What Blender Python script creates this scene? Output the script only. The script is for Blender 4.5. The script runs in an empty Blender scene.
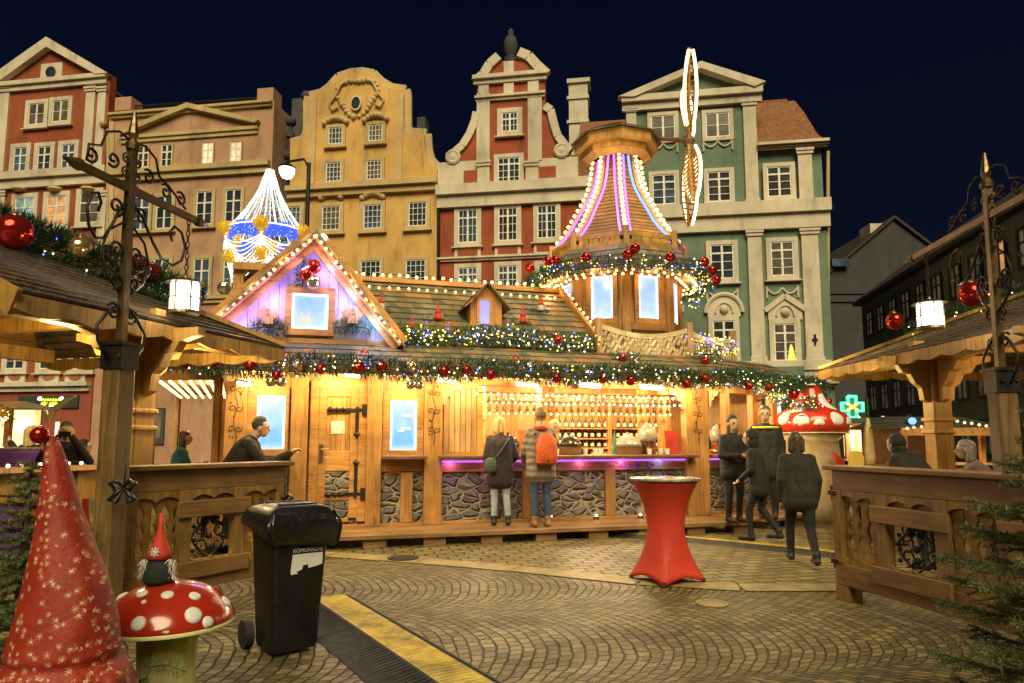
import bpy, math, random
import numpy as np
from mathutils import Vector as V, Matrix, noise as mnoise
R=math.radians
rnd=random.Random(7)
S=bpy.context.scene
COL=S.collection
# ------------------------------------------------------------------ camera model
F=683.0; HOR=441.0; PITCH=R(6.0); CZ=1.5
PY0=HOR-F*math.tan(PITCH)
FW=V((0,math.cos(PITCH),math.sin(PITCH))); UP=V((0,-math.sin(PITCH),math.cos(PITCH)))
EYE=V((0,0,CZ))
def ray(px,py):
    return V((1,0,0))*((px-512)/F)+UP*((PY0-py)/F)+FW
def G(px,py,z=0.0):
    d=ray(px,py); t=(z-CZ)/d.z; return EYE+d*t
def D(px,py,Y):
    d=ray(px,py); return EYE+d*(Y/d.y)
class Plane:
    def __init__(s,P,ang):            # ang: heading of u in degrees (0 = +x, positive recedes)
        s.P=V((P[0],P[1],0)); a=R(ang); s.ang=a
        s.u=V((math.cos(a),math.sin(a),0)); s.n=V((math.sin(a),-math.cos(a),0))
    def uz(s,px,py):
        d=ray(px,py); t=(s.P-EYE).dot(s.n)/d.dot(s.n); q=EYE+d*t
        return (q-s.P).dot(s.u), q.z
    def at(s,u,z,o=0.0): return s.P+s.u*u+s.n*o+V((0,0,z))
    def pt(s,px,py,o=0.0):
        u,z=s.uz(px,py); return s.at(u,z,o)
    def rect(s,x0,y0,x1,y1):
        ym=(y0+y1)/2; xm=(x0+x1)/2
        return s.uz(x0,ym)[0],s.uz(x1,ym)[0],s.uz(xm,y1)[1],s.uz(xm,y0)[1]
    def shift(s,o):
        q=Plane((0,0),0); q.P=s.P+s.n*o; q.u=s.u; q.n=s.n; q.ang=s.ang; return q
# ------------------------------------------------------------------ mesh builder
ORG={}
class MB:
    def __init__(s): s.v=[]; s.f=[]; s.m=[]
    def add(s,vs,fs,mi=0):
        b=len(s.v); s.v.extend([(p[0],p[1],p[2]) for p in vs])
        for f in fs: s.f.append([i+b for i in f]); s.m.append(mi)
        return s
    def par(s,o,a,b,c,mi=0):
        o=V(o);vs=[o,o+a,o+a+b,o+b,o+c,o+a+c,o+a+b+c,o+b+c]
        fs=[(0,3,2,1),(4,5,6,7),(0,1,5,4),(1,2,6,5),(2,3,7,6),(3,0,4,7)]
        if a.cross(b).dot(c)<0: fs=[f[::-1] for f in fs]
        return s.add(vs,fs,mi)
    def box(s,c,x,y,z,ang=0.0,mi=0):
        u=V((math.cos(ang),math.sin(ang),0)); w=V((-math.sin(ang),math.cos(ang),0)); k=V((0,0,1))
        return s.par(V(c)-u*(x/2)-w*(y/2)-k*(z/2),u*x,w*y,k*z,mi)
    def bar(s,a,b,w,h,up=None,mi=0):
        a=V(a);b=V(b);d=(b-a); L=d.length
        if L<1e-6: return s
        d/=L; k=V(up) if up else V((0,0,1))
        if abs(d.dot(k))>.98: k=V((0,1,0))
        x=d.cross(k).normalized(); y=x.cross(d)
        return s.par(a-x*(w/2)-y*(h/2),x*w,y*h,d*L,mi)
    def prism(s,pts,vec,mi=0):
        n=len(pts); vec=V(vec); p=[V(q) for q in pts]
        nn=V((0,0,0))
        for i in range(n): nn+=p[i].cross(p[(i+1)%n])
        if nn.dot(vec)>0: p=p[::-1]
        vs=p+[q+vec for q in p]
        fs=[list(range(n)),[2*n-1-i for i in range(n)]]
        for i in range(n): fs.append([i,i+n,(i+1)%n+n,(i+1)%n])
        return s.add(vs,fs,mi)
    def prect(s,pl,u0,u1,z0,z1,o0,o1,mi=0):
        if u0>u1:u0,u1=u1,u0
        return s.par(pl.at(u0,z0,o0),pl.u*(u1-u0),V((0,0,z1-z0)),pl.n*(o1-o0),mi)
    def slab(s,pl,x0,y0,x1,y1,o0,o1,mi=0):
        return s.prect(pl,*pl.rect(x0,y0,x1,y1),o0,o1,mi)
    def ppoly(s,pl,pts,o0,o1,mi=0):
        return s.prism([pl.pt(x,y,o0) for x,y in pts],pl.n*(o1-o0),mi)
    def upoly(s,pl,pts,o0,o1,mi=0):
        return s.prism([pl.at(x,y,o0) for x,y in pts],pl.n*(o1-o0),mi)
    def tube(s,pts,r,n=6,mi=0,cap=True):
        p=[V(q) for q in pts]; m=len(p)
        rr=r if isinstance(r,(list,tuple)) else [r]*m
        b=len(s.v); prev=None
        for i in range(m):
            t=(p[min(i+1,m-1)]-p[max(i-1,0)])
            t=t.normalized() if t.length>1e-9 else V((0,0,1))
            if prev is None:
                k=V((0,0,1)) if abs(t.z)<.9 else V((1,0,0)); x=t.cross(k).normalized()
            else:
                x=prev-t*prev.dot(t); x=x.normalized() if x.length>1e-6 else t.orthogonal().normalized()
            prev=x; y=t.cross(x)
            for j in range(n):
                a=2*math.pi*j/n; q=p[i]+(x*math.cos(a)+y*math.sin(a))*rr[i]; s.v.append(tuple(q))
        for i in range(m-1):
            for j in range(n):
                a=b+i*n+j;c=b+i*n+(j+1)%n; s.f.append([a,c,c+n,a+n]); s.m.append(mi)
        if cap:
            s.f.append([b+j for j in range(n)][::-1]); s.m.append(mi)
            s.f.append([b+(m-1)*n+j for j in range(n)]); s.m.append(mi)
        return s
    def lathe(s,c,prof,n=24,a0=0.0,mi=0,sx=1,sy=1,ang=0,cap=True,wob=None):
        b=len(s.v); ca,sa=math.cos(ang),math.sin(ang)
        for r,z in prof:
            for j in range(n):
                a=2*math.pi*j/n+a0; q=r*(wob(a,z) if wob else 1)
                x=q*math.cos(a)*sx; y=q*math.sin(a)*sy
                s.v.append((c[0]+x*ca-y*sa,c[1]+x*sa+y*ca,c[2]+z))
        for i in range(len(prof)-1):
            for j in range(n):
                a=b+i*n+j;d=b+i*n+(j+1)%n; s.f.append([a,d,d+n,a+n]); s.m.append(mi)
        if cap:
            s.f.append([b+j for j in range(n)][::-1]); s.m.append(mi)
            s.f.append([b+(len(prof)-1)*n+j for j in range(n)]); s.m.append(mi)
        return s
    def ball(s,c,r,n=12,mi=0,sz=1.0,k=None):
        k=k or max(4,n//2+1)
        b=len(s.v); c=V(c)
        s.v.append((c.x,c.y,c.z-r*sz))
        for i in range(1,k):
            t=-math.pi/2+math.pi*i/k
            for j in range(n):
                a=2*math.pi*j/n; s.v.append((c.x+r*math.cos(t)*math.cos(a),c.y+r*math.cos(t)*math.sin(a),c.z+r*sz*math.sin(t)))
        s.v.append((c.x,c.y,c.z+r*sz)); top=len(s.v)-1
        for j in range(n):
            s.f.append([b,b+1+(j+1)%n,b+1+j]); s.m.append(mi)
            q=b+1+(k-2)*n; s.f.append([top,q+j,q+(j+1)%n]); s.m.append(mi)
        for i in range(k-2):
            for j in range(n):
                a=b+1+i*n+j;d=b+1+i*n+(j+1)%n; s.f.append([a,d,d+n,a+n]); s.m.append(mi)
        return s
    def octa(s,c,r,mi=0):
        c=V(c);vs=[c+V(q)*r for q in ((1,0,0),(0,1,0),(-1,0,0),(0,-1,0),(0,0,1),(0,0,-1))]
        return s.add(vs,[(0,1,4),(1,2,4),(2,3,4),(3,0,4),(1,0,5),(2,1,5),(3,2,5),(0,3,5)],mi)
    def tri(s,a,b,c,mi=0): return s.add([a,b,c],[(0,1,2)],mi)
    def build(s,name,mats,parent=None,smooth=False,label=None,kind=None,bevel=0):
        me=bpy.data.meshes.new(name); o=bpy.data.objects.new(name,me); COL.objects.link(o)
        org=V((0,0,0))
        if parent is not None:
            o.parent=parent; org=ORG[parent.name]
        ORG[o.name]=org
        vs=np.array(s.v,dtype=float).reshape(-1,3)-np.array(org)
        me.from_pydata(vs.tolist(),[],s.f)
        if not isinstance(mats,(list,tuple)): mats=[mats]
        for m in mats: me.materials.append(m)
        if len(mats)>1: me.polygons.foreach_set('material_index',s.m)
        if smooth:
            me.polygons.foreach_set('use_smooth',[True]*len(me.polygons))
            if smooth is not True: me.set_sharp_from_angle(angle=R(smooth))
        if label:o['label']=label
        if kind:o['kind']=kind
        if bevel:
            md=o.modifiers.new('Bevel','BEVEL'); md.width=bevel; md.segments=2; md.limit_method='ANGLE'; md.angle_limit=R(40)
        me.update(); return o
def thing(name,label,cat,loc,group=None):
    o=bpy.data.objects.new(name,None); COL.objects.link(o); o.location=loc; o.empty_display_size=.1
    ORG[o.name]=V(loc); o['label']=label; o['category']=cat
    if group:o['group']=group
    return o
def tag(o,label,cat,group=None):
    o['label']=label;o['category']=cat
    if group:o['group']=group
    return o
def struct(o): o['kind']='structure'; return o
def solo(mb,name,mats,label,cat,group=None,smooth=False,loc=None,bevel=0):
    """a thing that is one mesh, its origin at its base"""
    a=np.array(mb.v); c=loc if loc is not None else V(((a[:,0].min()+a[:,0].max())/2,(a[:,1].min()+a[:,1].max())/2,a[:,2].min()))
    mb.v=[(p[0]-c[0],p[1]-c[1],p[2]-c[2]) for p in mb.v]
    o=mb.build(name,mats,None,smooth,bevel=bevel); o.location=c; ORG[o.name]=V(c)
    return tag(o,label,cat,group)
def copy_thing(root,loc,label=None,rz=None):
    r=root.copy(); COL.objects.link(r); r.location=loc; ORG[r.name]=V(loc)
    if rz is not None: r.rotation_euler=(0,0,rz)
    if label:r['label']=label
    for ch in list(root.children):
        c=ch.copy(); COL.objects.link(c); c.parent=r; ORG[c.name]=V(loc)
        for g in list(ch.children):
            d=g.copy(); COL.objects.link(d); d.parent=c
    return r
# ------------------------------------------------------------------ materials
class NT:
    def __init__(s,name):
        s.mat=bpy.data.materials.new(name); s.mat.use_nodes=True; s.t=s.mat.node_tree; s.n=s.t.nodes; s.l=s.t.links
        s.b=s.n['Principled BSDF']; s.out=s.n['Material Output']
    def new(s,t,**k):
        n=s.n.new(t)
        for a,b in k.items():
            if a.startswith('i_'): n.inputs[a[2:].replace('_',' ')].default_value=b
            else: setattr(n,a,b)
        return n
    def link(s,a,b): s.l.new(a,b)
    def coord(s,scale=(1,1,1),rz=0,kind='Object'):
        t=s.new('ShaderNodeTexCoord'); m=s.new('ShaderNodeMapping')
        r=s.new('ShaderNodeMapping'); r.inputs['Rotation'].default_value=(0,0,rz); m.inputs['Scale'].default_value=scale
        s.link(t.outputs[kind],r.inputs['Vector']); s.link(r.outputs['Vector'],m.inputs['Vector']); return m.outputs['Vector']
    def ramp(s,fac,stops,interp='LINEAR'):
        n=s.new('ShaderNodeValToRGB'); e=n.color_ramp.elements; n.color_ramp.interpolation=interp
        while len(e)<len(stops): e.new(.5)
        for i,(p,c) in enumerate(stops):
            e[i].position=p; e[i].color=(c[0],c[1],c[2],1) if not isinstance(c,(int,float)) else (c,c,c,1)
        s.link(fac,n.inputs['Fac']); return n.outputs['Color']
    def noise(s,vec,scale,detail=4,rough=.55,dist=0):
        n=s.new('ShaderNodeTexNoise'); n.inputs['Scale'].default_value=scale; n.inputs['Detail'].default_value=detail
        n.inputs['Roughness'].default_value=rough; n.inputs['Distortion'].default_value=dist
        if vec is not None: s.link(vec,n.inputs['Vector'])
        return n.outputs['Fac']
    def mix(s,f,a,b,mode='MIX'):
        n=s.new('ShaderNodeMix',data_type='RGBA',blend_type=mode)
        for k,x in ((0,f),(6,a),(7,b)):
            if isinstance(x,(int,float)): n.inputs[k].default_value=x if k==0 else (x,x,x,1)
            elif isinstance(x,tuple): n.inputs[k].default_value=(*x,1)
            else: s.link(x,n.inputs[k])
        return n.outputs[2]
    def math(s,op,a,b=None):
        n=s.new('ShaderNodeMath',operation=op)
        for k,x in ((0,a),(1,b)):
            if x is None: continue
            if isinstance(x,(int,float)): n.inputs[k].default_value=x
            else: s.link(x,n.inputs[k])
        return n.outputs[0]
    def bump(s,h,strength=.3,dist=.02):
        n=s.new('ShaderNodeBump'); n.inputs['Strength'].default_value=strength; n.inputs['Distance'].default_value=dist
        s.link(h,n.inputs['Height']); s.link(n.outputs['Normal'],s.b.inputs['Normal'])
    def col(s,c): s.link(c,s.b.inputs['Base Color']) if not isinstance(c,tuple) else setattr(s.b.inputs['Base Color'],'default_value',(*c,1))
    def rough(s,r):
        if isinstance(r,(int,float)): s.b.inputs['Roughness'].default_value=r
        else: s.link(r,s.b.inputs['Roughness'])
def mul(c,k): return tuple(min(1,x*k) for x in c)
def simple(name,c,rough=.6,metal=0,var=.25,scale=6,bump=0,bs=30,coat=0,spec=.5):
    m=NT(name); v=m.coord()
    f=m.noise(v,scale,5)
    m.col(m.ramp(f,[(.3,mul(c,1-var)),(.7,mul(c,1+var))])); m.b.inputs['Metallic'].default_value=metal
    f2=m.noise(v,scale*3,3); m.rough(m.ramp(f2,[(.3,max(.03,rough-.1)),(.7,min(1,rough+.1))]))
    if bump: m.bump(m.noise(v,bs,4),bump,.01)
    if coat: m.b.inputs['Coat Weight'].default_value=coat; m.b.inputs['Coat Roughness'].default_value=.08
    m.b.inputs['Specular IOR Level'].default_value=spec
    return m.mat
def wood(name,c,dark=.45,axis='z',ang=0.0,rough=.55,plank=0.0,island=.25,knots=True):
    m=NT(name)
    sc={'z':(14,14,.9),'x':(.9,14,14)}[axis]
    v=m.coord(sc,rz=-ang if axis=='x' else 0)
    g=m.new('ShaderNodeNewGeometry'); 
    f=m.noise(v,1.6,6,.6,1.2)
    c1=m.ramp(f,[(.25,mul(c,dark)),(.5,c),(.75,mul(c,1.35))])
    w=m.coord((2,2,2)); st=m.noise(w,1.1,4)
    c2=m.mix(1.0,c1,m.ramp(st,[(.3,.62),(.7,1.15)]),'MULTIPLY')
    isl=m.ramp(g.outputs['Random Per Island'],[(0,1-island),(1,1+island)])
    c3=m.mix(1.0,c2,isl,'MULTIPLY')
    if knots:
        vo=m.new('ShaderNodeTexVoronoi'); kv=m.coord({'z':(5,5,1.6),'x':(1.6,5,5)}[axis],rz=-ang if axis=='x' else 0)
        m.link(kv,vo.inputs['Vector']); vo.inputs['Scale'].default_value=1.3
        k=m.ramp(vo.outputs['Distance'],[(.05,.35),(.16,1)])
        c3=m.mix(.7,c3,m.mix(1.0,c3,k,'MULTIPLY'))
    m.col(c3); m.rough(m.ramp(f,[(.3,rough-.1),(.7,rough+.15)])); m.bump(f,.35,.006)
    return m.mat
def emit(name,c,st,sampling=False,mixc=0.0):
    m=NT(name); m.col((.04,.04,.04) if not mixc else mul(c,mixc)); m.b.inputs['Emission Color'].default_value=(*c,1); m.b.inputs['Emission Strength'].default_value=st
    m.b.inputs['Roughness'].default_value=.3
    m.mat.cycles.emission_sampling='FRONT' if sampling else 'NONE'
    return m.mat
def plaster(name,c,var=.22):
    m=NT(name); v=m.coord(); v2=m.coord((1,1,.25))
    a=m.noise(v,.35,6,.6); b=m.noise(v2,1.3,6,.65); d=m.noise(v,25,3)
    c1=m.ramp(a,[(.3,mul(c,1-var)),(.7,mul(c,1+var))])
    c2=m.mix(1.0,c1,m.ramp(b,[(.25,.55),(.46,.97),(.8,1.1)]),'MULTIPLY')
    m.col(c2); m.rough(.85); m.bump(d,.25,.02); return m.mat
def glass_dark(name,c=(.03,.04,.06),lit=None,st=1.0):
    m=NT(name); v=m.coord()
    m.col(m.ramp(m.noise(v,.8,3),[(.3,mul(c,.5)),(.7,mul(c,1.6))])); m.rough(.12)
    m.b.inputs['Specular IOR Level'].default_value=.6
    if lit:
        f=m.noise(v,1.6,3); e=m.ramp(f,[(.35,mul(lit,.35)),(.65,lit)])
        m.link(e,m.b.inputs['Emission Color']); m.b.inputs['Emission Strength'].default_value=st
        m.mat.cycles.emission_sampling='NONE'
    return m.mat
class MM: pass
M=MM()
M.trim=plaster('trim_stucco',(.62,.54,.41)); M.trimw=plaster('trim_white',(.62,.56,.45))
M.frame=simple('window_paint',(.78,.75,.67),.5)
M.pane=glass_dark('window_glass'); M.pane_b=glass_dark('window_glass_bluish',(.06,.09,.14))
M.pane_cur=glass_dark('window_glass_curtained',(.045,.043,.04))
M.pane_w=glass_dark('window_glass_warm',(.3,.2,.1),(1,.7,.38),.9)
M.pane_o=glass_dark('window_glass_orange',(.3,.2,.1),(1,.45,.16),.45)
M.pane_c=glass_dark('window_glass_teal',(.2,.3,.3),(.45,.7,.6),.35)
M.pane_d=glass_dark('window_glass_dim',(.06,.05,.04),(1,.7,.35),.05)
M.redbrown=plaster('red_brown_plaster',(.30,.068,.024)); M.pink=plaster('pink_brown_plaster',(.46,.265,.16))
M.pinktrim=plaster('pale_yellow_trim',(.50,.38,.18)); M.yellow=plaster('ochre_plaster',(.62,.38,.115)); M.yellowtrim=plaster('ochre_trim',(.56,.40,.19))
M.red=plaster('brick_red_plaster',(.33,.072,.025)); M.green=plaster('green_plaster',(.145,.205,.14)); M.grey=plaster('grey_plaster',(.045,.046,.046))  # grey is darkened: the right-hand gable's lack of street light sits in its colour
M.greyd=plaster('dark_plaster',(.07,.065,.06)); M.shopred=plaster('shop_red',(.32,.075,.045)); M.oval=plaster('oval_panel',(.36,.12,.05))
def tiles(name,c):
    m=NT(name); v=m.coord((4,4,4)); b=m.new('ShaderNodeTexWave',wave_type='BANDS',bands_direction='Z'); b.inputs['Scale'].default_value=.9; b.inputs['Distortion'].default_value=.6
    m.link(v,b.inputs['Vector']); n=m.noise(v,1.5,4)
    m.col(m.mix(1.0,m.ramp(n,[(.3,mul(c,.5)),(.7,mul(c,1.3))]),m.ramp(b.outputs['Fac'],[(0,.55),(.4,1)]),'MULTIPLY')); m.rough(.7); m.bump(b.outputs['Fac'],.5,.05); return m.mat
M.tile=tiles('roof_tiles',(.30,.115,.035)); M.tiled=tiles('roof_tiles_dark',(.05,.035,.028)); M.slate=tiles('roof_slate',(.04,.04,.035))
M.iron=simple('wrought_iron',(.035,.03,.025),.45,.7,.3,12,.2); M.ironlit=simple('lit_iron',(.16,.11,.05),.38,.75,.3,10,.2)  # ironlit: lighter copy of the iron, lamp light put into its colour
M.black=simple('black_plastic',(.006,.006,.0055),.42,0,.25,8,.1,60); M.tyre=simple('black_rubber',(.012,.012,.012),.75)
M.bag=simple('bin_liner',(.010,.010,.009),.22,0,.2,8,.9,14,spec=.7)
M.white=simple('white_paper',(.62,.62,.58),.6,0,.06)
HA=R(17)
M.wv=wood('hut_pine_upright',(.46,.22,.055)); M.wh=wood('hut_pine_level',(.44,.205,.05),axis='x',ang=HA)
M.wwash=wood('whitewashed_boards',(.52,.44,.44),dark=.75,island=.12)
M.wpale=wood('pale_boards',(.50,.29,.13),dark=.6); M.wrail=wood('cream_fretwork',(.66,.52,.30),dark=.7,axis='x',ang=HA)
M.owv=wood('weathered_pine_upright',(.27,.15,.038)); M.wdeck=wood('deck_boards',(.25,.14,.055),axis='x',ang=HA,rough=.4)
M.wpost=wood('dark_gate_post',(.17,.095,.028))
M.wstand=wood('golden_pine',(.46,.25,.055)); M.wdark=wood('dark_beam',(.16,.08,.03))
def shingle_mat(name,cols,rough=.45):
    m=NT(name); g=m.new('ShaderNodeNewGeometry'); n=len(cols)
    c=m.ramp(g.outputs['Random Per Island'],[(i/n,cols[i]) for i in range(n)],'CONSTANT')
    v=m.coord((3,3,3)); f=m.noise(v,6,5,.65)
    m.col(m.mix(1.0,c,m.ramp(f,[(.25,.5),(.7,1.2)]),'MULTIPLY')); m.rough(m.ramp(f,[(.3,rough-.12),(.7,rough+.2)])); m.bump(f,.4,.01); return m.mat
M.shing=shingle_mat('hut_shingles',[(.16,.14,.08),(.19,.16,.09),(.13,.125,.08),(.21,.15,.07),(.36,.18,.06),(.15,.14,.085),(.24,.19,.10),(.11,.105,.07)])
M.shingd=shingle_mat('stand_shingles',[(.10,.072,.045),(.13,.09,.05),(.085,.065,.045),(.16,.105,.055),(.095,.075,.055)],.27)
def stonewall(name):
    m=NT(name); v=m.coord((1,1,1.75),rz=-HA)
    nz=m.new('ShaderNodeTexNoise'); nz.inputs['Scale'].default_value=3; m.link(v,nz.inputs['Vector'])
    ad=m.new('ShaderNodeVectorMath',operation='MULTIPLY_ADD'); m.link(nz.outputs['Color'],ad.inputs[0]); ad.inputs[1].default_value=(.22,.0,.22); m.link(v,ad.inputs[2])
    fl=m.new('ShaderNodeVectorMath',operation='MULTIPLY'); m.link(ad.outputs[0],fl.inputs[0]); fl.inputs[1].default_value=(1,.02,1)
    e=m.new('ShaderNodeTexVoronoi',feature='DISTANCE_TO_EDGE'); e.inputs['Scale'].default_value=4.4; m.link(fl.outputs[0],e.inputs['Vector'])
    c=m.new('ShaderNodeTexVoronoi'); c.inputs['Scale'].default_value=4.4; m.link(fl.outputs[0],c.inputs['Vector'])
    sp=m.new('ShaderNodeSeparateColor'); m.link(c.outputs['Color'],sp.inputs[0])
    st=m.ramp(sp.outputs[0],[(0,(.08,.076,.068)),(.35,(.17,.16,.135)),(.7,(.115,.105,.09)),(1,(.23,.19,.14))])
    st=m.mix(1.0,st,m.ramp(m.noise(v,9,5),[(.3,.6),(.7,1.3)]),'MULTIPLY')
    k=m.ramp(e.outputs['Distance'],[(.045,0),(.075,1)])
    m.col(m.mix(k,(.33,.26,.16),st)); m.rough(.7)
    h=m.math('ADD',m.ramp(e.outputs['Distance'],[(.03,0),(.18,1)]),m.math('MULTIPLY',m.noise(v,14,4),.3)); m.bump(h,1.0,.07); return m.mat
M.stone=stonewall('rubble_stone')
def cobble(name,arc=True):
    m=NT(name); t=m.new('ShaderNodeTexCoord'); sx=m.new('ShaderNodeSeparateXYZ')
    nz=m.new('ShaderNodeTexNoise'); nz.inputs['Scale'].default_value=1.3 if arc else .8; nz.inputs['Detail'].default_value=5; nz.inputs['Roughness'].default_value=.62; m.link(t.outputs['Object'],nz.inputs['Vector'])
    ad=m.new('ShaderNodeVectorMath',operation='MULTIPLY_ADD'); m.link(nz.outputs['Color'],ad.inputs[0]); ad.inputs[1].default_value=(.14,.14,0) if arc else (.08,.08,0); m.link(t.outputs['Object'],ad.inputs[2])
    rot=m.new('ShaderNodeMapping'); rot.inputs['Rotation'].default_value=(0,0,R(78) if arc else R(-14)); m.link(ad.outputs[0],rot.inputs['Vector'])
    m.link(rot.outputs[0],sx.inputs[0])
    if arc:
        W=2.1
        a=m.math('DIVIDE',sx.outputs[0],W); k=m.math('FLOOR',a); u=m.math('MULTIPLY',m.math('SUBTRACT',m.math('SUBTRACT',a,k),.5),W)
        u2=m.math('MULTIPLY',u,u); vv=m.math('SUBTRACT',sx.outputs[1],m.math('SQRT',m.math('SUBTRACT',1.72,u2)))
        vv=m.math('ADD',vv,m.math('MULTIPLY',k,.037))
        uu=m.math('MULTIPLY',m.math('ARCSINE',m.math('DIVIDE',u,1.3115)),1.3115)
    else: uu,vv=sx.outputs[0],sx.outputs[1]
    cb=m.new('ShaderNodeCombineXYZ'); m.link(uu,cb.inputs[0]); m.link(vv,cb.inputs[1])
    b=m.new('ShaderNodeTexBrick'); m.link(cb.outputs[0],b.inputs['Vector']); b.offset=.5; b.squash=1; 
    b.inputs['Scale'].default_value=1.0; b.inputs['Mortar Size'].default_value=.011 if arc else .018; b.inputs['Mortar Smooth'].default_value=.9; b.inputs['Bias'].default_value=0
    b.inputs['Brick Width'].default_value=.108 if arc else .26; b.inputs['Row Height'].default_value=.092 if arc else .17
    b.inputs['Color1'].default_value=(0,0,0,1); b.inputs['Color2'].default_value=(1,1,1,1); b.inputs['Mortar'].default_value=(.5,.5,.5,1)
    c=m.ramp(b.outputs['Color'],[(0,(.085,.068,.026)),(.5,(.16,.13,.048)),(1,(.26,.212,.085))] if arc else [(0,(.125,.096,.028)),(1,(.25,.195,.066))])
    f=m.noise(t.outputs['Object'],22,5,.7); lg=m.noise(t.outputs['Object'],.7,5,.6)
    c=m.mix(1.0,c,m.ramp(f,[(.25,.55),(.75,1.3)]),'MULTIPLY'); c=m.mix(1.0,c,m.ramp(lg,[(.3,.65),(.7,1.2)]),'MULTIPLY')
    c=m.mix(b.outputs['Fac'],c,(.012,.010,.006)); m.col(c)
    m.rough(m.ramp(m.math('ADD',m.math('MULTIPLY',f,.5),m.math('MULTIPLY',m.noise(t.outputs['Object'],1.6,4),.5)),[(.35,.26),(.65,.78)]))
    h=m.math('ADD',m.math('MULTIPLY',m.math('SUBTRACT',1.0,b.outputs['Fac']),1.0),m.math('MULTIPLY',f,.45))
    h=m.math('ADD',h,m.math('MULTIPLY',b.outputs['Color'],.35)); m.bump(h,1.0,.03); return m.mat
M.cob=cobble('cobble_arcs'); M.sett=cobble('stone_setts',False)
M.kerb=simple('kerb_granite',(.26,.20,.08),.6,0,.3,4,.3,40)
M.fol=simple('fir_needles',(.10,.135,.035),.55,0,.55,3); M.folg=simple('garland_needles',(.026,.075,.024),.5,0,.5,5)
M.bark=simple('bark',(.06,.04,.022),.85,0,.4,12,.6,20)
M.bred=simple('red_bauble',(.42,.025,.015),.12,.75,.1); M.bgold=simple('gold_bauble',(.72,.50,.24),.15,.85,.1); M.bsil=simple('pale_bauble',(.6,.5,.36),.14,.85,.1)
M.redcloth=simple('red_stretch_cloth',(.50,.035,.012),.7,0,.14,3,.15,200)
M.purple=simple('purple_cloth',(.13,.04,.32),.7,0,.15,3)
WARM=(1,.66,.27)
M.bulb=emit('warm_bulb',(1,.66,.24),2.7); M.bulbw=emit('white_bulb',(1,.80,.46),3.0); M.led_w=emit('cool_led',(.7,.84,1),2.2)
M.fl_y=emit('fairy_yellow',(1,.60,.08),5); M.fl_w=emit('fairy_white',(1,.86,.55),5); M.fl_b=emit('fairy_blue',(.06,.12,1),5)
M.tubelamp=emit('tube_lamp',(1,.80,.45),9)
M.lantern=emit('lantern_glass',(1,.95,.84),6); M.purpled=emit('purple_led',(.58,.14,1),.9); M.blueled=emit('blue_led',(.16,.36,1),1.6); M.pinkled=emit('pink_led',(.9,.18,.75),1.2)
def lightbox(name,a,b,st,vs=1.1):
    m=NT(name); t=m.new('ShaderNodeTexCoord'); s=m.new('ShaderNodeSeparateXYZ'); m.link(t.outputs['Generated'],s.inputs[0])
    f=m.math('ADD',s.outputs[2],m.math('MULTIPLY',m.math('SUBTRACT',m.noise(t.outputs['Object'],3.5,4),.5),.4))
    ex=m.math('MULTIPLY',m.math('ABSOLUTE',m.math('SUBTRACT',s.outputs[0],.5)),2.0); ez=m.math('MULTIPLY',m.math('ABSOLUTE',m.math('SUBTRACT',s.outputs[2],.5)),2.0); ed=m.math('POWER',m.math('MAXIMUM',ex,m.math('MULTIPLY',ez,.97)),6.0)
    core=m.mix(1.0,m.ramp(f,[(.15,a),(.85,b)]),m.ramp(m.noise(t.outputs['Object'],9,4),[(.3,.86),(.7,1.04)]),'MULTIPLY')
    m.link(m.mix(m.math('MULTIPLY',ed,.8),core,(.80,.92,1.0)),m.b.inputs['Emission Color']); m.b.inputs['Emission Strength'].default_value=st; m.col((.03,.04,.05)); m.rough(.3)
    m.mat.cycles.emission_sampling='NONE'; return m.mat
M.lbox=lightbox('blue_light_window',(.12,.42,.95),(.42,.60,.95),1.0); M.lbox2=lightbox('frosted_light_window',(.48,.62,.85),(.26,.44,1.0),1.0)
def lamp(name,p,w,c=(1,.62,.26),r=.12):
    l=bpy.data.lights.new(name,'POINT'); l.energy=w; l.color=c; l.shadow_soft_size=r
    o=bpy.data.objects.new(name,l); COL.objects.link(o); o.location=p; return o
def shingles(mb,p00,p10,p11,p01,rows,w,t=.02,jit=.25,lap=1.35,mi=0):
    """rows of overlapping shingles on the sheet p00-p10 (eave) p01-p11 (top)"""
    p00,p10,p11,p01=map(V,(p00,p10,p11,p01)); n=(p10-p00).cross(p01-p00).normalized()
    if n.z<0:n=-n
    for i in range(rows):
        a=i/rows; b=min(1.0,(i+lap)/rows)
        L0=p00.lerp(p01,a); R0=p10.lerp(p11,a); L1=p00.lerp(p01,b); R1=p10.lerp(p11,b)
        W=(R0-L0).length; k=max(1,int(W/w)); cuts=[0.0]
        for j in range(1,k): cuts.append((j+rnd.uniform(-jit,jit)+(.25 if i%2 else -.25))/k)
        cuts=sorted(min(1,max(0,c)) for c in cuts)+[1.0]
        for c0,c1 in zip(cuts,cuts[1:]):
            if c1-c0<1e-4: continue
            g=.004/max(W,.01); c1-=g; dz=rnd.uniform(0,.35)*t; dl=rnd.uniform(-.08,.08)/rows
            A=L0.lerp(R0,c0)-(L1-L0)*(dl); B=L0.lerp(R0,c1)-(R1-R0)*dl; C=L1.lerp(R1,c1); E=L1.lerp(R1,c0)
            q=[A+n*(t+dz),B+n*(t+dz),C+n*.004,E+n*.004]
            lo=[A+n*dz*.2,B+n*dz*.2,C-n*t*.8,E-n*t*.8]
            mb.add(q+lo,[(0,1,2,3),(7,6,5,4),(0,4,5,1),(1,5,6,2),(3,2,6,7),(0,3,7,4)],mi)
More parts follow.
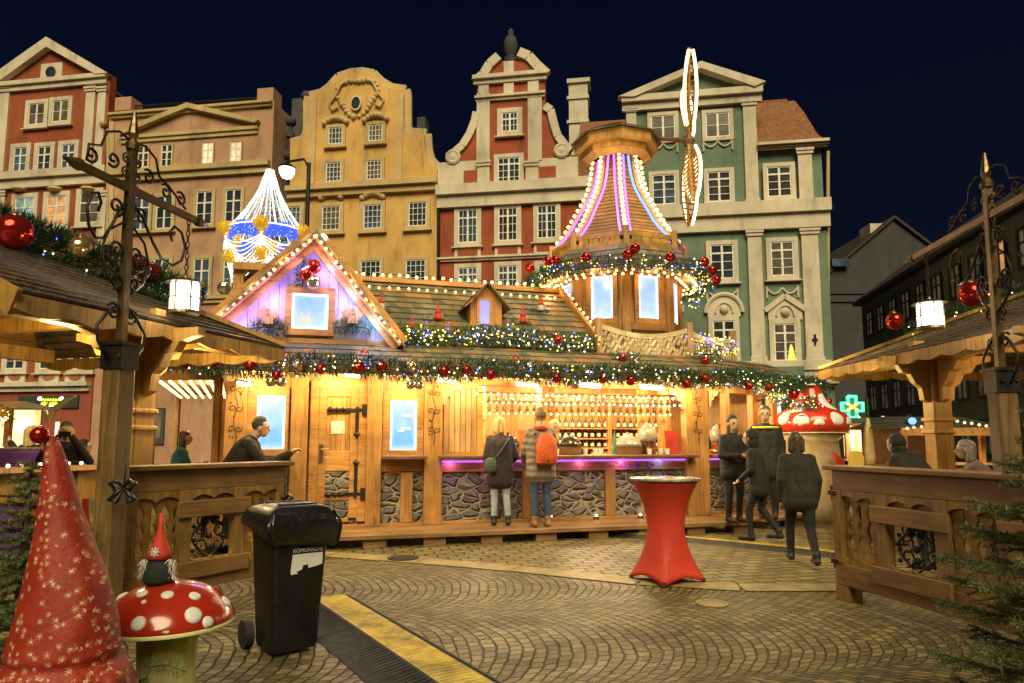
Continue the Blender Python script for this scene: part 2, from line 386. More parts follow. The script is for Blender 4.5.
def needles(mb,pts,rad,per_m,ln=(.05,.11),w=.007,droop=.0,rand=rnd,mi=0,fwd=.3):
    for a,b in zip(pts,pts[1:]):
        a=V(a);b=V(b);d=b-a;L=d.length; n=int(L*per_m+rand.random())
        if L<1e-6: continue
        d/=L; x=d.orthogonal().normalized(); y=d.cross(x)
        for _ in range(n):
            t=rand.random(); an=rand.uniform(0,6.283); q=x*math.cos(an)+y*math.sin(an)
            o=a.lerp(b,t)+q*(rad*rand.random()**.6)
            dr=(q+d*rand.uniform(-fwd,fwd*2.4)+V((0,0,-droop))).normalized(); l=rand.uniform(*ln)
            s=dr.cross(V((rand.uniform(-1,1),rand.uniform(-1,1),rand.uniform(-1,1)))).normalized()*w
            mb.tri(o-s,o+s,o+dr*l,mi)
def spiral(c,ax,ay,r0,r1,a0,turns,n=18):
    c=V(c);out=[]
    for i in range(n+1):
        t=i/n; r=r0+(r1-r0)*t; a=a0+turns*2*math.pi*t; out.append(c+ax*(r*math.cos(a))+ay*(r*math.sin(a)))
    return out
# ------------------------------------------------------------------ camera, world, light
cam=bpy.data.cameras.new('camera'); co=bpy.data.objects.new('camera',cam); COL.objects.link(co); S.camera=co
cam.sensor_width=36; cam.lens=36*F/1024; cam.shift_y=-(341.5-PY0)/1024
co.location=EYE; co.rotation_euler=(R(90)+PITCH,0,0); cam.clip_end=600; cam.clip_start=.05
w=bpy.data.worlds.new('World'); S.world=w; w.use_nodes=True
nt=w.node_tree; bg=nt.nodes['Background']; sk=nt.nodes.new('ShaderNodeTexSky'); sk.sky_type='NISHITA'; sk.sun_disc=False
sk.sun_elevation=R(-4.5); sk.sun_rotation=R(200); nt.links.new(sk.outputs[0],bg.inputs[0]); bg.inputs[1].default_value=.05
bg2=nt.nodes.new('ShaderNodeBackground'); tcw=nt.nodes.new('ShaderNodeTexCoord'); spw=nt.nodes.new('ShaderNodeSeparateXYZ'); rw=nt.nodes.new('ShaderNodeValToRGB'); nt.links.new(tcw.outputs['Generated'],spw.inputs[0]); nt.links.new(spw.outputs[2],rw.inputs[0])
e_=rw.color_ramp.elements; e_[0].position=.05; e_[0].color=(.0028,.0044,.0112,1); e_[1].position=.6; e_[1].color=(.0005,.0017,.0074,1); nt.links.new(rw.outputs[0],bg2.inputs[0]); bg2.inputs[1].default_value=1
ads=nt.nodes.new('ShaderNodeAddShader'); nt.links.new(bg.outputs[0],ads.inputs[0]); nt.links.new(bg2.outputs[0],ads.inputs[1]); nt.links.new(ads.outputs[0],nt.nodes['World Output'].inputs[0])
sun=bpy.data.lights.new('square_floodlight_glow','SUN'); sun.energy=2.95; sun.angle=R(38); sun.color=(1,.86,.53)
so=bpy.data.objects.new('square_floodlight_glow',sun); COL.objects.link(so); so.rotation_euler=(R(45),0,R(3)); so.location=(0,-10,20)
S.view_settings.view_transform='Standard'; S.view_settings.look='None'; S.view_settings.exposure=.5; S.view_settings.gamma=1
S.cycles.use_denoising=True; S.cycles.max_bounces=5; S.cycles.diffuse_bounces=3; S.cycles.glossy_bounces=3; S.cycles.transparent_max_bounces=6
S.cycles.sample_clamp_indirect=2.5; S.cycles.caustics_reflective=False; S.cycles.caustics_refractive=False; S.cycles.use_light_tree=True
# ------------------------------------------------------------------ ground
mb=MB(); mb.add([(-150,-60,0),(150,-60,0),(150,200,0),(-150,200,0)],[(0,1,2,3)]); struct(mb.build('cobbled_square',M.cob))
line=[(-400,560),(-60,545),(120,545),(240,549),(332,555),(420,561),(515,569),(640,582),(740,588),(900,588),(1200,580)]
P=[G(x,y) for x,y in line]
mb=MB(); far=[p+V((0,40,0)) for p in P]
for i in range(len(P)-1): mb.add([P[i]+V((0,0,.004)),P[i+1]+V((0,0,.004)),far[i+1]+V((0,0,.004)),far[i]+V((0,0,.004))],[(0,1,2,3)])
struct(mb.build('sett_paving',M.sett))
mb=MB()
for i in range(len(P)-1):
    d=(P[i+1]-P[i]); n=V((-d.y,d.x,0)).normalized()*.36; L=d.length; k=max(1,int(L/.9))
    for j in range(k):
        a=P[i].lerp(P[i+1],(j+.008)/k); b=P[i].lerp(P[i+1],(j+.992)/k); e=V((0,0,.009)); h=n*.5
        mb.add([a-h+e,b-h+e,b+h+e,a+h+e],[(0,1,2,3)])
struct(mb.build('kerb_strip',M.kerb))
def disc(mb,c,r,z,n=24): 
    mb.add([(c.x,c.y,z)]+[(c.x+r*math.cos(6.2832*i/n),c.y+r*math.sin(6.2832*i/n),z) for i in range(n)],[(0,i+1,(i+1)%n+1) for i in range(n)])
mb=MB(); mb.lathe(G(403,559),[(.2,.012),(.2,.02),(.16,.021),(.15,.016),(0.01,.016)],24); solo(mb,'drain_cover',M.iron,'small round dark drain cover in the paving before the hut','drain cover')
mb=MB(); mb.lathe(G(712,604),[(.15,.002),(.15,.012),(.11,.013),(.1,.008),(0.01,.008)],24); solo(mb,'drain_cover',M.kerb,'small pale round cover in the cobbles by the red table','drain cover')
# ------------------------------------------------------------------ houses
FP=Plane((0,42),-9)
def win(root,pl,x0,y0,x1,y1,cols=2,rows=3,sur=.16,sm=None,pane=None,sill=True,label=None,off=0.0,crown=None,case=True):
    """window: opening px box; stucco surround, painted casements, pane as a sub-part"""
    u0,u1,z0,z1=pl.rect(x0,y0,x1,y1); s=sur; sm=sm or M.trim; m=MB(); o=off
    for a,b,c,d in ((u0-s,u0,z0-s,z1+s),(u1,u1+s,z0-s,z1+s),(u0,u1,z1,z1+s),(u0,u1,z0-s,z0)): m.prect(pl,a,b,c,d,o,o+.13)
    if sill: m.prect(pl,u0-s*1.5,u1+s*1.5,z0-s-.08,z0-s,o,o+.26)
    if crown=='cap': m.prect(pl,u0-s*1.6,u1+s*1.6,z1+s,z1+s+.12,o,o+.28)
    f=.07
    for a,b,c,d in ((u0,u0+f,z0,z1),(u1-f,u1,z0,z1),(u0+f,u1-f,z1-f,z1),(u0+f,u1-f,z0,z0+f)): m.prect(pl,a,b,c,d,o+.03,o+.09,1)
    w=u1-u0;h=z1-z0
    for i in range(1,cols):
        t=.12 if (case and i*2==cols) else .035; q=u0+w*i/cols; m.prect(pl,q-t/2,q+t/2,z0+f,z1-f,o+.03,o+.085,1)
    for i in range(1,rows):
        t=.10 if (case and rows>=3 and i==rows-1) else .035; q=z0+h*i/rows if rows!=3 else (z0+h*.33 if i==1 else z0+h*.66); m.prect(pl,u0+f,u1-f,q-t/2,q+t/2,o+.034,o+.081,1)
    W=m.build('window',[sm,M.frame],root,label=label)
    p=MB(); p.prect(pl,u0+.01,u1-.01,z0+.01,z1-.01,o+.004,o+.035); p.build('pane',rnd.choice((M.pane,M.pane,M.pane_b,M.pane_b,M.pane_cur,M.pane_d)) if pane in (None,M.pane,M.pane_b) else pane,W)
    return W
def house(name,label,x0,x1,ytop,mw,depth=9,pl=FP):
    u0,u1,_,z1=pl.rect(x0,ytop,x1,ytop+1)
    r=thing(name,label,'house',pl.at((u0+u1)/2,0,0)); m=MB(); m.prect(pl,u0,u1,-.2,z1,-depth,0)
    return r,m,u0,u1,z1
def band(root,pl,x0,y0,x1,y1,o,mt,name='cornice',o0=0.0):
    m=MB(); u0,u1,z0,z1=pl.rect(x0,y0,x1,y1); h=z1-z0
    m.prect(pl,u0,u1,z0,z0+h*.55,o0,o*.55); m.prect(pl,u0-.04,u1+.04,z0+h*.55,z1,o0,o); return m.build(name,mt,root)
def pilaster(root,pl,x0,y0,x1,y1,mt,o=.14,cap=True):
    m=MB(); u0,u1,z0,z1=pl.rect(x0,y0,x1,y1); m.prect(pl,u0,u1,z0,z1,0,o)
    if cap: 
        m.prect(pl,u0-.08,u1+.08,z1-.35,z1,o,o+.08); m.prect(pl,u0-.12,u1+.12,z1-.16,z1-.02,o+.08,o+.14); m.prect(pl,u0-.06,u1+.06,z0,z0+.3,o,o+.06)
    return m.build('pilaster',mt,root)
def gableroof(root,pl,u0,u1,z0,zr,mt,o0=-.4,o1=-9):
    m=MB(); m.upoly(pl,[(u0,z0),(u1,z0),((u0+u1)/2,zr)],o1,o0); return m.build('roof',mt,root)
# --- red-brown house, far left
r,m,u0,u1,z1=house('gabled_house','red-brown house with white pediment and small round attic window, at the left edge',-90,107,181,M.redbrown)
m.build('wall',M.redbrown,r)
m=MB(); m.slab(FP,-8,80,107,182,-.6,0); m.build('upper_wall',M.redbrown,r)
m=MB(); m.ppoly(FP,[(-6,83),(107,77),(51,44)],-.6,0); m.build('gable',M.redbrown,r)
m=MB()
for a,b,c,d in (((-10,83),(51,40),(51,50),(4,84)),((51,40),(112,76),(100,77),(51,50))): m.ppoly(FP,[a,b,c,d],0,.45)
m.build('pediment_trim',M.trim,r)
band(r,FP,-6,80,108,89,.4,M.trim); band(r,FP,-30,172,108,188,.5,M.trim)
for a,b in ((-2,8),(85,94),(97,105)): pilaster(r,FP,a,88,b,172,M.trim)
for a in (-4,98): pilaster(r,FP,a,192,a+8,262,M.trim)
m=MB(); m.slab(FP,42,64,63,81,0,.12); m.build('attic_surround',M.trim,r)
m=MB(); c=FP.pt(52.5,73,.16); m.lathe((0,0,0),[(.4,0),(.4,.05),(.01,.05)],20); q=[(c+FP.u*x+V((0,0,y))+FP.n*z) for x,y,z in m.v]; m.v=[tuple(p) for p in q]; m.build('attic_window',M.pane,r)
for cx,cy in ((37.5,114),(61.5,111)): win(r,FP,cx-8,cy-10,cx+8,cy+11,2,2,.28,M.trim,M.pane_d)
for cx,cy in ((21,160),(45,159),(69,157)): win(r,FP,cx-6.5,cy-12,cx+6.5,cy+12,2,3,.3,M.trim)
for (cx,cy),pn in zip(((25,213),(57,211),(90,208)),(M.pane_c,M.pane_o,M.pane)): win(r,FP,cx-9.5,cy-15,cx+9.5,cy+15,2,3,.3,M.trim,pn,label='lit window with orange lower panes' if pn is M.pane_o else None)
for cx in (22,57,90): 
    m=MB(); c=FP.pt(cx,190,.1); m.ball(c,.55,10,sz=.35); m.build('stucco_ornament',M.yellowtrim,r,True)
for cx in (-18,16,50,82): win(r,FP,cx-9,345,cx+9,369,2,3,.3,M.trim)
for cx in (-18,16,50,76):
    m=MB(); m.slab(FP,cx-10,371,cx+10,383,0,.1); m.build('apron_panel',M.trim,r)
    m=MB(); c=FP.pt(cx,377,.1); m.lathe((0,0,0),[(.42,0),(.42,.05),(.01,.05)],20,sx=1.1,sy=.55); m.v=[tuple(c+FP.u*x+V((0,0,y))+FP.n*z) for x,y,z in m.v]; m.build('oval_panel',M.oval,r)
band(r,FP,-60,383,91,392,.5,M.trimw)
m=MB(); m.slab(FP,-60,392,91,444,0,.06); m.build('shopfront',M.shopred,r)
m=MB(); m.slab(FP,20,396,80,408,.06,.2); sg=m.build('shop_sign',M.grey,r,label='grey shop sign with glowing yellow lettering')
m=MB()
for row,(ya,x0,x1) in enumerate(((400,45,63),(403.5,44,63))):
    for i in range(7 if row==0 else 6):
        xx=x0+(x1-x0)*(i+.5)/7; k=.9+.5*rnd.random()
        m.tube([FP.pt(xx-1.1,ya+k,.24),FP.pt(xx-.4,ya-k,.24),FP.pt(xx+.3,ya+k*.8,.24),FP.pt(xx+1.1,ya-.2*k,.24)],.035,5)
m.build('sign_lettering',emit('sign_yellow',(.85,1,.02),2.0),sg)
m=MB(); m.slab(FP,44,405.4,63,406.6,.2,.24)
for x in (42.5,64): m.ball(FP.pt(x,399,.24),.14,8); m.ball(FP.pt(x+.8,398,.24),.1,8)
m.build('sign_marks',emit('sign_white',(.9,.92,1),1.8),sg)
sgm=emit('shop_glow',(1,.75,.5),1.3)
for q_ in ((3,412,14,440),(56,422,60,440)): m=MB(); m.slab(FP,*q_,.06,.1); m.build('shop_window',sgm,r)
gableroof(r,FP,FP.uz(-2,130)[0],FP.uz(104,130)[0],FP.uz(50,92)[1],FP.uz(50,50)[1],M.tiled)
m=MB(); m.tube([FP.pt(109,y,.12) for y in (130,230,330,440)],.09,8); m.ball(FP.pt(105,125,.2),.25,8); m.build('drainpipe',M.pinktrim,r)
# --- pink-brown house
r,m,u0,u1,z1=house('flat_roofed_house','pink-brown house with a low pediment and an iron roof railing',110,274,108,M.pink)
m.build('wall',M.pink,r)
for a,b,c in ((115,131,97),(257,273,88)):
    m=MB(); m.slab(FP,a,c,b,110,-1.2,.0); m.build('roof_pillar',M.pink,r)
m=MB(); m.ppoly(FP,[(131,104),(257,95),(257,94),(131,102.8)],-.4,-.36)
for i in range(56):
    x=132+i*125/56; y=103-i*8/56
    m.ppoly(FP,[(x,y+9),(x+.5,y+9),(x+.5,y),(x,y)],-.42,-.38)
m.build('roof_railing',M.iron,r)
band(r,FP,112,108,272,113,.35,M.pinktrim)
m=MB()
for pts in ([(120,134),(190,105),(190,110),(124,137)],[(190,105),(261,122),(257,125),(190,110)]): m.ppoly(FP,pts,0,.4)
m.build('pediment_trim',M.pinktrim,r); band(r,FP,122,132,258,139,.25,M.pinktrim); band(r,FP,111,167,270,178,.45,M.pinktrim)
m=MB(); m.ppoly(FP,[(110,122),(115,122),(112,440),(107,440)],0,.1); m.build('corner_strip',M.pinktrim,r)
for cx,cy,pn in ((144,157,M.pane),(167.5,156,M.pane),(208.5,154,M.pane_w),(236.5,153,M.pane_w)): win(r,FP,cx-5.5,cy-11,cx+5.5,cy+11,2,3,.06,M.pinktrim,pn,False,label='small lit attic window' if pn is M.pane_w else None)
for cx,cy in ((142,213),(165,212),(205,208),(234,206)): win(r,FP,cx-8,cy-16,cx+8,cy+17,2,3,.2,M.pinktrim,M.pane_b)
for cx,cy in ((120,285),(162,276),(202,276),(232,272)): win(r,FP,cx-8,cy-17,cx+8,cy+19,2,3,.2,M.pinktrim,M.pane_b)
band(r,FP,111,297,270,304,.3,M.pinktrim)
for cx,cy in ((130,350),(163,350),(205,350),(240,350)): win(r,FP,cx-8,cy-17,cx+8,cy+17,2,3,.2,M.pinktrim)
m=MB(); m.slab(FP,148,408,165,444,0,.14); dr=m.build('shop_door',M.greyd,r); m=MB(); m.slab(FP,151,411,162,438,.14,.16); m.build('door_glass',glass_dark('door_glass_dim',(.05,.05,.04),(1,.8,.4),.12),dr)
# --- dark house in the gap
r,m,u0,u1,z1=house('narrow_dark_house','narrow dark house with stone ball finials in the gap left of the ochre house',272,300,150,M.greyd,6,FP.shift(-1.5)); m.build('wall',M.greyd,r)
m=MB(); m.slab(FP.shift(-2.5),291,98,309,160,-3,0); m.build('upper_wall',M.greyd,r)
for x,y,rr in ((300,89,.38),(284,115,.38),(281,150,.34)):
    m=MB(); c=FP.pt(x,y,-1.0); m.ball(c,rr,14); m.lathe((c.x,c.y,c.z-rr-.8),[(.3,0),(.3,.3),(.14,.4),(.14,.9)],10); m.build('ball_finial',M.grey,r,40)
m=MB(); c=FP.pt(305,88,-2.6); m.tube([c,c+V((0,0,1.3))],.05,6); m.build('antenna',M.iron,r)
# --- ochre baroque house
r,m,u0,u1,z1=house('baroque_house','ochre house with a curved baroque gable and cartouche round an oval window',289,438,188,M.yellow)
m.build('wall',M.yellow,r)
gp=[(290,190),(290,143),(300,141),(306,136),(308,128),(308,100),(309,96),(321,93),(330,86),(338,77),(350,73),(360,72),(371,74),(379,82),(389,88),(403,90),(404,94),(404,128),(409,133),(424,134),(425,150),(428,160),(437,170),(438,188)]
m=MB(); m.ppoly(FP,gp,-.7,.0); m.build('gable',M.yellow,r)
m=MB(); edge=gp[1:-1]
for a,b in zip(edge,edge[1:]):
    A=FP.pt(*a,-.3);B=FP.pt(*b,-.3); e_=(B-A).normalized()*.07; m.bar(A-e_,B+e_,.9+.01*rnd.random(),.22+.01*rnd.random(),up=FP.n)
m.build('gable_coping',M.yellowtrim,r)
for a,b in ((309,316),(396,403)): pilaster(r,FP,a,98,b,184,M.yellowtrim,.1,False)
m=MB(); c=FP.pt(357,101,0)
for i in range(26):
    a=math.pi*2*i/26; rr=1.0+.15*math.sin(3*a); q=c+FP.u*(1.35*rr*math.cos(a))+V((0,0,1.25*rr*math.sin(a)+.3))+FP.n*.08; m.ball(q-FP.n*.06,.15+.09*rnd.random(),7)
for s in (-1,1):
    m.tube([c+FP.u*(s*x)+V((0,0,y))+FP.n*.12 for x,y in ((.6,1.5),(1.1,1.2),(1.5,.4),(1.9,-.1),(1.7,-.6),(1.3,-.4))],.08,6)
m.build('cartouche',M.yellowtrim,r,True)
m=MB(); c=FP.pt(357,104.5,.16); m.lathe((0,0,0),[(.42,0),(.42,.08),(.34,.1)],22,sx=.9,sy=1.25,cap=False); m.v=[tuple(c+FP.u*x+V((0,0,y))+FP.n*z) for x,y,z in m.v]; m.build('oval_frame',M.trim,r)
m=MB(); m.lathe((0,0,0),[(.37,0),(.36,.03),(.01,.03)],22,sx=.9,sy=1.25); m.v=[tuple(c+FP.u*x+V((0,0,y))+FP.n*z) for x,y,z in m.v]; m.build('oval_window',M.pane,r)
def shell(root,cx,cy,w,mt):
    m=MB()
    for i in range(7):
        t=(i-3)/3; c=FP.pt(cx,cy,.1)+FP.u*(t*w)+V((0,0,.3*(1-t*t))); m.ball(c,.22,8)
    m.build('window_crest',mt,root,True)
for cx,cy in ((336,136),(376,133)): win(r,FP,cx-7,cy-8,cx+7,cy+8.5,4,3,.2,M.yellowtrim,M.pane,True,case=False); shell(r,cx,cy-13,.75,M.yellowtrim)
for cx,cy,pn in ((334,172,M.pane),(374.5,170,M.pane_d)): win(r,FP,cx-7.5,cy-9,cx+7.5,cy+10,4,4,.2,M.yellowtrim,pn,True,case=False)
band(r,FP,289,184,438,195,.55,M.yellowtrim)
for cx,cy in ((292,219),(331.5,218.5),(373,217),(418,214.5)): win(r,FP,cx-9,cy-12,cx+9,cy+12,4,4,.24,M.yellowtrim,M.pane_b,True,case=False)
for cx in (331.5,373): shell(r,cx,198,.7,M.yellowtrim)
for cx,cy in ((330,271),(371,271),(416,270)): win(r,FP,cx-10,cy-10,cx+10,cy+14,4,4,.2,M.yellowtrim,M.pane_b,True,case=False)
for cx,cy in ((330,330),(371,330),(416,330)): win(r,FP,cx-10,cy-12,cx+10,cy+14,4,4,.2,M.yellowtrim)
gableroof(r,FP,FP.uz(300,130)[0],FP.uz(430,130)[0],FP.uz(360,180)[1],FP.uz(360,92)[1],M.tiled)
m=MB(); m.tube([FP.pt(439,y,.14) for y in (186,260,330,440)],.1,8); m.build('drainpipe',M.iron,r)
m=MB(); m.slab(FP.shift(-4),417,117,425,150,-1,0); m.build('chimney',M.greyd,r)
# --- brick red house with scrolled gable
r,m,u0,u1,z1=house('scrolled_gable_house','brick-red house with cream scrolled gable topped by a small statue',438,600,186,M.red)
m.build('wall',M.red,r)
m=MB(); m.ppoly(FP,[(446,190),(447,163),(452,156),(460,150),(468,141),(474,128),(477,114),(477,80),(484,74),(490,65),(499,58),(499,61),(520,61),(520,54),(529,58),(537,66),(545,74),(545,108),(550,113),(553,125),(557,137),(566,148),(571,152),(573,188)],-.7,0); m.build('gable',M.red,r)
m=MB()
def trimline(m,pts,wd=.32,th=.3,o=.1):
    for a,b in zip(pts,pts[1:]): m.bar(FP.pt(*a,o-.15),FP.pt(*b,o-.15),th,wd,up=FP.n)
    
m=MB(); trimline(m,[(448,158),(455,153),(463,146),(470,135),(475,122),(477,113)],.5,.5); m.build('gable_scroll',M.trim,r); m=MB(); trimline(m,[(545,107),(551,111),(554,124),(558,137),(566,147),(571,151)],.5,.5)
m.build('gable_scroll',M.trim,r); m=MB(); trimline(m,[(475,83),(484,75),(490,65),(499,57)],.5,.6); m.build('gable_scroll',M.trim,r); m=MB(); trimline(m,[(519,53),(529,57),(537,66),(547,75)],.5,.6); m.build('gable_scroll',M.trim,r)
for x,y in ((453.5,157.5),(562,151)):
    c=FP.pt(x,y,.05)
    k=MB(); k.lathe((0,0,0),[(.5,0),(.5,.12),(.38,.18),(.28,.12),(.01,.2)],20); k.v=[tuple(c+FP.u*a+V((0,0,b))+FP.n*e) for a,b,e in k.v]; k.build('scroll_boss',M.trim,r)
for x0,y0,x1,y1 in ((477,94,490,164),(528,92,542,161),(504,62,514,97)): pilaster(r,FP,x0,y0,x1,y1,M.trim,.14,False)
for x0,y0,x1,y1 in ((479,80,489,97),(528,77,539,95)): pilaster(r,FP,x0,y0,x1,y1,M.trim,.14,False)
band(r,FP,474,75,547,83,.4,M.trim); band(r,FP,476,95,545,100,.3,M.trim)
for q_ in ((438,162,478,188),(537,158,580,186)): m=MB(); m.slab(FP,*q_,0,.08); m.build('plinth_band',M.trim,r)
for x0,y0,x1,y1 in ((464,171,478,186),(539,167,556,182)):
    m=MB(); m.slab(FP,x0,y0,x1,y1,.08,.12); m.build('recessed_panel',M.red,r)
for a,b in ((478,490),(526,538)): pilaster(r,FP,a,162,b,188,M.trim,.2)
band(r,FP,438,183,600,205,.55,M.trim)
m=MB(); c=FP.pt(510,60,-.3); m.lathe(c,[(.42,0),(.45,.3),(.3,.4),(.42,.7),(.48,1.2),(.36,1.7),(.17,1.85),(.2,2.1),(.12,2.3),(.02,2.36)],12,sy=.8); m.build('statue',M.grey,r,50,label='small weathered statue on the gable top')
win(r,FP,502,113,518,132,4,3,.3,M.trim,M.pane,case=True); win(r,FP,498,158,520,184,4,4,.25,M.trim,M.pane_b,False)
for cx,cy in ((468,227),(508,225),(547,222.5)):
    win(r,FP,cx-9.5,cy-17,cx+9.5,cy+16,4,4,.26,M.trim,M.pane_b)
    m=MB(); m.slab(FP,cx-13,cy+21,cx+13,cy+31,0,.1); m.build('apron',M.trim,r); m=MB(); m.slab(FP,cx-10,cy+23,cx+10,cy+29,.1,.13); m.build('apron_panel',M.red,r)
band(r,FP,438,255,600,259,.25,M.trim)
for cx,cy in ((468,282),(508,280),(548,279)): win(r,FP,cx-9.5,cy-14,cx+9.5,cy+14,4,4,.26,M.trim,M.pane_b)
for cx,cy in ((468,335),(508,335),(548,335)): win(r,FP,cx-9.5,cy-14,cx+9.5,cy+14,4,4,.26,M.trim)
gableroof(r,FP,FP.uz(450,130)[0],FP.uz(572,130)[0],FP.uz(510,175)[1],FP.uz(510,78)[1],M.tiled)
q=FP.shift(-3)
m=MB(); m.slab(q,569,83,588,155,-1.2,0); m.slab(q,567,79,590,83,-1.35,.15); m.slab(q,567,96,589,99,-1.3,.1); m.slab(q,567,120,589,123,-1.3,.1); m.build('chimney',M.trimw,r)
# --- green house
r,m,u0,u1,z1=house('pediment_house','green house with cream pilasters, triangular pediment and tiled mansard wing',622,826,212,M.green)
m.build('wall',M.green,r)
m=MB(); m.slab(FP,626,104,757,214,-9,0); m.slab(FP,757,148,824,214,-7,-.25); m.build('upper_wall',M.green,r)
m=MB(); m.ppoly(FP,[(624,99),(757,89),(700,69)],-.6,0); m.build('gable',M.green,r)
m=MB()
for pts in ([(618,101),(700,66),(700,73),(634,101)],[(700,66),(764,86),(753,91),(700,73)]): m.ppoly(FP,pts,0,.6)
m.build('pediment_trim',M.trim,r); band(r,FP,622,94,761,108,.5,M.trim)
gableroof(r,FP,FP.uz(630,130)[0],FP.uz(756,130)[0],FP.uz(700,103)[1],FP.uz(700,74)[1],M.tile)
m=MB(); q=FP
a=[(757,148),(757,90),(806,90),(812,108),(818,128),(827,143),(827,147)]
prof=[(.35,0),(-.5,1.0),(-1.3,2.8),(-1.9,3.9),(-2.6,4.05)]
ua,ub,zb,_=q.rect(757,147,828,148)
for i in range(len(prof)-1):
    (o0,h0),(o1,h1)=prof[i],prof[i+1]; s0=max(0,.1-o0*.62);s1=max(0,.1-o1*.62)
    m.add([q.at(ua,zb+h0,o0),q.at(ub-s0,zb+h0,o0),q.at(ub-s1,zb+h1,o1),q.at(ua,zb+h1,o1)],[(0,1,2,3)])
    m.add([q.at(ub-s0,zb+h0,o0),q.at(ub-s0,zb+h0,-8),q.at(ub-s1,zb+h1,-8),q.at(ub-s1,zb+h1,o1)],[(0,1,2,3)])
m.prect(q,ua,ub-1.6,zb+4.05,zb+4.3,-8,-2.4)
m.build('mansard_roof',M.tile,r)
m=MB(); ua,ub,za,zb2=q.rect(578,103,622,150); m.add([q.at(ua,za,.2),q.at(ub+1,za,.2),q.at(ub+1,zb2,-2.5),q.at(ua,zb2,-2.5)],[(0,1,2,3)]); m.prect(q,ua,ub,za-12,za,-6,0.15); m.build('side_roof',M.tile,r)
band(r,FP,757,143,827,149,.45,M.trim); band(r,FP,622,205,829,232,.5,M.trim)
for x0,y0,x1,y1 in ((744,101,757,205),(798,149,812,205),(627,108,637,205)): pilaster(r,FP,x0,y0,x1,y1,M.trim,.16)
for x0,y0,x1,y1 in ((749,231,763,362),(803,229,820,362),(640,231,652,362)): pilaster(r,FP,x0,y0,x1,y1,M.trim,.18)
def swag(root,cx,cy,n,wd):
    m=MB()
    for k in range(n):
        pts=[]
        for i in range(9):
            t=i/8; x=-wd/2+wd*(k+t)/n; z=-.35*(1-(2*t-1)**2)*(1 if n>1 else 1.3); pts.append(FP.pt(cx,cy,.06)+FP.u*x+V((0,0,z)))
        m.tube(pts,.055,5)
    for s in (-1,1): m.tube([FP.pt(cx,cy,.06)+FP.u*(s*wd/2)+V((0,0,z)) for z in (.1,-.6)],.06,5)
    m.build('stucco_swag',M.trim,root)
for cx,cy in ((663,128),(717.5,125.5)): win(r,FP,cx-12,cy-12,cx+12,cy+12,2,2,.22,M.trim,M.pane_d,False); swag(r,cx,cy+16,2,1.7)
for cx,cy in ((664,190),(719,187)): win(r,FP,cx-11.5,cy-15,cx+11.5,cy+15,2,4,.22,M.trim,M.pane)
win(r,FP,767,167,791,197,2,4,.24,M.trim,M.pane)
for cx,cy,n in ((664,262,1),(722,262,1),(782,259,2)): win(r,FP,cx-11.5,cy-17,cx+11.5,cy+17,2,4,.26,M.trim,M.pane); swag(r,cx,cy+29,n,1.75)
for cx,cy,k,pn in ((664,338,0,M.pane),(724,338,0,M.pane),(785,341,1,M.pane)):
    w_=win(r,FP,cx-11,cy-17,cx+11,cy+20,2,4,.26,M.trim,pn)
    m=MB(); c=FP.pt(cx,cy-21,.0)
    if k:
        m.upoly(Plane((c.x,c.y),-9),[(-.95,c.z),(.95,c.z),(.95,c.z+.55),(0,c.z+1.3),(-.95,c.z+.55)],0,.12)
        for s in (-1,1): m.bar(c+FP.u*(s*1.15)+V((0,0,.55))+FP.n*.15,c+V((0,0,1.42))+FP.n*.15,.3,.16,up=FP.n)
    else:
        pl2=Plane((c.x,c.y),-9); m.upoly(pl2,[(-.95,c.z)]+[(.95*math.cos(a),c.z+.25+1.0*math.sin(a)) for a in [math.pi*(1-i/12) for i in range(13)]][::1]+[(.95,c.z)],0,.12)
        pts=[c+FP.u*(1.05*math.cos(a))+V((0,0,.25+1.1*math.sin(a)))+FP.n*.15 for a in [math.pi*i/14 for i in range(15)]]; m.tube(pts,.12,6)
    m.tube([c+FP.u*(.5*math.cos(a))+V((0,0,.2+.65*math.sin(a)))+FP.n*.16 for a in [math.pi*i/10 for i in range(11)]],.06,5)
    m.ball(c+V((0,0,.42))+FP.n*.1,.28,10,sz=1)
    m.build('window_hood',M.trim,r,30)
m=MB(); c=FP.pt(791,353,.12); m.lathe(c,[(.33,-.9),(.2,-.3),(.1,.3),(.02,.5)],8,sy=.1,ang=R(-9)); m.build('window_star',emit('window_tree_glow',(1,.75,.1),1.0),r,label='small glowing tree in a window')
m=MB(); c=FP.pt(814,340,.22); m.bar(c-FP.u*.15,c+FP.u*.15,.1,.1); m.bar(c-V((0,0,.3)),c+V((0,0,.3)),.1,.1); m.build('wall_anchor',M.iron,r)
band(r,FP,622,362,830,383,.3,M.trim)
m=MB(); m.slab(FP,773,367,803,379,.3,.34); m.build('green_panel',M.green,r)
band(r,FP,622,383,836,388,.45,M.pinktrim,'shop_cornice')
m=MB(); m.slab(FP,758,390,792,440,.0,.12); m.slab(FP,806,390,828,440,0,.12); m.build('shopfront',M.grey,r)
m=MB(); m.tube([FP.pt(829,y,-.2) for y in (150,230,330,440)],.1,8); m.build('drainpipe',M.pinktrim,r)
m=MB(); m.slab(FP,771,402,781,440,.12,.16)
m.build('shop_window',glass_dark('shop_window_glow',(.1,.1,.1),(.75,.85,1),1.1),r)
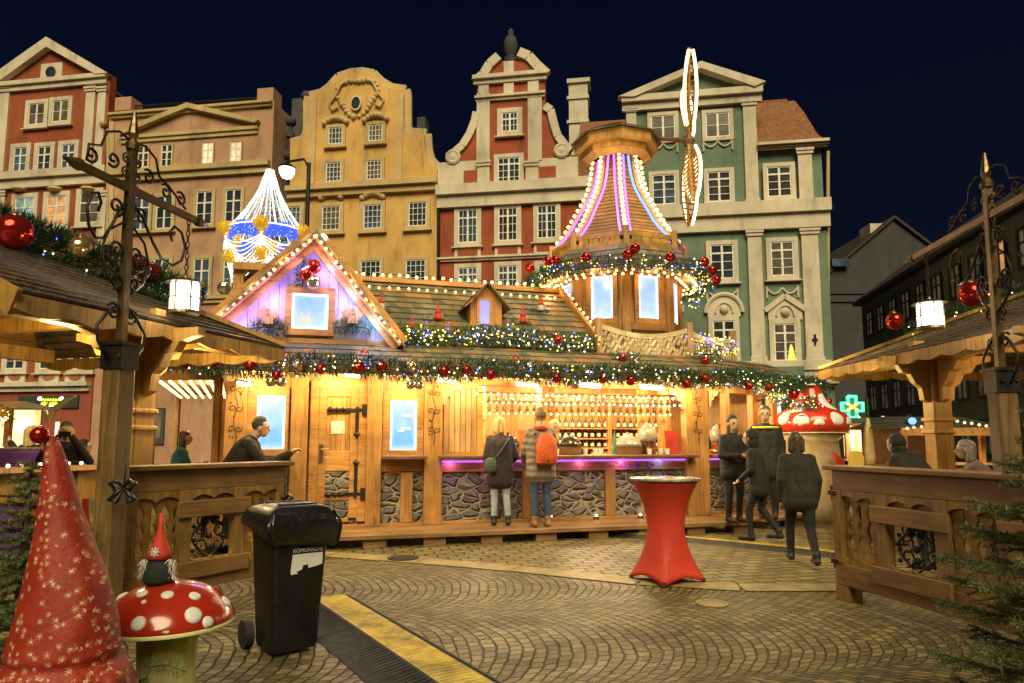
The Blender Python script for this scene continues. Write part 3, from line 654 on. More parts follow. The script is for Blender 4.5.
# --- dark houses on the right
DP=Plane((31,62),0)
r=thing('grey_gable_house','unlit grey house with plain gable, behind the green house','house',DP.pt(870,441,0)*1)
ORG[r.name].z=0; r.location.z=0
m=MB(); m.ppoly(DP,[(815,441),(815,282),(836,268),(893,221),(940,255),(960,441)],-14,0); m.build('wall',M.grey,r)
m=MB(); 
for a,b in (((822,279),(893,219)),((893,219),(945,258))): m.prism([DP.pt(*a,.3),DP.pt(*b,.3),DP.pt(b[0],b[1]-3,.3),DP.pt(a[0],a[1]-3,.3)],DP.n*-14)
m.build('roof',M.tiled,r)
m=MB(); m.slab(DP,876,220,889,236,-3,-1); m.build('chimney',M.trimw,r)
m=MB(); c=DP.pt(838,264,.4); m.box(c,1.6,.3,.7); m.build('skylight',M.pane_b,r)
band(r,DP,815,288,866,302,.3,M.grey,'storey_band')
RP=Plane((24.5,46.5),-100)    # side street running away on the right
r=thing('long_grey_house','long unlit grey house with rows of windows along the side street','house',RP.at(16,0))
m=MB(); m.prect(RP,-1,32,-.2,11,-9,0); m.build('wall',plaster('dim_blue_grey',(.14,.16,.16)),r)  # wall tone lowered, the side street's missing lamp light put into its colour
m=MB(); m.upoly(RP,[(-1.3,11),(32.3,11),(32.3,11.25),(-1.3,11.25)],-9,.5); m.add([RP.at(-1.3,11.25,.5),RP.at(32.3,11.25,.5),RP.at(32.3,15,-4.5),RP.at(-1.3,15,-4.5)],[(0,1,2,3)]); m.add([RP.at(-1.3,11.25,-9),RP.at(32.3,11.25,-9),RP.at(32.3,15,-4.5),RP.at(-1.3,15,-4.5)],[(3,2,1,0)]); m.build('roof',M.tiled,r)
def winuz(root,pl,u,z,w=1.0,h=1.8,pane=None,label=None):
    m=MB(); m2=MB(); s=.12
    for a,b,c,d in ((u-w/2-s,u-w/2,z-s,z+h+s),(u+w/2,u+w/2+s,z-s,z+h+s),(u-w/2,u+w/2,z+h,z+h+s),(u-w/2,u+w/2,z-s,z),(u-.04,u+.04,z,z+h),(u-w/2,u+w/2,z+h*.62,z+h*.62+.07)): m.prect(pl,a,b,c,d,.01,.1)
    W=m.build('window',M.grey,root,label=label); m2.prect(pl,u-w/2+.01,u+w/2-.01,z+.01,z+h-.01,.004,.04); m2.build('pane',pane or M.pane,W)
for i in range(14):
    for z in (.9,3.6,6.2,8.7): winuz(r,RP,.6+i*2.1,z,1.0,1.5,M.pane_o if (i,z) in ((8,8.7),) else M.pane_d)
# ------------------------------------------------------------------ the timber hut
FZ=.18
A0=G(345,527,FZ); A1=G(700,515,FZ)
HP=Plane((A0.x,A0.y),math.degrees(math.atan2(A1.y-A0.y,A1.x-A0.x)))
HA2=HP.ang
uL=HP.uz(223,450)[0]; uR=HP.uz(700,450)[0]
CR=HP.at(uR,0); HB=Plane((CR.x,CR.y),math.degrees(HP.ang)+24); LB=2.6
CB=HB.at(LB,0); HC=Plane((CB.x,CB.y),math.degrees(HP.ang)+62); LC=2.4
ZE=HP.uz(500,372)[1]
def zz(py,px=500): return HP.uz(px,py)[1]
hut=thing('market_hut','big timber mulled wine hut with rubble stone base, shingle roof and open serving counter','market hut',HP.at((uL+uR)/2,0,-1.5))
# stone base
m=MB(); m.prect(HP,uL,uR,.2,zz(471),-.14,0); m.prect(HB,.02,LB,.2,zz(471),-.14,0); m.prect(HC,0.02,LC,.2,zz(471),-.14,0); m.build('stone_base',M.stone,hut)
m=MB()
m.prect(HP,uL,uR+.05,FZ,zz(519),-.2,.07); m.prect(HB,0.05,LB,FZ,zz(519),-.2,.07); m.prect(HC,0.05,LC,FZ,zz(519),-.2,.07); m.build('sill_beam',M.wh,hut)
# wall boards left of the counter
m=MB()
u=uL; ue=HP.uz(476,420)[0]
while u<ue:
    m.prect(HP,u,min(ue,u+.13),zz(472),3.05,-.09,0.0); u+=.134
m.build('wall_boards',M.wv,hut)
m=MB(); bz=3.0
for k,(x0,x1,o) in enumerate(((224,246,.13),(290,307,.11),(366,381,.11),(423,441,.13),(683,705,.14))):
    m=MB(); u0,u1,_,_=HP.rect(x0,400,x1,500); m.prect(HP,u0,u1,FZ,2.98,-.05,o); P_=m.build('post',M.wv,hut,bevel=.012)
    if k in (0,3,4):
        c=MB(); uc=(u0+u1)/2
        for zc in (zz(395),zz(412),zz(430)):
            for s in (-1,1):
                c.tube(spiral(HP.at(uc+s*.05,zc,o+.004),HP.u,V((0,0,1)),.015,.055,0,s*1.1,10),.007,4)
        c.tube([HP.at(uc+.025*math.sin(i*1.1),zz(445)+i*(zz(385)-zz(445))/12,o+.004) for i in range(13)],.008,4)
        for i in range(9): c.octa(HP.at(uc+rnd.uniform(-.08,.08),zz(440)+rnd.random()*(zz(388)-zz(440)),o+.002),.018)
        c.build('carving',simple('carved_stain',(.10,.04,.015),.6),P_)
# small posts in stone zone
for x0,x1 in ((400,412),(522,534),(604,614)):
    m=MB(); u0,u1,_,_=HP.rect(x0,480,x1,510); m.prect(HP,u0,u1,zz(519),zz(471),0,.08); m.build('post',M.wv,hut,bevel=.01)
for L in (.75,1.7):
    m=MB(); m.prect(HB,L,L+.14,FZ,2.95,-.05,.08); m.build('post',M.wv,hut,bevel=.01)
m=MB(); m.prect(HB,LB-.2,LB,FZ,2.95,-.05,.1); m.build('post',M.wv,hut,bevel=.01)
m=MB(); m.prect(HC,LC-.2,LC,FZ,2.95,-.05,.1); m.build('post',M.wv,hut,bevel=.01)
# counters
def counter(pl,u0,u1,nm='counter'):
    m=MB(); m.prect(pl,u0,u1,zz(458.5),zz(455.5),-.55,.34); c=m.build(nm,M.wdark,hut,bevel=.008)
    m=MB(); m.prect(pl,u0+.02,u1-.02,zz(471),zz(459),-.1,.05); m.build('front_board',M.wh,c)
    m=MB(); m.prect(pl,u0+.05,u1-.05,zz(462),zz(460),.052,.075); m.build('led_strip',M.purpled,c)
    return c
uc0=HP.uz(437,456)[0]; uc1=HP.uz(690,456)[0]
counter(HP,uc0,uc1); counter(HB,.12,LB-.1)
uu=uc0+.2
k=0
while uu<uc1:
    c=[(.62,.16,1),(.85,.25,.9),(.25,.35,1)][k%3]; lamp('counter_led_lamp',HP.at(uu,zz(463),.14),2.2,c,.05); uu+=.75;k+=1
lamp('counter_led_lamp',HB.at(1.2,zz(463),.14),2.0,(.8,.25,1),.05)
m=MB()   # carved flowers on the counter front
for cx in (628,648,520):
    for i in range(9):
        c=HP.pt(cx+rnd.uniform(-14,14),465+rnd.uniform(-3,3),.056)
        m.tube(spiral(c,HP.u,V((0,0,1)),.008,.035,rnd.random()*6,rnd.choice((-1,1))*1.1,8),.006,4)
m.build('carved_flowers',simple('violet_carving',(.22,.10,.42),.5),hut)
# header, ceiling, floor, side and back walls
m=MB(); m.prect(HP,uL,uR,zz(386),3.0,-.12,-.002); m.prect(HB,0.02,LB,zz(386),3.0,-.12,0); m.prect(HC,0.02,LC,zz(386),3.0,-.12,0); m.build('header_beam',M.wh,hut)
DB=3.0
pl_in=[HP.at(uL,0,-.15),HP.at(uR,0,-.15),CB+V((-.12,.05,0)),HC.at(LC,0),HP.at(uR-.3,0,-DB-1.6),HP.at(uL,0,-DB)]
m=MB(); m.prism([p+V((0,0,2.94)) for p in pl_in],V((0,0,.06))); m.build('ceiling',M.wpale,hut)
m=MB(); m.prism([p+V((0,0,.1)) for p in pl_in],V((0,0,.1))); m.build('floor',M.wdark,hut)
m=MB(); m.prect(HP,uL,uR+1.5,.2,2.94,-DB-.1,-DB); m.build('back_wall',M.wv,hut)
m=MB(); m.par(HP.at(uL,.2,-DB),HP.n*(DB-.1),HP.u*.1,V((0,0,2.74))); m.build('side_wall',M.wv,hut)
m=MB(); q=HP.at(HP.uz(478,420)[0],.2,-1.9); m.par(q,HP.n*1.7,HP.u*-.08,V((0,0,2.74))); m.build('partition',M.wpale,hut)
q0_,q1_=HP.at(uR+1.4,.2,-DB),HC.at(LC,.2,-.1); m=MB(); m.par(q0_,q1_-q0_,V((.03,.08,0)),V((0,0,2.74))); m.build('back_wall',M.wpale,hut)
# shutter panel with fretwork corner
m=MB(); u0,u1,z0,z1=HP.rect(443,388,476,452)
n=6
for i in range(n): m.prect(HP,u0+(u1-u0)*i/n+.004,u0+(u1-u0)*(i+1)/n-.004,z0,z1,0.0,.04)
sh=m.build('shutter',M.wpale,hut,bevel=.006)
m=MB()
for a,b,c,d in ((u0-.03,u1+.03,z0-.06,z0),(u0-.03,u1+.03,z1,z1+.07)): m.prect(HP,a,b,c,d,0,.07)
m.prect(HP,u1,u1+.1,z0-.06,z1,0,.08); m.build('shutter_frame',M.wh,sh)
def fretbrace(root,pl,u,z,s,sz=.3):
    m=MB(); m.upoly(pl,[(u,z),(u+s*sz,z),(u+s*sz*.9,z-sz*.25),(u+s*sz*.55,z-sz*.3),(u+s*sz*.5,z-sz*.55),(u+s*sz*.25,z-sz*.6),(u+s*sz*.2,z-sz*.95),(u,z-sz)],.05,.12)
    c=pl.at(u+s*sz*.3,z-sz*.3,.12); m.tube(spiral(c,pl.u,V((0,0,1)),.02,sz*.18,0,1.3,14),.012,5); m.build('corner_bracket',M.wpale,root)
fretbrace(hut,HP,HP.uz(441,388)[0],zz(386),1,.34); fretbrace(hut,HP,HP.uz(683,388)[0],zz(386),-1,.36); fretbrace(hut,HB,.15,zz(386),1,.3)
# lit windows either side of the door
def litwin(x0,y0,x1,y1,f0,f1,sy):
    u0,u1,z0,z1=HP.rect(x0,y0,x1,y1); a,b,_,_=HP.rect(f0,y0,f1,y1); m=MB()
    m.prect(HP,a,u0,z0-.1,z1+.14,.02,.07); m.prect(HP,u1,b,z0-.1,z1+.14,.02,.07); m.prect(HP,u0,u1,z1,z1+.14,.02,.065); m.prect(HP,u0,u1,z0-.1,z0,.02,.065)
    W=m.build('window',M.wh,hut,bevel=.008)
    p=MB(); p.prect(HP,u0,u1,z0,z1,.005,.03); p.build('pane',M.lbox,W)
    e=MB(); e.prect(HP,u0,u0+.025,z0,z1,.032,.045); e.prect(HP,u1-.025,u1,z0,z1,.032,.045); e.prect(HP,u0+.026,u1-.026,z1-.02,z1,.032,.045); e.build('led_edge',M.led_w,W)
    s=MB(); us,ue_,zs,_=HP.rect(f0-1,sy,f1+1,sy+1); s.prect(HP,us,ue_,zs-.03,zs+.02,.02,.36); s.build('shelf',M.wdark,W,bevel=.006)
    lamp('window_led_lamp',HP.at((u0+u1)/2,(z0+z1)/2,.25),1.4,(.5,.7,1),.1)
    return W
litwin(257,396,285,449,247,289,455); W2=litwin(390,401,416,450,382,423,456)
m=MB()
for cx,cy in ((403,416),(401,431)):
    for i in range(5):
        c=HP.pt(cx+rnd.uniform(-4,4),cy+rnd.uniform(-2,2),.033); m.prect(HP,0,.06+rnd.random()*.05,0,.03,.033,.036); 
        for j in range(1,9):
            q=m.v[-j]; m.v[-j]=(q[0]+c.x-HP.P.x,q[1]+c.y-HP.P.y,q[2]+c.z)
m.build('frosted_birds',emit('frost_white',(.8,.93,1),1.0),W2)
for a,b in ((247,289),(381,424)): m=MB(); m.slab(HP,a,458,b,471,-.02,.04); m.build('band_board',M.wh,hut)
# door
u0,u1,z0,z1=HP.rect(309,381,366,522)
m=MB(); fw=.13
m.prect(HP,u0,u0+fw,z0,z1,.0,.07); m.prect(HP,u1-fw,u1,z0,z1,.0,.07); m.prect(HP,u0+fw,u1-fw,z1-fw,z1,.0,.065)
door=m.build('door',M.wh,hut,label='plank door with black strap hinges and stone lower panels',bevel=.008)
a,b=u0+fw,u1-fw; zt=z1-fw; zr1,zr0=zz(451,340),zz(471,340); zb=zz(518,340)
m=MB()
for p in ((a,a+.12,zb,zt),(b-.12,b,zb,zt)): m.prect(HP,*p,.0,.055)
for p in ((a+.12,b-.12,zr0,zr1),(a+.12,b-.12,zt-.12,zt),(a+.12,b-.12,z0,zb),(a+.12,b-.12,zz(500,340),zz(497,340))): m.prect(HP,*p,.0,.05)
m.build('door_frame',M.wh,door,bevel=.006)
m=MB(); n=5
for i in range(n): m.prect(HP,a+.12+(b-a-.24)*i/n+.003,a+.12+(b-a-.24)*(i+1)/n-.003,zr1,zt-.12,.0,.03)
m.build('door_boards',M.wv,door)
m=MB(); m.prect(HP,a+.12,b-.12,zb,zr0,.0,.035); m.build('stone_panel',M.stone,door)
m=MB()
for py in (410,494):
    z=zz(py,340); m.prect(HP,a+.18,b+.12,z-.025,z+.025,.058,.075); m.prect(HP,b-.05,b+.0,z-.35 if py==410 else z-.05,z+.05 if py==410 else z+.45,.058,.08); m.prect(HP,b+.05,b+.14,z-.09,z+.09,.075,.1)
    for t in (.3,.45,.6): m.octa(HP.at(a+(b-a)*t,z,.07),.045)
    m.octa(HP.at(a+.16,z,.066),.05); m.octa(HP.at(b-.025,z-.38 if py==410 else z+.48,.066),.06)
m.build('hinge',M.iron,door)
m=MB(); z=zz(452,315); m.prect(HP,a+.02,a+.08,z-.16,z+.12,.056,.07); m.tube([HP.at(a+.05,z+.04,.06),HP.at(a+.05,z+.04,.12),HP.at(a+.17,z+.04,.12)],.012,6); m.build('handle',M.ironlit,door)
m=MB(); m.slab(HP,331,421,345,434,.031,.036); no=m.build('paper_notice',simple('notice_paper',(.62,.5,.36),.6),door)
m=MB(); 
for y0,y1,x0,x1 in ((422,425,334,342),(427,428.6,332,344),(430,433,334,342)): m.slab(HP,x0,y0,x1,y1,.0365,.038)
m.build('notice_marks',M.white,no)
# plinth lights
for x,y in ((364,524),(424,523),(550,519.5),(595,519),(639,518)):
    m=MB(); c=G(x,y,FZ)+HP.n*.06; m.lathe(c,[(.05,0),(.05,.04),(.03,.05)],10); pl=m.build('plinth_lamp',M.ironlit,hut); m=MB(); m.ball(c+V((0,0,.06)),.028,8); m.build('bulb',M.bulbw,pl)
# ---- roofs
def off_pt(i,o,z):   # eave line points: outward offset o from the wall planes
    if i==0: return HP.at(uL-1.3,z,o)
    if i==1:
        k=math.tan(R(12)); return HP.at(uR+o*k,z,o)
    if i==2:
        k=math.tan(R(19)); return HB.at(LB+o*k,z,o)
    return HC.at(LC+.4,z,o)
ZEV=HP.shift(.75).uz(500,371)[1]; ZTP=3.08
m=MB()
for i in range(3): shingles(m,off_pt(i,.82,ZEV),off_pt(i+1,.82,ZEV),off_pt(i+1,-.06,ZTP),off_pt(i,-.06,ZTP),5,.16,.022)
m.build('eave_roof',M.shing,hut)
m=MB()
for i in range(3):
    a,b=off_pt(i,.84,ZEV),off_pt(i+1,.84,ZEV); m.bar(a+V((0,0,-.05)),b+V((0,0,-.05)),.035,.13)
    a,b,c,d=off_pt(i,.8,ZEV-.03),off_pt(i+1,.8,ZEV-.03),off_pt(i+1,.0,ZEV+.08),off_pt(i,.0,ZEV+.08); m.add([a,b,c,d],[(0,3,2,1)])
m.build('eave_board',M.wh,hut)
# main roof
Rl=D(345,276,1); 
uRr=HP.uz(604,350)[0]; uRl=HP.uz(330,350)[0]
zR=HP.shift(-2.3).uz(450,287)[1]
a,b,c,d=HP.at(uRl,ZTP-.02,-.02),HP.at(uRr,ZTP-.02,-.02),HP.at(uRr,zR,-2.3),HP.at(uRl-.9,zR,-2.3)
m=MB(); shingles(m,a,b,c,d,11,.17,.03); 
bk=[HP.at(uRr,ZTP-.02,-4.6),HP.at(uRl-.9,ZTP-.02,-4.6)]
m.add([c,d,bk[1],bk[0]],[(0,1,2,3)]); m.build('main_roof',M.shing,hut)
m=MB(); m.bar(d+V((0,0,.05)),c+HP.u*.1+V((0,0,.05)),.16,.09); m.bar(b+HP.u*.02+V((0,0,.06)),c+HP.u*.02+V((0,0,.06)),.07,.16); m.build('ridge_board',M.wh,hut)
m=MB(); m.prism([HP.at(uRr-.03,ZTP,-.05),HP.at(uRr-.03,ZTP,-4.5),HP.at(uRr-.03,zR-.03,-2.3)],HP.u*-.08); m.build('gable_end',M.wv,hut)
# big gable
GL,GT,GR=(194,345),(315,246),(394,346)
m=MB(); gl,gt,gr=HP.uz(*GL),HP.uz(*GT),HP.uz(*GR)
n=20
for i in range(n):
    x0=gl[0]+(gr[0]-gl[0])*i/n; x1=gl[0]+(gr[0]-gl[0])*(i+1)/n-.006
    def top(x): return gl[1]+(gt[1]-gl[1])*(x-gl[0])/(gt[0]-gl[0]) if x<gt[0] else gr[1]+(gt[1]-gr[1])*(gr[0]-x)/(gr[0]-gt[0])
    pts=[(x0,min(gl[1],gr[1])),(x1,min(gl[1],gr[1])),(x1,max(top(x1),gr[1]+.001))]
    if x0<gt[0]<x1: pts.append(gt)
    pts.append((x0,max(top(x0),gl[1]+.001)))
    m.upoly(HP,pts,-.03,.05)
gab=m.build('gable',M.wwash,hut)
m=MB()
for A_,B_ in (((190,347),(315,240)),((315,240),(399,347))):
    a=HP.pt(*A_,.32);b=HP.pt(*B_,.32); 
    m.bar(a,b,.10,.12,up=HP.n); m.bar(a-HP.n*.12,b-HP.n*.12,.3,.05,up=HP.n)
m.build('barge_board',M.wh,gab)
m=MB(); o=.3
for A_,B_ in (((188,350),(315,238)),((315,238),(402,350))):
    a=HP.uz(*A_);b=HP.uz(*B_)
    shingles(m,HP.at(a[0],a[1],.45),HP.at(a[0],a[1],-2.2),HP.at(b[0],b[1],-2.2),HP.at(b[0],b[1],.45),9,.2,.025)
m.build('gable_roof',M.shing,gab)
m=MB(); m.slab(HP,206,339,392,346,.05,.1); m.build('gable_sill',M.wh,gab)
u0,u1,z0,z1=HP.rect(292,295,328,330); m=MB()
for q in ((u0-.1,u0,z0-.1,z1+.1),(u1,u1+.1,z0-.1,z1+.1),(u0,u1,z1,z1+.1),(u0,u1,z0-.1,z0)): m.prect(HP,*q,.05,.12)
gw=m.build('gable_window',M.wh,gab); m=MB(); m.prect(HP,u0,u1,z0,z1,.05,.07); m.build('pane',M.lbox2,gw)
m=MB()
for q in ((u0,u0+.03,z0,z1),(u1-.03,u1,z0,z1),(u0+.03,u1-.03,z1-.03,z1),(u0+.03,u1-.03,z0,z0+.02)): m.prect(HP,*q,.072,.085)
m.build('led_edge',M.led_w,gw)
m=MB(); c=HP.at(u0+.2,z0+.1,.085)
for i in range(9):
    an=math.pi*(i+.5)/9; L=.13+.05*(i%2); m.tube([c,c+HP.u*(L*math.cos(an))+V((0,0,L*math.sin(an)))],.006,4)
m.build('twig_star',emit('twig_yellow',(1,.75,.25),.8),gw)
for (A_,B_,mt) in (((204,342),(313,251),M.purpled),((316,251),(389,342),M.blueled)):
    m=MB(); a=HP.pt(*A_,.13);b=HP.pt(*B_,.13); m.bar(a,b,.02,.03,up=HP.n); m.build('led_strip',mt,gab)
for x,y,c,w_ in ((245,325,(.25,.05,1),3.4),(275,300,(.25,.05,1),3.6),(303,272,(.3,.08,1),2.7),(328,275,(.32,.08,1),2.8),(348,300,(.15,.12,1),3.2),(370,328,(.02,.2,1),3.8)): lamp('gable_led_lamp',HP.pt(x,y,.32),w_*3.2,tuple(.22+.78*q for q in c),.05)
for x,y in ((225,318),(255,292),(285,268),(308,247),(330,262),(350,287),(370,312),(388,335)): lamp('rake_bulb_light',HP.pt(x,y,.55),1.8,(1,.7,.3),.04)
for t in (.02,.2,.4,.6,.8,.97): lamp('ridge_bulb_light',HP.at(uRl+(uRr-uRl)*t,zR+.3,-1.75),7,(1,.74,.34),.05)
for t in (.3,.48,.66,.84): lamp('garland_light',HP.at(uRl+(uRr-uRl)*t,ZTP+.75,.75),12,(1,.74,.34),.08)
# small dormer
u0,u1,z0,z1=HP.shift(-.9).rect(468,302,499,333); dq=HP.shift(-.7)
m=MB(); uc=(u0+u1)/2; zt=dq.uz(484,287)[1]
m.upoly(dq,[(u0,z0-.3),(u1,z0-.3),(u1,z1),(uc,zt),(u0,z1)],-1.2,0); dm=m.build('dormer',M.wv,hut)
m=MB()
for s in (-1,1): shingles(m,dq.at(uc+s*(u1-u0)*.72,z1-.18,.16),dq.at(uc+s*(u1-u0)*.72,z1-.18,-1.3),dq.at(uc,zt+.06,-1.3),dq.at(uc,zt+.06,.16),4,.2,.02)
m.build('dormer_roof',M.shing,dm)
m=MB(); m.slab(dq,479,301,489,324,.0,.04); m.build('dormer_window',emit('violet_pane',(.30,.28,1),1.1),dm)
m=MB(); m.slab(dq,476,298,479,326,.0,.06); m.slab(dq,489,298,492,326,.0,.06); m.slab(dq,479,298,489,301,0,.055); m.build('window_frame',M.wh,dm)
# terrace balustrade with fretwork
def balus(pl,u0,u1,z0,z1,dip,mt):
    m=MB(); m.prect(pl,u0,u1,z0,z0+.06,-.03,.03); n=14; z1a=z1
    pts=[(u0+(u1-u0)*i/n, z1-dip*math.sin(math.pi*i/n)) for i in range(n+1)]
    for a,b in zip(pts,pts[1:]): m.upoly(pl,[(a[0],a[1]-.09),(b[0],b[1]-.09),(b[0],b[1]),(a[0],a[1])],-.025,.025)
    rr=random.Random(3); k=8
    for i in range(k):
        a=u0+(u1-u0)*i/k; b=u0+(u1-u0)*(i+1)/k; zt=z1-dip*math.sin(math.pi*(i+.5)/k)-.08
        zm=(z0+zt)/2+rr.uniform(-.03,.03)
        for p in (((a,z0+.05),(b,zt)),((a,zt),(b,z0+.05)),((a,zm),((a+b)/2,zt)),(((a+b)/2,z0+.05),(b,zm))):
            m.bar(pl.at(*p[0]),pl.at(*p[1]),.045,.03,up=pl.n)
    return m.build('balustrade',mt,hut)
bq=HP.shift(.0); u0,u1,z0,z1=bq.rect(601,326,688,358)
balus(bq,u0,u1,z0,z1,.15,M.wrail); lamp('balustrade_fill',bq.at((u0+u1)/2,z1+.1,.7),9,(1,.8,.42),.1)  # lamp is an added fill to lighten the balustrade, no fitting there
b2=Plane(tuple(bq.at(u1+.05,0)[:2]),math.degrees(HP.ang)+24); balus(b2,0,1.35,z0-.02,z1-.05,.08,M.wrail)
for p in (bq.at(u0-.05,0),bq.at(u1+.03,0),b2.at(1.4,0)): 
    m=MB(); m.box(p+V((0,0,(z0+z1)/2)),.11,.11,z1-z0+.2,HP.ang); m.build('baluster_post',M.wpale,hut,bevel=.01)
m=MB(); 
for x0,x1 in ((588,604),(636,665)): m.slab(HP.shift(.1),x0,357.5,x1,360.5,0,.04)
m.build('led_strip',emit('blue_white_led',(.35,.7,1),1.6),hut)
# terrace deck
m=MB(); m.prism([p+V((0,0,3.0)) for p in (HP.at(uRr-.1,0,-.02),HP.at(uR,0,-.02),HB.at(LB,0,-.02),HC.at(LC,0),HP.at(uR-.3,0,-4.4),HP.at(uRr,0,-4.6))],V((0,0,.07))); m.build('terrace_deck',M.wdark,hut)
# interior shelves
BQ=HP.shift(-DB+.35)
m=MB(); 
for py in (428,438,447.5,456): 
    u0,u1,_,z1=BQ.rect(556,py,668,py+1); m.prect(BQ,u0,u1,z1-.03,z1,-.3,.06)
for x in (556,609,668): u0,u1,z0,z1=BQ.rect(x-2,385,x+2,470); m.prect(BQ,u0,u1,.2,2.9,-.3,.05)
m.build('shelf_rack',M.wv,hut)
for x0,x1 in ((478,486),(536,542),(640,648),(660,668)):
    m=MB(); q=HP.shift(-1.7); u0,u1,_,_=q.rect(x0,400,x1,450); m.prect(q,u0,u1,.2,2.92,-.12,0); m.build('inner_post',M.wv,hut)
# ---- plank platform before the hut
pf=thing('plank_platform','long low plank platform on timber blocks along the front of the hut','platform',HP.at((uL+uR)/2,0,.7))
FD=(HP.P-G(345,550)).dot(HP.n)*-1
FD=abs(FD)
n=7
for i in range(3):
    pl,a,b=((HP,uL-.1,uR+FD*.21),(HB,-.0,LB+FD*.3),(HC,0.05,LC))[i]
    m=MB()
    for k in range(n): 
        o0=.08+(FD-.08)*k/n; o1=.08+(FD-.08)*(k+1)/n-.012; ext=0
        L0=a if i==0 else a+o1*(.21 if i==1 else .33); L1=b if i!=0 else uR+o0*.205
        m.prect(pl,L0,L1 if i!=1 else LB+o0*.32,FZ-.045,FZ,o0,o1)
    m.build('deck_plank',M.wdeck,pf)
    x=a+.4
    while x<b-.3:
        m=MB(); m.prect(pl,x,x+.32,0,FZ-.05,FD-.3,FD-.03); m.build('support_block',M.wdeck,pf); x+=.85
m=MB(); m.prect(HP,uL-.1,uR+FD*.2,FZ-.05,FZ+.002,FD,FD+.03); m.prect(HB,FD*.22,LB+FD*.3,FZ-.05,FZ+.002,FD,FD+.03); m.build('edge_board',M.wdeck,pf)
# lights of the hut
for t in (.06,.2,.33,.46,.58,.7,.82,.94): lamp('eave_lamp_light',HP.at(uL+(uR-uL)*t,ZEV-.12,.55),46,(1,.78,.34),.06)
for t in (.2,.75): lamp('eave_lamp_light',HB.at(LB*t,ZEV-.12,.55),40,(1,.78,.34),.06)
lamp('eave_lamp_light',HC.at(LC*.5,ZEV-.12,.5),40,(1,.78,.34),.06)
for x,o in ((505,-1.2),(575,-1.2),(640,-1.2)): lamp('bar_lamp_light',HP.at(HP.uz(x,400)[0],2.6,o),165,(1,.76,.42),.1)
lamp('bar_lamp_light',HB.at(1.1,2.5,-.9),70,(1,.76,.42),.1)
# eave lamps (tube in a housing, pointing out over the counter)
for i,(x,y) in enumerate(((247,386),(350,378),(441,383),(519,387),(579,388),(640,390))):
    c=HP.pt(x,y,.45); d=(HP.n*.75+HP.u*.35+V((0,0,-.1))).normalized(); 
    m=MB(); m.bar(c-d*.26+V((0,0,.04)),c+d*.26+V((0,0,.04)),.09,.03)
    l=['above the left lit window','above the plank door','at the carved post right of the door','above the blonde customer','above the middle of the bar','near the right corner post'][i]
    t=thing('eave_lamp','tube lamp under the hut eave, '+l,'lamp',c+V((0,0,.05)),'tube lamps under the hut eave')
    m.build('housing',M.white,t); m=MB(); m.tube([c-d*.24,c+d*.24],.028,8); m.build('tube',M.tubelamp,t)
# ------------------------------------------------------------------ tower with windmill rotor on the hut terrace
TD=14.6
tc=D(619.5,350,TD); TX,TY=tc.x,tc.y
def tz(py,r=0): return D(622,py,TD-r).z
ZT0=3.07
tow=thing('wooden_tower','octagonal wooden tower with flared light-edged spire, standing on the hut terrace','tower',(TX,TY,ZT0))
OA=HP.ang+math.pi/8+R(4)
def octpts(r,z,a0=None,n=8): return [V((TX+r*math.cos(2*math.pi*i/n+(OA if a0 is None else a0)),TY+r*math.sin(2*math.pi*i/n+(OA if a0 is None else a0)),z)) for i in range(n)]
RB=1.27; ZB1=tz(262,1.2)
b0,b1=octpts(RB,ZT0),octpts(RB,ZB1)
m=MB()
for i in range(8):
    j=(i+1)%8; m.add([b0[i],b0[j],b1[j],b1[i]],[(0,1,2,3)])
m.build('tower_wall',simple('cream_boards',(.42,.31,.16),.6,0,.2,3),tow)
ZW0,ZW1=tz(318,1.2),tz(275,1.2)
for i in range(8):
    m=MB(); m.box((b0[i]+b1[i])/2,.17,.17,ZB1-ZT0,math.atan2(b0[i].y-TY,b0[i].x-TX)); m.build('corner_post',M.wv,tow,bevel=.012)
    j=(i+1)%8; a,b=b0[i],b0[j]; d=(b-a); nn=V((d.y,-d.x,0)).normalized()
    if nn.dot(V((-TX,-TY,0)))<-5: continue
    if (V((a.x+b.x,a.y+b.y,0))/2-V((TX,TY,0))).dot(V((-TX,-TY,0)))<-3: continue
    pl=Plane((a.x,a.y),math.degrees(math.atan2(d.y,d.x)))
    if pl.n.dot((a+b)/2-V((TX,TY,ZT0)))<0: pl=Plane((b.x,b.y),math.degrees(math.atan2(-d.y,-d.x)))
    L=d.length; m=MB(); u0,u1=L*.27,L*.73; f=.1
    for q in ((u0-f,u0,ZW0-f,ZW1+f),(u1,u1+f,ZW0-f,ZW1+f),(u0,u1,ZW1,ZW1+f),(u0,u1,ZW0-f,ZW0)): m.prect(pl,*q,.0,.06)
    m.prect(pl,.07,L-.07,ZW0-f-.14,ZW0-f-.005,.0,.08)
    W=m.build('tower_window',M.wh,tow); p=MB(); p.prect(pl,u0,u1,ZW0,ZW1,.002,.02); p.build('pane',M.lbox2,W)
    e=MB(); e.prect(pl,u0,u0+.03,ZW0,ZW1,.022,.035); e.prect(pl,u1-.03,u1,ZW0,ZW1,.022,.035); e.build('led_edge',M.led_w,W)
# skirt roof ring
ZS0=tz(264,1.9)-.02; RS=1.95; ZS1=tz(243,1.5); RS1=1.5
s0,s1=octpts(RS,ZS0),octpts(RS1,ZS1)
m=MB()
for i in range(8): shingles(m,s0[i],s0[(i+1)%8],s1[(i+1)%8],s1[i],4,.16,.02)
m.build('skirt_roof',M.shing,tow)
m=MB(); m.add([V((TX,TY,ZS0+.02))]+[p+V((0,0,.02)) for p in s0],[(0,(i+1)%8+1,i+1) for i in range(8)]); m.build('soffit',M.wpale,tow)
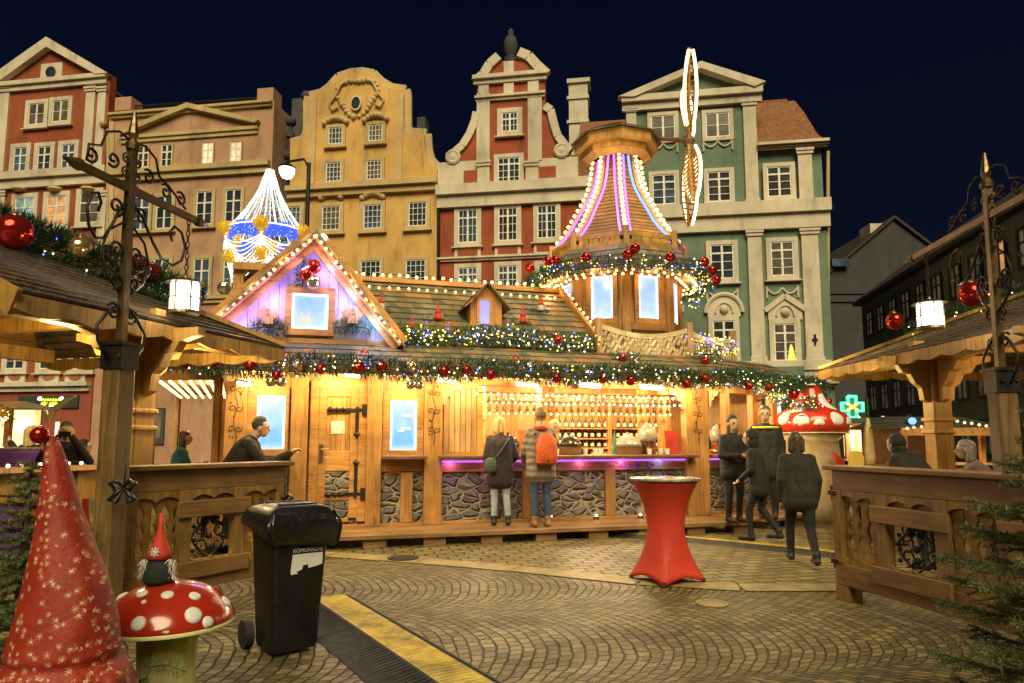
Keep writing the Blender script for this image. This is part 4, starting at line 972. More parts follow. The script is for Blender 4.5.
# gallery rail round the foot of the spire
g0=octpts(1.44,0); ZG0,ZG1=ZS1-.02,tz(229,1.5)
m=MB()
for i in range(8):
    a,b=g0[i],g0[(i+1)%8]
    for z,h in ((ZG0+.06,.12),(ZG1-.05,.09)): m.bar(a+V((0,0,z)),b+V((0,0,z)),.04,h)
    m.box(a+V((0,0,(ZG0+ZG1)/2+.03)),.11,.11,ZG1-ZG0+.12,0)
    for t in (.2,.4,.6,.8): q=a.lerp(b,t); m.box(q+V((0,0,(ZG0+ZG1)/2)),.2,.03,ZG1-ZG0-.1,math.atan2(b.y-a.y,b.x-a.x))
m.build('gallery_rail',M.wstand,tow)
# spire
ZCAP=tz(150,.75)
prof=[(r,tz(y,.42*r)) for r,y in ((1.40,244),(1.27,239),(1.05,228),(.88,215),(.68,201),(.54,189),(.46,175),(.425,163))]+[(.41,ZCAP+.05)]
m=MB(); 
nr=22
def spr(z):
    for (r0,z0),(r1,z1) in zip(prof,prof[1:]):
        if z0<=z<=z1: return r0+(r1-r0)*(z-z0)/(z1-z0)
    return prof[-1][0] if z>prof[-1][1] else prof[0][0]
zA,zB=prof[0][1],prof[-1][1]
for k in range(nr):
    za=zA+(zB-zA)*k/nr; zb=zA+(zB-zA)*(k+1)/nr
    pa,pb=octpts(spr(za)+.02,za),octpts(spr(zb)-.005,zb+.01)
    for i in range(8): j=(i+1)%8; m.add([pa[i],pa[j],pb[j],pb[i]],[(0,1,2,3)])
    pc=octpts(spr(za)-.02,za)
    for i in range(8): j=(i+1)%8; m.add([pa[i],pa[j],pc[j],pc[i]],[(3,2,1,0)])
m.build('spire',wood('spire_boards',(.30,.15,.045),axis='x'),tow)
TPU=emit('tower_purple_led',(.60,.16,1),1.5); TBL=emit('tower_blue_led',(.2,.36,1),1.5)
for i in range(8):
    m=MB(); e1=MB(); e2=MB(); pts=[]
    for k in range(15):
        z=zA+(zB-zA)*k/14; r=spr(z); a=OA+2*math.pi*i/8; pts.append((r,z,a))
    m.tube([V((TX+(r+.03)*math.cos(a),TY+(r+.03)*math.sin(a),z)) for r,z,a in pts],.055,6); m.build('rib',M.wpale,tow)
    front=(V((math.cos(OA+math.pi*i/4),math.sin(OA+math.pi*i/4),0))).dot(V((-TX,-TY,0)).normalized())>-.25
    if not front: continue
    for s,mt in ((-1,TPU if i%2 else TBL),(1,TPU if i%2==0 else TPU)):
        e=MB(); e.tube([V((TX+(r+.0)*math.cos(a+s*.10/r),TY+(r+.0)*math.sin(a+s*.10/r),z)) for r,z,a in pts],.028,5); e.build('led_strip',mt,tow)
    t=thing('string_lights','warm bulbs up a rib of the tower spire','string lights',V((TX+prof[0][0]*math.cos(a),TY+prof[0][0]*math.sin(a),zA)),'bulb strings on the spire ribs')
    w_=MB(); w_.tube([V((TX+(r+.09)*math.cos(a),TY+(r+.09)*math.sin(a),z)) for r,z,a in pts],.008,4); w_.build('wire',M.black,t)
    for k in range(17):
        z=zA+.08+(zB-zA-.1)*k/16; r=spr(z)+.115
        q=MB(); q.ball(V((TX+r*math.cos(a),TY+r*math.sin(a),z)),.045,8); q.build('bulb',M.bulb,t)
# string light labels get told apart below by rib side
rib=[o for o in bpy.data.objects if o.name.startswith('string_lights')]
rib.sort(key=lambda o:o.location.x/o.location.y)
for o,l in zip(rib,['on the left edge of the spire','on the rib left of the spire middle','on the middle rib facing the square','on the rib right of the spire middle','on the right edge of the spire','behind the right edge of the spire']): o['label']='warm bulbs strung '+l
for i in range(8):
    a=OA+2*math.pi*(i+.5)/8
    if math.cos(a)*-TX+math.sin(a)*-TY<-.3*math.hypot(TX,TY): continue
    lamp('spire_led_lamp',V((TX+1.6*math.cos(a),TY+1.6*math.sin(a),zA+.35)),6,(1,.74,.34) if i%2 else (.5,.2,1),.08)
    lamp('spire_led_lamp',V((TX+1.1*math.cos(a),TY+1.1*math.sin(a),zA+1.3)),5,(1,.74,.36),.08)
    lamp('tower_eave_light',V((TX+1.62*math.cos(a),TY+1.62*math.sin(a),ZS0-.1)),9,(1,.66,.28),.06)
# cap
zc=ZCAP+.05
k0,k1,k2=octpts(.66,zc-.02),octpts(.90,zc+.12),octpts(.90,zc+.34)
m=MB()
for a_,b_ in ((octpts(.6,zc-.05),octpts(.78,zc+.06)),(octpts(.80,zc+.06),octpts(.80,zc+.22)),(octpts(.80,zc+.2),octpts(.93,zc+.22)),(octpts(.93,zc+.22),octpts(.93,zc+.40))):
    for i in range(8): j=(i+1)%8; m.add([a_[i],a_[j],b_[j],b_[i]],[(0,1,2,3)])
m.build('cap_fascia',M.wstand,tow)
m=MB(); c0,c1=octpts(1.0,zc+.40),octpts(.55,zc+.66)
for i in range(8): shingles(m,c0[i],c0[(i+1)%8],c1[(i+1)%8],c1[i],3,.16,.02)
m.add([V((TX,TY,zc+.74))]+c1,[(0,i+1,(i+1)%8+1) for i in range(8)]); m.build('cap_roof',M.shing,tow)
for a in (-2.2,-1.4): lamp('cap_fill',V((TX+1.25*math.cos(a),TY+1.25*math.sin(a),ZCAP-.12)),6,(1,.74,.32),.06)  # added fill lamps that brighten the cap fascia, no fittings there
# rotor
RC=D(688.5,141,TD); AX=V((.98,-.19,0)).normalized(); AX2=V((-AX.y,AX.x,0))
rot=thing('windmill_rotor','tall wooden windmill rotor edged with bright bulbs, at the tower cap','windmill rotor',RC)
m=MB(); m.tube([V((TX,TY,RC.z))+AX*.75,RC+AX*.12],.05,8); m.lathe(RC-AX*.0+V((0,0,-.1)),[(.1,0),(.13,.1),(.1,.2)],10); m.build('axle',M.wdark,rot)
for k in range(4):
    an=R((62,118,242,298)[k]); d=AX2*math.cos(an)+V((0,0,1))*math.sin(an); s=d.cross(AX).normalized(); s=(s*.85+AX*.5).normalized()
    m=MB(); m.bar(RC,RC+d*1.9,.06,.06,up=AX)
    lw=lambda t:.07+.20*math.sin(math.pi*min(1,max(0,(t-.2)/1.65)))**.8
    for w_ in (-1,1): m.tube([RC+d*t+s*w_*lw(t) for t in [.25+1.6*i/10 for i in range(11)]],.02,5)
    for q in range(12): t=.35+q*1.4/11; m.bar(RC+d*t-s*lw(t),RC+d*t+s*lw(t),.03,.03,up=AX)
    B_=m.build('rotor_blade',M.wstand,rot)
    m=MB()
    for w_ in (-1,1): m.tube([RC+d*t+s*w_*(lw(t)+.02)+AX*.04 for t in [.35+1.5*i/10 for i in range(11)]],.034,6)
    m.build('light_strip',emit('rotor_glow',(1,.74,.34),3.2) if k==0 else bpy.data.materials['rotor_glow'],B_)
# string lights helper
def strings(label,cat_group,pts,n,r,mt,sag=0,loc=None):
    pts=[V(p) for p in pts]
    t=thing('string_lights',label,'string lights',pts[0],cat_group)
    L=[0]
    for a,b in zip(pts,pts[1:]): L.append(L[-1]+(b-a).length)
    def at(s):
        for i in range(len(pts)-1):
            if s<=L[i+1]+1e-9: return pts[i].lerp(pts[i+1],(s-L[i])/max(1e-9,(L[i+1]-L[i])))
        return pts[-1]
    w_=MB(); w_.tube([at(L[-1]*i/(n-1)) +V((0,0,.02)) for i in range(n)],.006,4); w_.build('wire',M.black,t)
    q=MB(); q.ball(V((0,0,0)),r,8); me=None
    for i in range(n):
        p=at(L[-1]*(i+rnd.uniform(-.12,.12))/(n-1)) if 0<i<n-1 else at(L[-1]*i/(n-1))
        if me is None:
            o=q.build('bulb',mt,t); o.data.transform(Matrix.Translation(-(V((0,0,0))-ORG[t.name]))); me=o.data
        else:
            o=bpy.data.objects.new('bulb',me); COL.objects.link(o); o.parent=t
        o.location=p-ORG[t.name]+V((0,0,rnd.uniform(-.014,.008)))
    return t
rl=HP.at(uRl-.9,zR+.16,-2.3); rr_=HP.at(uRr+.1,zR+.16,-2.3)
strings('upper row of warm bulbs along the hut roof ridge','bulb rows on the hut roof',[rl,rr_],34,.034,M.bulb)
strings('second row of warm bulbs just below the hut roof ridge','bulb rows on the hut roof',[HP.at(uRl-.6,zR-.16,-1.98),HP.at(uRr-.2,zR-.16,-1.98)],28,.026,M.bulb)
strings('warm bulbs running down the right roof verge beside the tower','bulb rows on the hut roof',[rr_,HP.at(uRr+.08,ZTP+.14,-.02)],13,.03,M.bulb)
strings('bulbs along the left slope of the purple gable',None,[HP.pt(194,343,.40),HP.pt(315,243,.40)],22,.026,M.bulb)
strings('bulbs along the right slope of the purple gable',None,[HP.pt(316,243,.40),HP.pt(397,345,.40)],18,.026,M.bulb)
m=MB(); m.ball(HP.pt(323,243,.3),.06,10); solo(m,'star_bulb',M.bulbw,'single large bulb at the peak of the purple gable','bulb')
# rows over the bar
strings('row of bulbs under the eave above the bar opening','bulb rows over the bar',[HP.pt(476,394,.1),HP.pt(688,399,.1)],34,.028,M.bulb)
strings('middle row of bulbs inside the bar','bulb rows over the bar',[HP.shift(-.7).pt(478,402,0),HP.shift(-.7).pt(680,406,0)],36,.024,M.bulbw)
strings('rear row of bulbs across the back of the bar','bulb rows over the bar',[HP.shift(-1.6).pt(478,413,0),HP.shift(-1.6).pt(670,415,0)],34,.026,M.bulb)
strings('bulbs under the eave of the angled right wing of the hut','bulb rows over the bar',[HB.at(.1,ZEV-.06,.5),HB.at(LB,ZEV-.06,.5),HC.at(LC,ZEV-.06,.5)],26,.03,M.bulb)
strings('long row of bulbs hanging under the eave garland from the carved post to the corner','bulb rows over the bar',[HP.at(HP.uz(428,380)[0],ZEV-.10,.72),HP.at(uR+.15,ZEV-.10,.72)],40,.027,M.bulbw)
for oo,zoff in ((.3,-.02),(.9,-.05),(1.5,-.05)): strings('short bulb row under the angled wing ceiling, '+{.3:'nearest the eave',.9:'in the middle',1.5:'farthest inside'}[oo],'bulb rows under the angled wing',[HB.at(.2,2.72+zoff,-oo),HB.at(LB-.1,2.72+zoff,-oo)],14,.028,M.bulb)
# ring of bulbs under the tower skirt
pts=octpts(1.75,ZS0-.04); strings('ring of warm bulbs under the tower skirt roof',None,pts+[pts[0]],64,.032,M.bulb)
pts=octpts(1.5,ZS0-.05); strings('inner ring of warm bulbs below the tower skirt roof',None,pts+[pts[0]],48,.03,M.bulb)
# ------------------------------------------------------------------ lit awning left of the hut
aw=thing('lit_awning','awning with rows of bulbs under its ceiling, left of the hut','awning',D(190,441,12.5)*1)
aw.location.z=0; ORG[aw.name].z=0
zc=D(185,377,10.6).z; f0,f1=D(150,377,10.6),D(222,377,10.6); dr=V((-.40,1,0))*4.6
m=MB(); m.par(V((f0.x,f0.y,zc+.03)),V((f1.x-f0.x,0,0)),dr,V((0,0,.06))); m.build('ceiling',M.wpale,aw)
m=MB(); m.par(V((f0.x,f0.y-.06,zc-.05)),V((f1.x-f0.x,0,0)),V((0,.05,0)),V((0,0,.25))); m.build('front_board',M.wh,aw)
for k in range(4):
    q=(V((f0.x,f0.y,0)) if k%2==0 else V((f1.x-.1,f1.y,0)))+dr*(.02 if k<2 else .97); m=MB(); m.box(q+V((.05,0,zc/2)),.1,.1,zc); m.build('post',M.wv,aw)
for k in range(7):
    a=V((f0.x+(f1.x-f0.x)*(k+.6)/7,f0.y+.1,zc-.02)); m=MB(); m.tube([a,a+dr*.93],.014,5)
    st=m.build('light_rail',M.white,aw); m=MB()
    for j in range(16): m.ball(a+dr*(.93*(j+.5)/16)+V((0,0,-.03)),.03,7)
    m.build('bulb_row',M.bulb,st)
lamp('awning_light',V((f0.x+.2,f0.y+1.5,zc-.4)),30,(1,.68,.34),.2)
# ------------------------------------------------------------------ chandelier-shaped light sculpture
CD=16.0; cc=D(268,225,CD); CX,CY=cc.x,cc.y
def cz(py): return D(268,py,CD).z
ch=thing('light_sculpture','crown-shaped light sculpture of white strings, blue panels and gold balls','light sculpture',(CX,CY,cz(275)))
sc=CD/F
rp=[(4,172),(7,180),(10,190),(15,200),(22,212),(31,224),(40,234)]
n=24
m=MB(); 
for i in range(n):
    a=2*math.pi*i/n; m.tube([V((CX+r*sc*math.cos(a),CY+r*sc*math.sin(a),cz(y))) for r,y in rp],.011,5)
for r,y in ((4,171),(40,234)):
    m.tube([V((CX+r*sc*math.cos(2*math.pi*i/24),CY+r*sc*math.sin(2*math.pi*i/24),cz(y))) for i in range(25)],.02,5)
m.build('canopy_strings',emit('sculpture_white',(1,.90,.62),1.15),ch)
m=MB()
for i in range(1500):
    t=rnd.random(); k=min(5,int(t*6)); f=t*6-k; r=rp[k][0]+(rp[k+1][0]-rp[k][0])*f; y=rp[k][1]+(rp[k+1][1]-rp[k][1])*f; a=rnd.uniform(0,6.283)
    m.octa(V((CX+r*.95*sc*math.cos(a),CY+r*.95*sc*math.sin(a),cz(y))),.014)
m.build('canopy_sparkle',emit('sculpture_cyan',(.35,.75,1),.9),ch,kind='stuff')
SBL=emit('sculpture_blue',(.03,.09,1),1.0)
for i in range(6):
    m=MB(); a0=2*math.pi*i/6+.2; 
    pts=[(a0+ .85*(j/6-.5)*1.0) for j in range(7)]
    for j in range(6):
        q=[]
        for aa,yy in ((pts[j],236),(pts[j+1],236),(pts[j+1],250),(pts[j],250)): q.append(V((CX+40*sc*math.cos(aa),CY+40*sc*math.sin(aa),cz(yy)+.12*math.sin(math.pi*(j+.5)/6))))
        m.add(q,[(0,1,2,3)])
    m.build('blue_panel',SBL,ch)
m=MB()
for i in range(420):
    a=rnd.uniform(0,6.283); m.octa(V((CX+41*sc*math.cos(a),CY+41*sc*math.sin(a),cz(rnd.uniform(232,252)))),.012)
m.build('panel_sparkle',emit('sculpture_spark',(.45,.7,1),1.2),ch,kind='stuff')
m=MB()
for i in range(6):
    a0=2*math.pi*i/6+.2+math.pi/6
    for k in range(9):
        pts=[]
        for j in range(11):
            t=j/10; a=a0-math.pi/6+math.pi/3*t+.0; y=240+ (7+k*2.6)*math.sin(math.pi*t)+ k*1.2; r=(41-1.1*k); pts.append(V((CX+r*sc*math.cos(a-math.pi/6),CY+r*sc*math.sin(a-math.pi/6),cz(y+6))))
        m.tube(pts,.013,4)
for i in range(6):
    a=2*math.pi*i/6+.2+math.pi/6-.0; m.tube([V((CX+41*sc*math.cos(a-math.pi/6+math.pi/6),CY+41*sc*math.sin(a-math.pi/6+math.pi/6),cz(y))) for y in (236,262)],.02,5)
m.build('swag_strings',emit('sculpture_swag',(1,.93,.72),1.1),ch)
gb=emit('sculpture_gold',(1,.60,.02),.22,mixc=.6)
for i in range(6):
    a=2*math.pi*i/6+.2+math.pi/6
    for r,y,rr in ((42,236,7),(37,262,6.5)):
        c=V((CX+r*sc*math.cos(a),CY+r*sc*math.sin(a),cz(y))); m=MB(); R_=rr*sc
        for j in range(70):
            v=V((rnd.gauss(0,1),rnd.gauss(0,1),rnd.gauss(0,1))).normalized(); m.octa(c+v*R_,.032)
        m.ball(c,R_*.8,8); m.build('gold_ball',gb,ch)
lamp('sculpture_light',V((CX,CY-.3,cz(245))),8,(.9,.9,1),.5)
# wooden tower under the sculpture
wt=thing('lookout_hut','rustic wooden booth with a shingled top, behind the purple gable','wooden booth',D(262,441,CD+.2)*1); wt.location.z=0; ORG[wt.name].z=0
q=Plane(tuple(D(226,441,CD-1.0)[:2]),12); zt=q.uz(255,270)[1]
m=MB(); 
for u in (0,1.75): m.prect(q,u,u+.22,0,zt,-.2,0)
m.prect(q,0,1.97,zt-.02,zt+.14,-2,.12); m.prect(q,0,1.97,zt-1.0,zt-.86,-.2,.03); m.build('frame',M.wv,wt)
m=MB(); m.prect(q,.22,1.75,0,zt-.98,-.15,-.05); m.build('wall',M.wv,wt)
m=MB(); shingles(m,q.at(.2,zt-.85,.02),q.at(1.77,zt-.85,.02),q.at(1.77,zt-.03,-.4),q.at(.2,zt-.03,-.4),6,.2,.03); m.build('shingle_panel',M.shing,wt)
m=MB(); c=q.pt(225,289,.08); m.ball(c,.15,12); tag(solo(m,'ornament_ball',M.bsil,'small pale ball at the left corner of the wooden booth','ornament'),'small pale ball at the left corner of the wooden booth','ornament')
# street lamp before the ochre house
sl=thing('street_lamp','dark street lamp with a glowing glass bowl, above the light sculpture','street lamp',D(302,441,20)*1); sl.location.z=0; ORG[sl.name].z=0
p=D(300,441,20); zt=D(300,163,20).z; m=MB(); m.tube([V((p.x,p.y,0)),V((p.x,p.y,zt*.4)),V((p.x,p.y,zt))],[.12,.08,.06],10); b=D(287,168,20); m.tube([V((p.x,p.y,zt-.15)),V((p.x-.15,p.y,zt+.12)),V((b.x,b.y,b.z+.2)),V((b.x,b.y,b.z))],.04,6); m.build('post',M.iron,sl)
m=MB(); m.lathe(b,[(.24,-.02),(.25,.03),(.12,.12),(.03,.2)],14); m.build('hood',M.iron,sl)
m=MB(); m.lathe(b,[(.02,-.36),(.15,-.3),(.23,-.15),(.24,-.02)],14); m.build('bowl',emit('lamp_bowl',(1,.93,.75),1.6),sl,True)
lamp('street_lamp_light',b+V((0,0,-.2)),60,(1,.8,.5),.2)
# ------------------------------------------------------------------ standing shelters left and right
def shelter(name,label,ZEave,rise,cf,heading,length,half,hipfar,post_u,post_in,cat='shelter'):
    """cf: far eave corner; heading of u runs from the far corner towards the camera; interior lies on side w"""
    u=V((math.cos(heading),math.sin(heading),0)); side=1 if cf.x<0 else -1
    w_=V((u.y,-u.x,0)); 
    if (w_.x>0)==(cf.x<0): w_=-w_
    t=thing(name,label,cat,V((cf.x,cf.y,0))+u*(length/2)+w_*half)
    P_=lambda a,b,z: V((cf.x,cf.y,z))+u*a+w_*b
    zr=ZEave+rise*half; L=length
    m=MB()
    shingles(m,P_(0,0,ZEave),P_(L,0,ZEave),P_(L,half,zr),P_(half,half,zr),13,.13,.022)
    shingles(m,P_(0,2*half,ZEave),P_(0,0,ZEave),P_(half,half,zr),P_(half,half,zr),13,.13,.022)
    shingles(m,P_(L,2*half,ZEave),P_(0,2*half,ZEave),P_(half,half,zr),P_(L,half,zr),10,.2,.022)
    m.build('roof',M.shingd,t)
    m=MB(); m.bar(P_(0,0,ZEave+.04),P_(half,half,zr+.05),.12,.05); m.bar(P_(half,half,zr+.05),P_(L,half,zr+.05),.12,.05); m.build('ridge_cap',M.wstand,t)
    # scalloped fascia boards
    def fascia(a,b,n):
        d=(b-a); pts=[a+V((0,0,-.0)),]
        mm=MB(); k=14*n; prof=[]
        for i in range(k+1):
            s=i/k; prof.append(a+d*s+V((0,0,-.12-.04*abs(math.sin(math.pi*s*n)))))
        nrm=V((d.y,-d.x,0)).normalized()*.04
        for i in range(k):
            x0,x1=a+d*(i/k),a+d*((i+1)/k); mm.prism([prof[i],prof[i+1],x1+V((0,0,-.01)),x0+V((0,0,-.01))],nrm)
        return mm
    fascia(P_(0,0,ZEave),P_(L,0,ZEave),int(L/.45)).build('fascia_board',M.wstand,t); fascia(P_(0,0.05,ZEave),P_(0,2*half,ZEave),8).build('fascia_board',M.wstand,t)
    if True:
        a,b,c=P_(L,0,ZEave),P_(L,half,zr),P_(L,2*half,ZEave)
        m=MB(); m.bar(a+V((0,0,-.08)),b+V((0,0,-.08)),.04,.2); m.bar(b+V((0,0,-.08)),c+V((0,0,-.08)),.04,.2); m.build('barge_board',M.wstand,t)
    m=MB(); n=22
    for i in range(n):
        x0,x1=.06+2*half*i/n,.06+2*half*(i+1)/n-.01
        h=lambda x:ZEave-.05+min(x,2*half-x)*rise*.85
        a0=max(0.05,0.0); m.add([P_(.1+min(x0,2*half-x0)*.95,x0,h(x0)),P_(L-.02,x0,h(x0)),P_(L-.02,x1,h(min(x1,2*half))),P_(.1+min(x1,2*half-x1)*.95,x1,h(min(x1,2*half)))],[(0,1,2,3)])
    m.build('ceiling_boards',M.wstand,t)
    m=MB()
    for x in (post_in-.02,2*half-post_in+.02): m.bar(P_(.3,x,ZEave-.02),P_(L,x,ZEave-.02),.14,.16)
    for a in post_u: m.bar(P_(a,.2,ZEave+.1),P_(a,2*half-.2,ZEave+.1),.12,.14)
    m.build('tie_beam',M.wstand,t)
    for a in post_u:
      for b in (post_in,2*half-post_in):
        m=MB(); c=P_(a,b,0); hd=heading; zt=ZEave+.0
        m.box(c+V((0,0,zt/2)),.24,.24,zt,hd)
        m.box(c+V((0,0,1.62)),.29,.29,.05,hd); m.box(c+V((0,0,1.78)),.29,.29,.05,hd)
        pp=m.build('post',M.wstand,t,bevel=.015)
        for s in (-1,1):
            for dv in (u*s,w_*s):
                pts=[(.12,-.62),(.12,0),(.72,0),(.72,-.07),(.52,-.12),(.46,-.22),(.36,-.24),(.30,-.36),(.22,-.42),(.2,-.58)]
                k=MB(); nrm=V((-dv.y,dv.x,0)); k.prism([c+dv*x+V((0,0,zt-.03+y))-nrm*.05 for x,y in pts],nrm*.1); k.build('brace',M.wstand,pp)
    return t,P_
LF=D(285,349,8.0); LZ=LF.z; p2=D(20,292,1); 
d_=ray(20,292); tt=(LZ-CZ)/d_.z; LN=EYE+d_*tt
hd=math.atan2(LN.y-LF.y,LN.x-LF.x)
shL,PL=shelter('timber_shelter','open timber shelter with shingled roof and carved brackets, on the left',LZ,.47,V((LF.x,LF.y,0)),hd,3.75*.87,2.1*.87,1,[1.95*.87],.44); PLq=PL; PL=lambda a,b,z:PLq(a*.87,b*.87,z)
lamp('shelter_light',PL(1.05,.75,2.45),40,(1,.78,.32),.1); lamp('shelter_light',PL(1.5,.12,2.2),16,(1,.78,.32),.08); lamp('shelter_light',PL(2.6,.9,2.4),40,(1,.78,.32),.1)  # second of the three is added before the post to brighten it
RF=D(820,371,11.2); RZ=RF.z; d_=ray(1024,326); tt=(RZ-CZ)/d_.z; RN=EYE+d_*tt
hd2=math.atan2(RN.y-RF.y,RN.x-RF.x)
shR,PR=shelter('timber_shelter','open timber shelter with shingled roof and a bright carved post, on the right',RZ,.42,V((RF.x,RF.y,0)),hd2,5.4,2.3,1,[2.2,4.6],.5)
lamp('shelter_light',PR(1.6,-.25,2.1),22,(1,.78,.32),.1); lamp('shelter_light',PR(3.2,1.3,2.2),25,(1,.68,.26),.1)
# ------------------------------------------------------------------ railings
def railing(label,A,B,H,side,z0=.14,feet=True):
    A=V((A.x,A.y,0));B=V((B.x,B.y,0)); d=B-A; L=d.length; ang=math.degrees(math.atan2(d.y,d.x)); pl=Plane((A.x,A.y),ang)
    if pl.n.dot(EYE-A)<0: pl=Plane((B.x,B.y),ang+180)
    t=thing('panel_railing',label,'railing',pl.at(L/2,0))
    ow=M.owv; oh=wood('weathered_pine_level',(.25,.13,.042),axis='x',ang=pl.ang)
    m=MB(); m.prect(pl,-.05,L+.05,H,H+.045,-.2,.12); m.build('cap_board',oh,t,bevel=.01)
    m=MB(); m.prect(pl,0,L,H-.19,H-.002,-.02,.05); m.build('top_rail',oh,t,bevel=.008)
    m=MB(); m.prect(pl,0,L,z0,z0+.2,-.03,.06); m.build('bottom_rail',oh,t,bevel=.008)
    N=3 if L<2.4 else 4; W=L/N
    for i in range(N+1):
        x=min(max(0.06,i*W),L-.06); m=MB(); m.prect(pl,x-.06,x+.06,z0+.2 if 0<i<N else z0-.0+.2,H-.19,-.02,.065); m.build('post',ow,t,bevel=.008)
        if feet and i in(0,N): m=MB(); m.prect(pl,x-.06,x+.1,0,z0-.002,-.1,.06); m.build('foot',ow,t)
    for i in range(N):
        x0,x1=i*W+.06,(i+1)*W-.06
        # wavy aprons
        for top in (1,0):
            m=MB(); k=18; n=2
            for j in range(k):
                a,b=x0+(x1-x0)*j/k,x0+(x1-x0)*(j+1)/k; wv=lambda x:.045*abs(math.sin(math.pi*n*(x-x0)/(x1-x0)))**.7
                if top: m.upoly(pl,[(a,H-.24-.045+wv(a)),(b,H-.24-.045+wv(b)),(b,H-.19),(a,H-.19)],.02,.05)
                else: m.upoly(pl,[(a,z0+.2),(b,z0+.2),(b,z0+.29-wv(b)),(a,z0+.29-wv(a))],.02,.05)
            m.build('wavy_apron',ow,t)
        if i%2==0:   # shaped splat boards
            ns=4; sw=(x1-x0)/ns
            for j in range(ns):
                a=x0+sw*j; c=a+sw/2; zb,zt=z0+.2,H-.19; k=22; lf=[];rt=[]
                for q in range(k+1):
                    s=q/k; e=.004
                    if .18<s<.82:
                        g=(s-.18)/.64; e=.004+.036*abs(math.sin(math.pi*3*g))**.8
                    lf.append((a+e,zb+(zt-zb)*s)); rt.append((a+sw-e,zb+(zt-zb)*s))
                m=MB()
                for q in range(k): m.upoly(pl,[lf[q],rt[q],rt[q+1],lf[q+1]],-.012,.018)
                m.build('splat',ow,t)
        else:        # wrought iron window
            zb,zt=z0+.26,H-.43
            for za_,zb_ in ((zt,H-.19),(z0+.2,zb)): m=MB(); m.prect(pl,x0,x1,za_,zb_,-.012,.018); m.build('panel_board',ow,t)
            for z in (zt-.01,zb-.15):
                m=MB(); m.prect(pl,x0-.16,x1+.16,z,z+.15,.067,.1); m.build('cross_board',oh,t,bevel=.008)
            m=MB(); xc=(x0+x1)/2
            for s in (-1,1):
                pts=[pl.at(xc+s*((x1-x0)*.38*math.sin(math.pi*q/12*1.0)*(1 if q<9 else .9)),zb+(zt-zb)*q/12,.0) for q in range(13)]; m.tube(pts,.010,5)
                for zc in (.3,.62,.85): m.tube(spiral(pl.at(xc+s*(x1-x0)*.2,zb+(zt-zb)*zc),pl.u,V((0,0,1)),.015,(x1-x0)*.17,s*.5,s*1.2,16),.009,5)
                for zc in (.2,.45,.75): m.ball(pl.at(xc+s*(x1-x0)*.36,zb+(zt-zb)*zc),.022,6)
            for zc in (.25,.5,.92): 
                m.ball(pl.at(xc,zb+(zt-zb)*zc),.035,7,sz=1)
            for s in (-1,1): m.ball(pl.at(xc+s*.05,zt-.06),.045,8)
            m.build('iron_scrollwork',M.iron,t,True)
    return t,pl,L
RLa=D(122,469,5.9); RLb=D(284,463,7.4)
t1,plL,LL=railing('weathered wooden railing with wavy slats and iron scroll panel, behind the toadstool seat',RLa,RLb,1.24,1)
d_=ray(834,475); RRa=G(842,598); RRb=G(1010,651)
d1=(V((RRb.x,RRb.y,0))-V((RRa.x,RRa.y,0))); RRb2=RRa+d1*1.45
print('railR',RRa,RRb,d1.length)
t2,plR,LR=railing('weathered wooden railing with wavy slats and iron scroll panel, behind the fir on the right',RRa,RRb2,1.22,1)
for z in (1.0,.35): m=MB(); m.prect(plR,-.03,.0,z-.07,z+.07,.0,.05); m.prect(plR,-.03,.05,z-.02,z+.02,.066,.08); m.build('hinge',M.iron,t2)
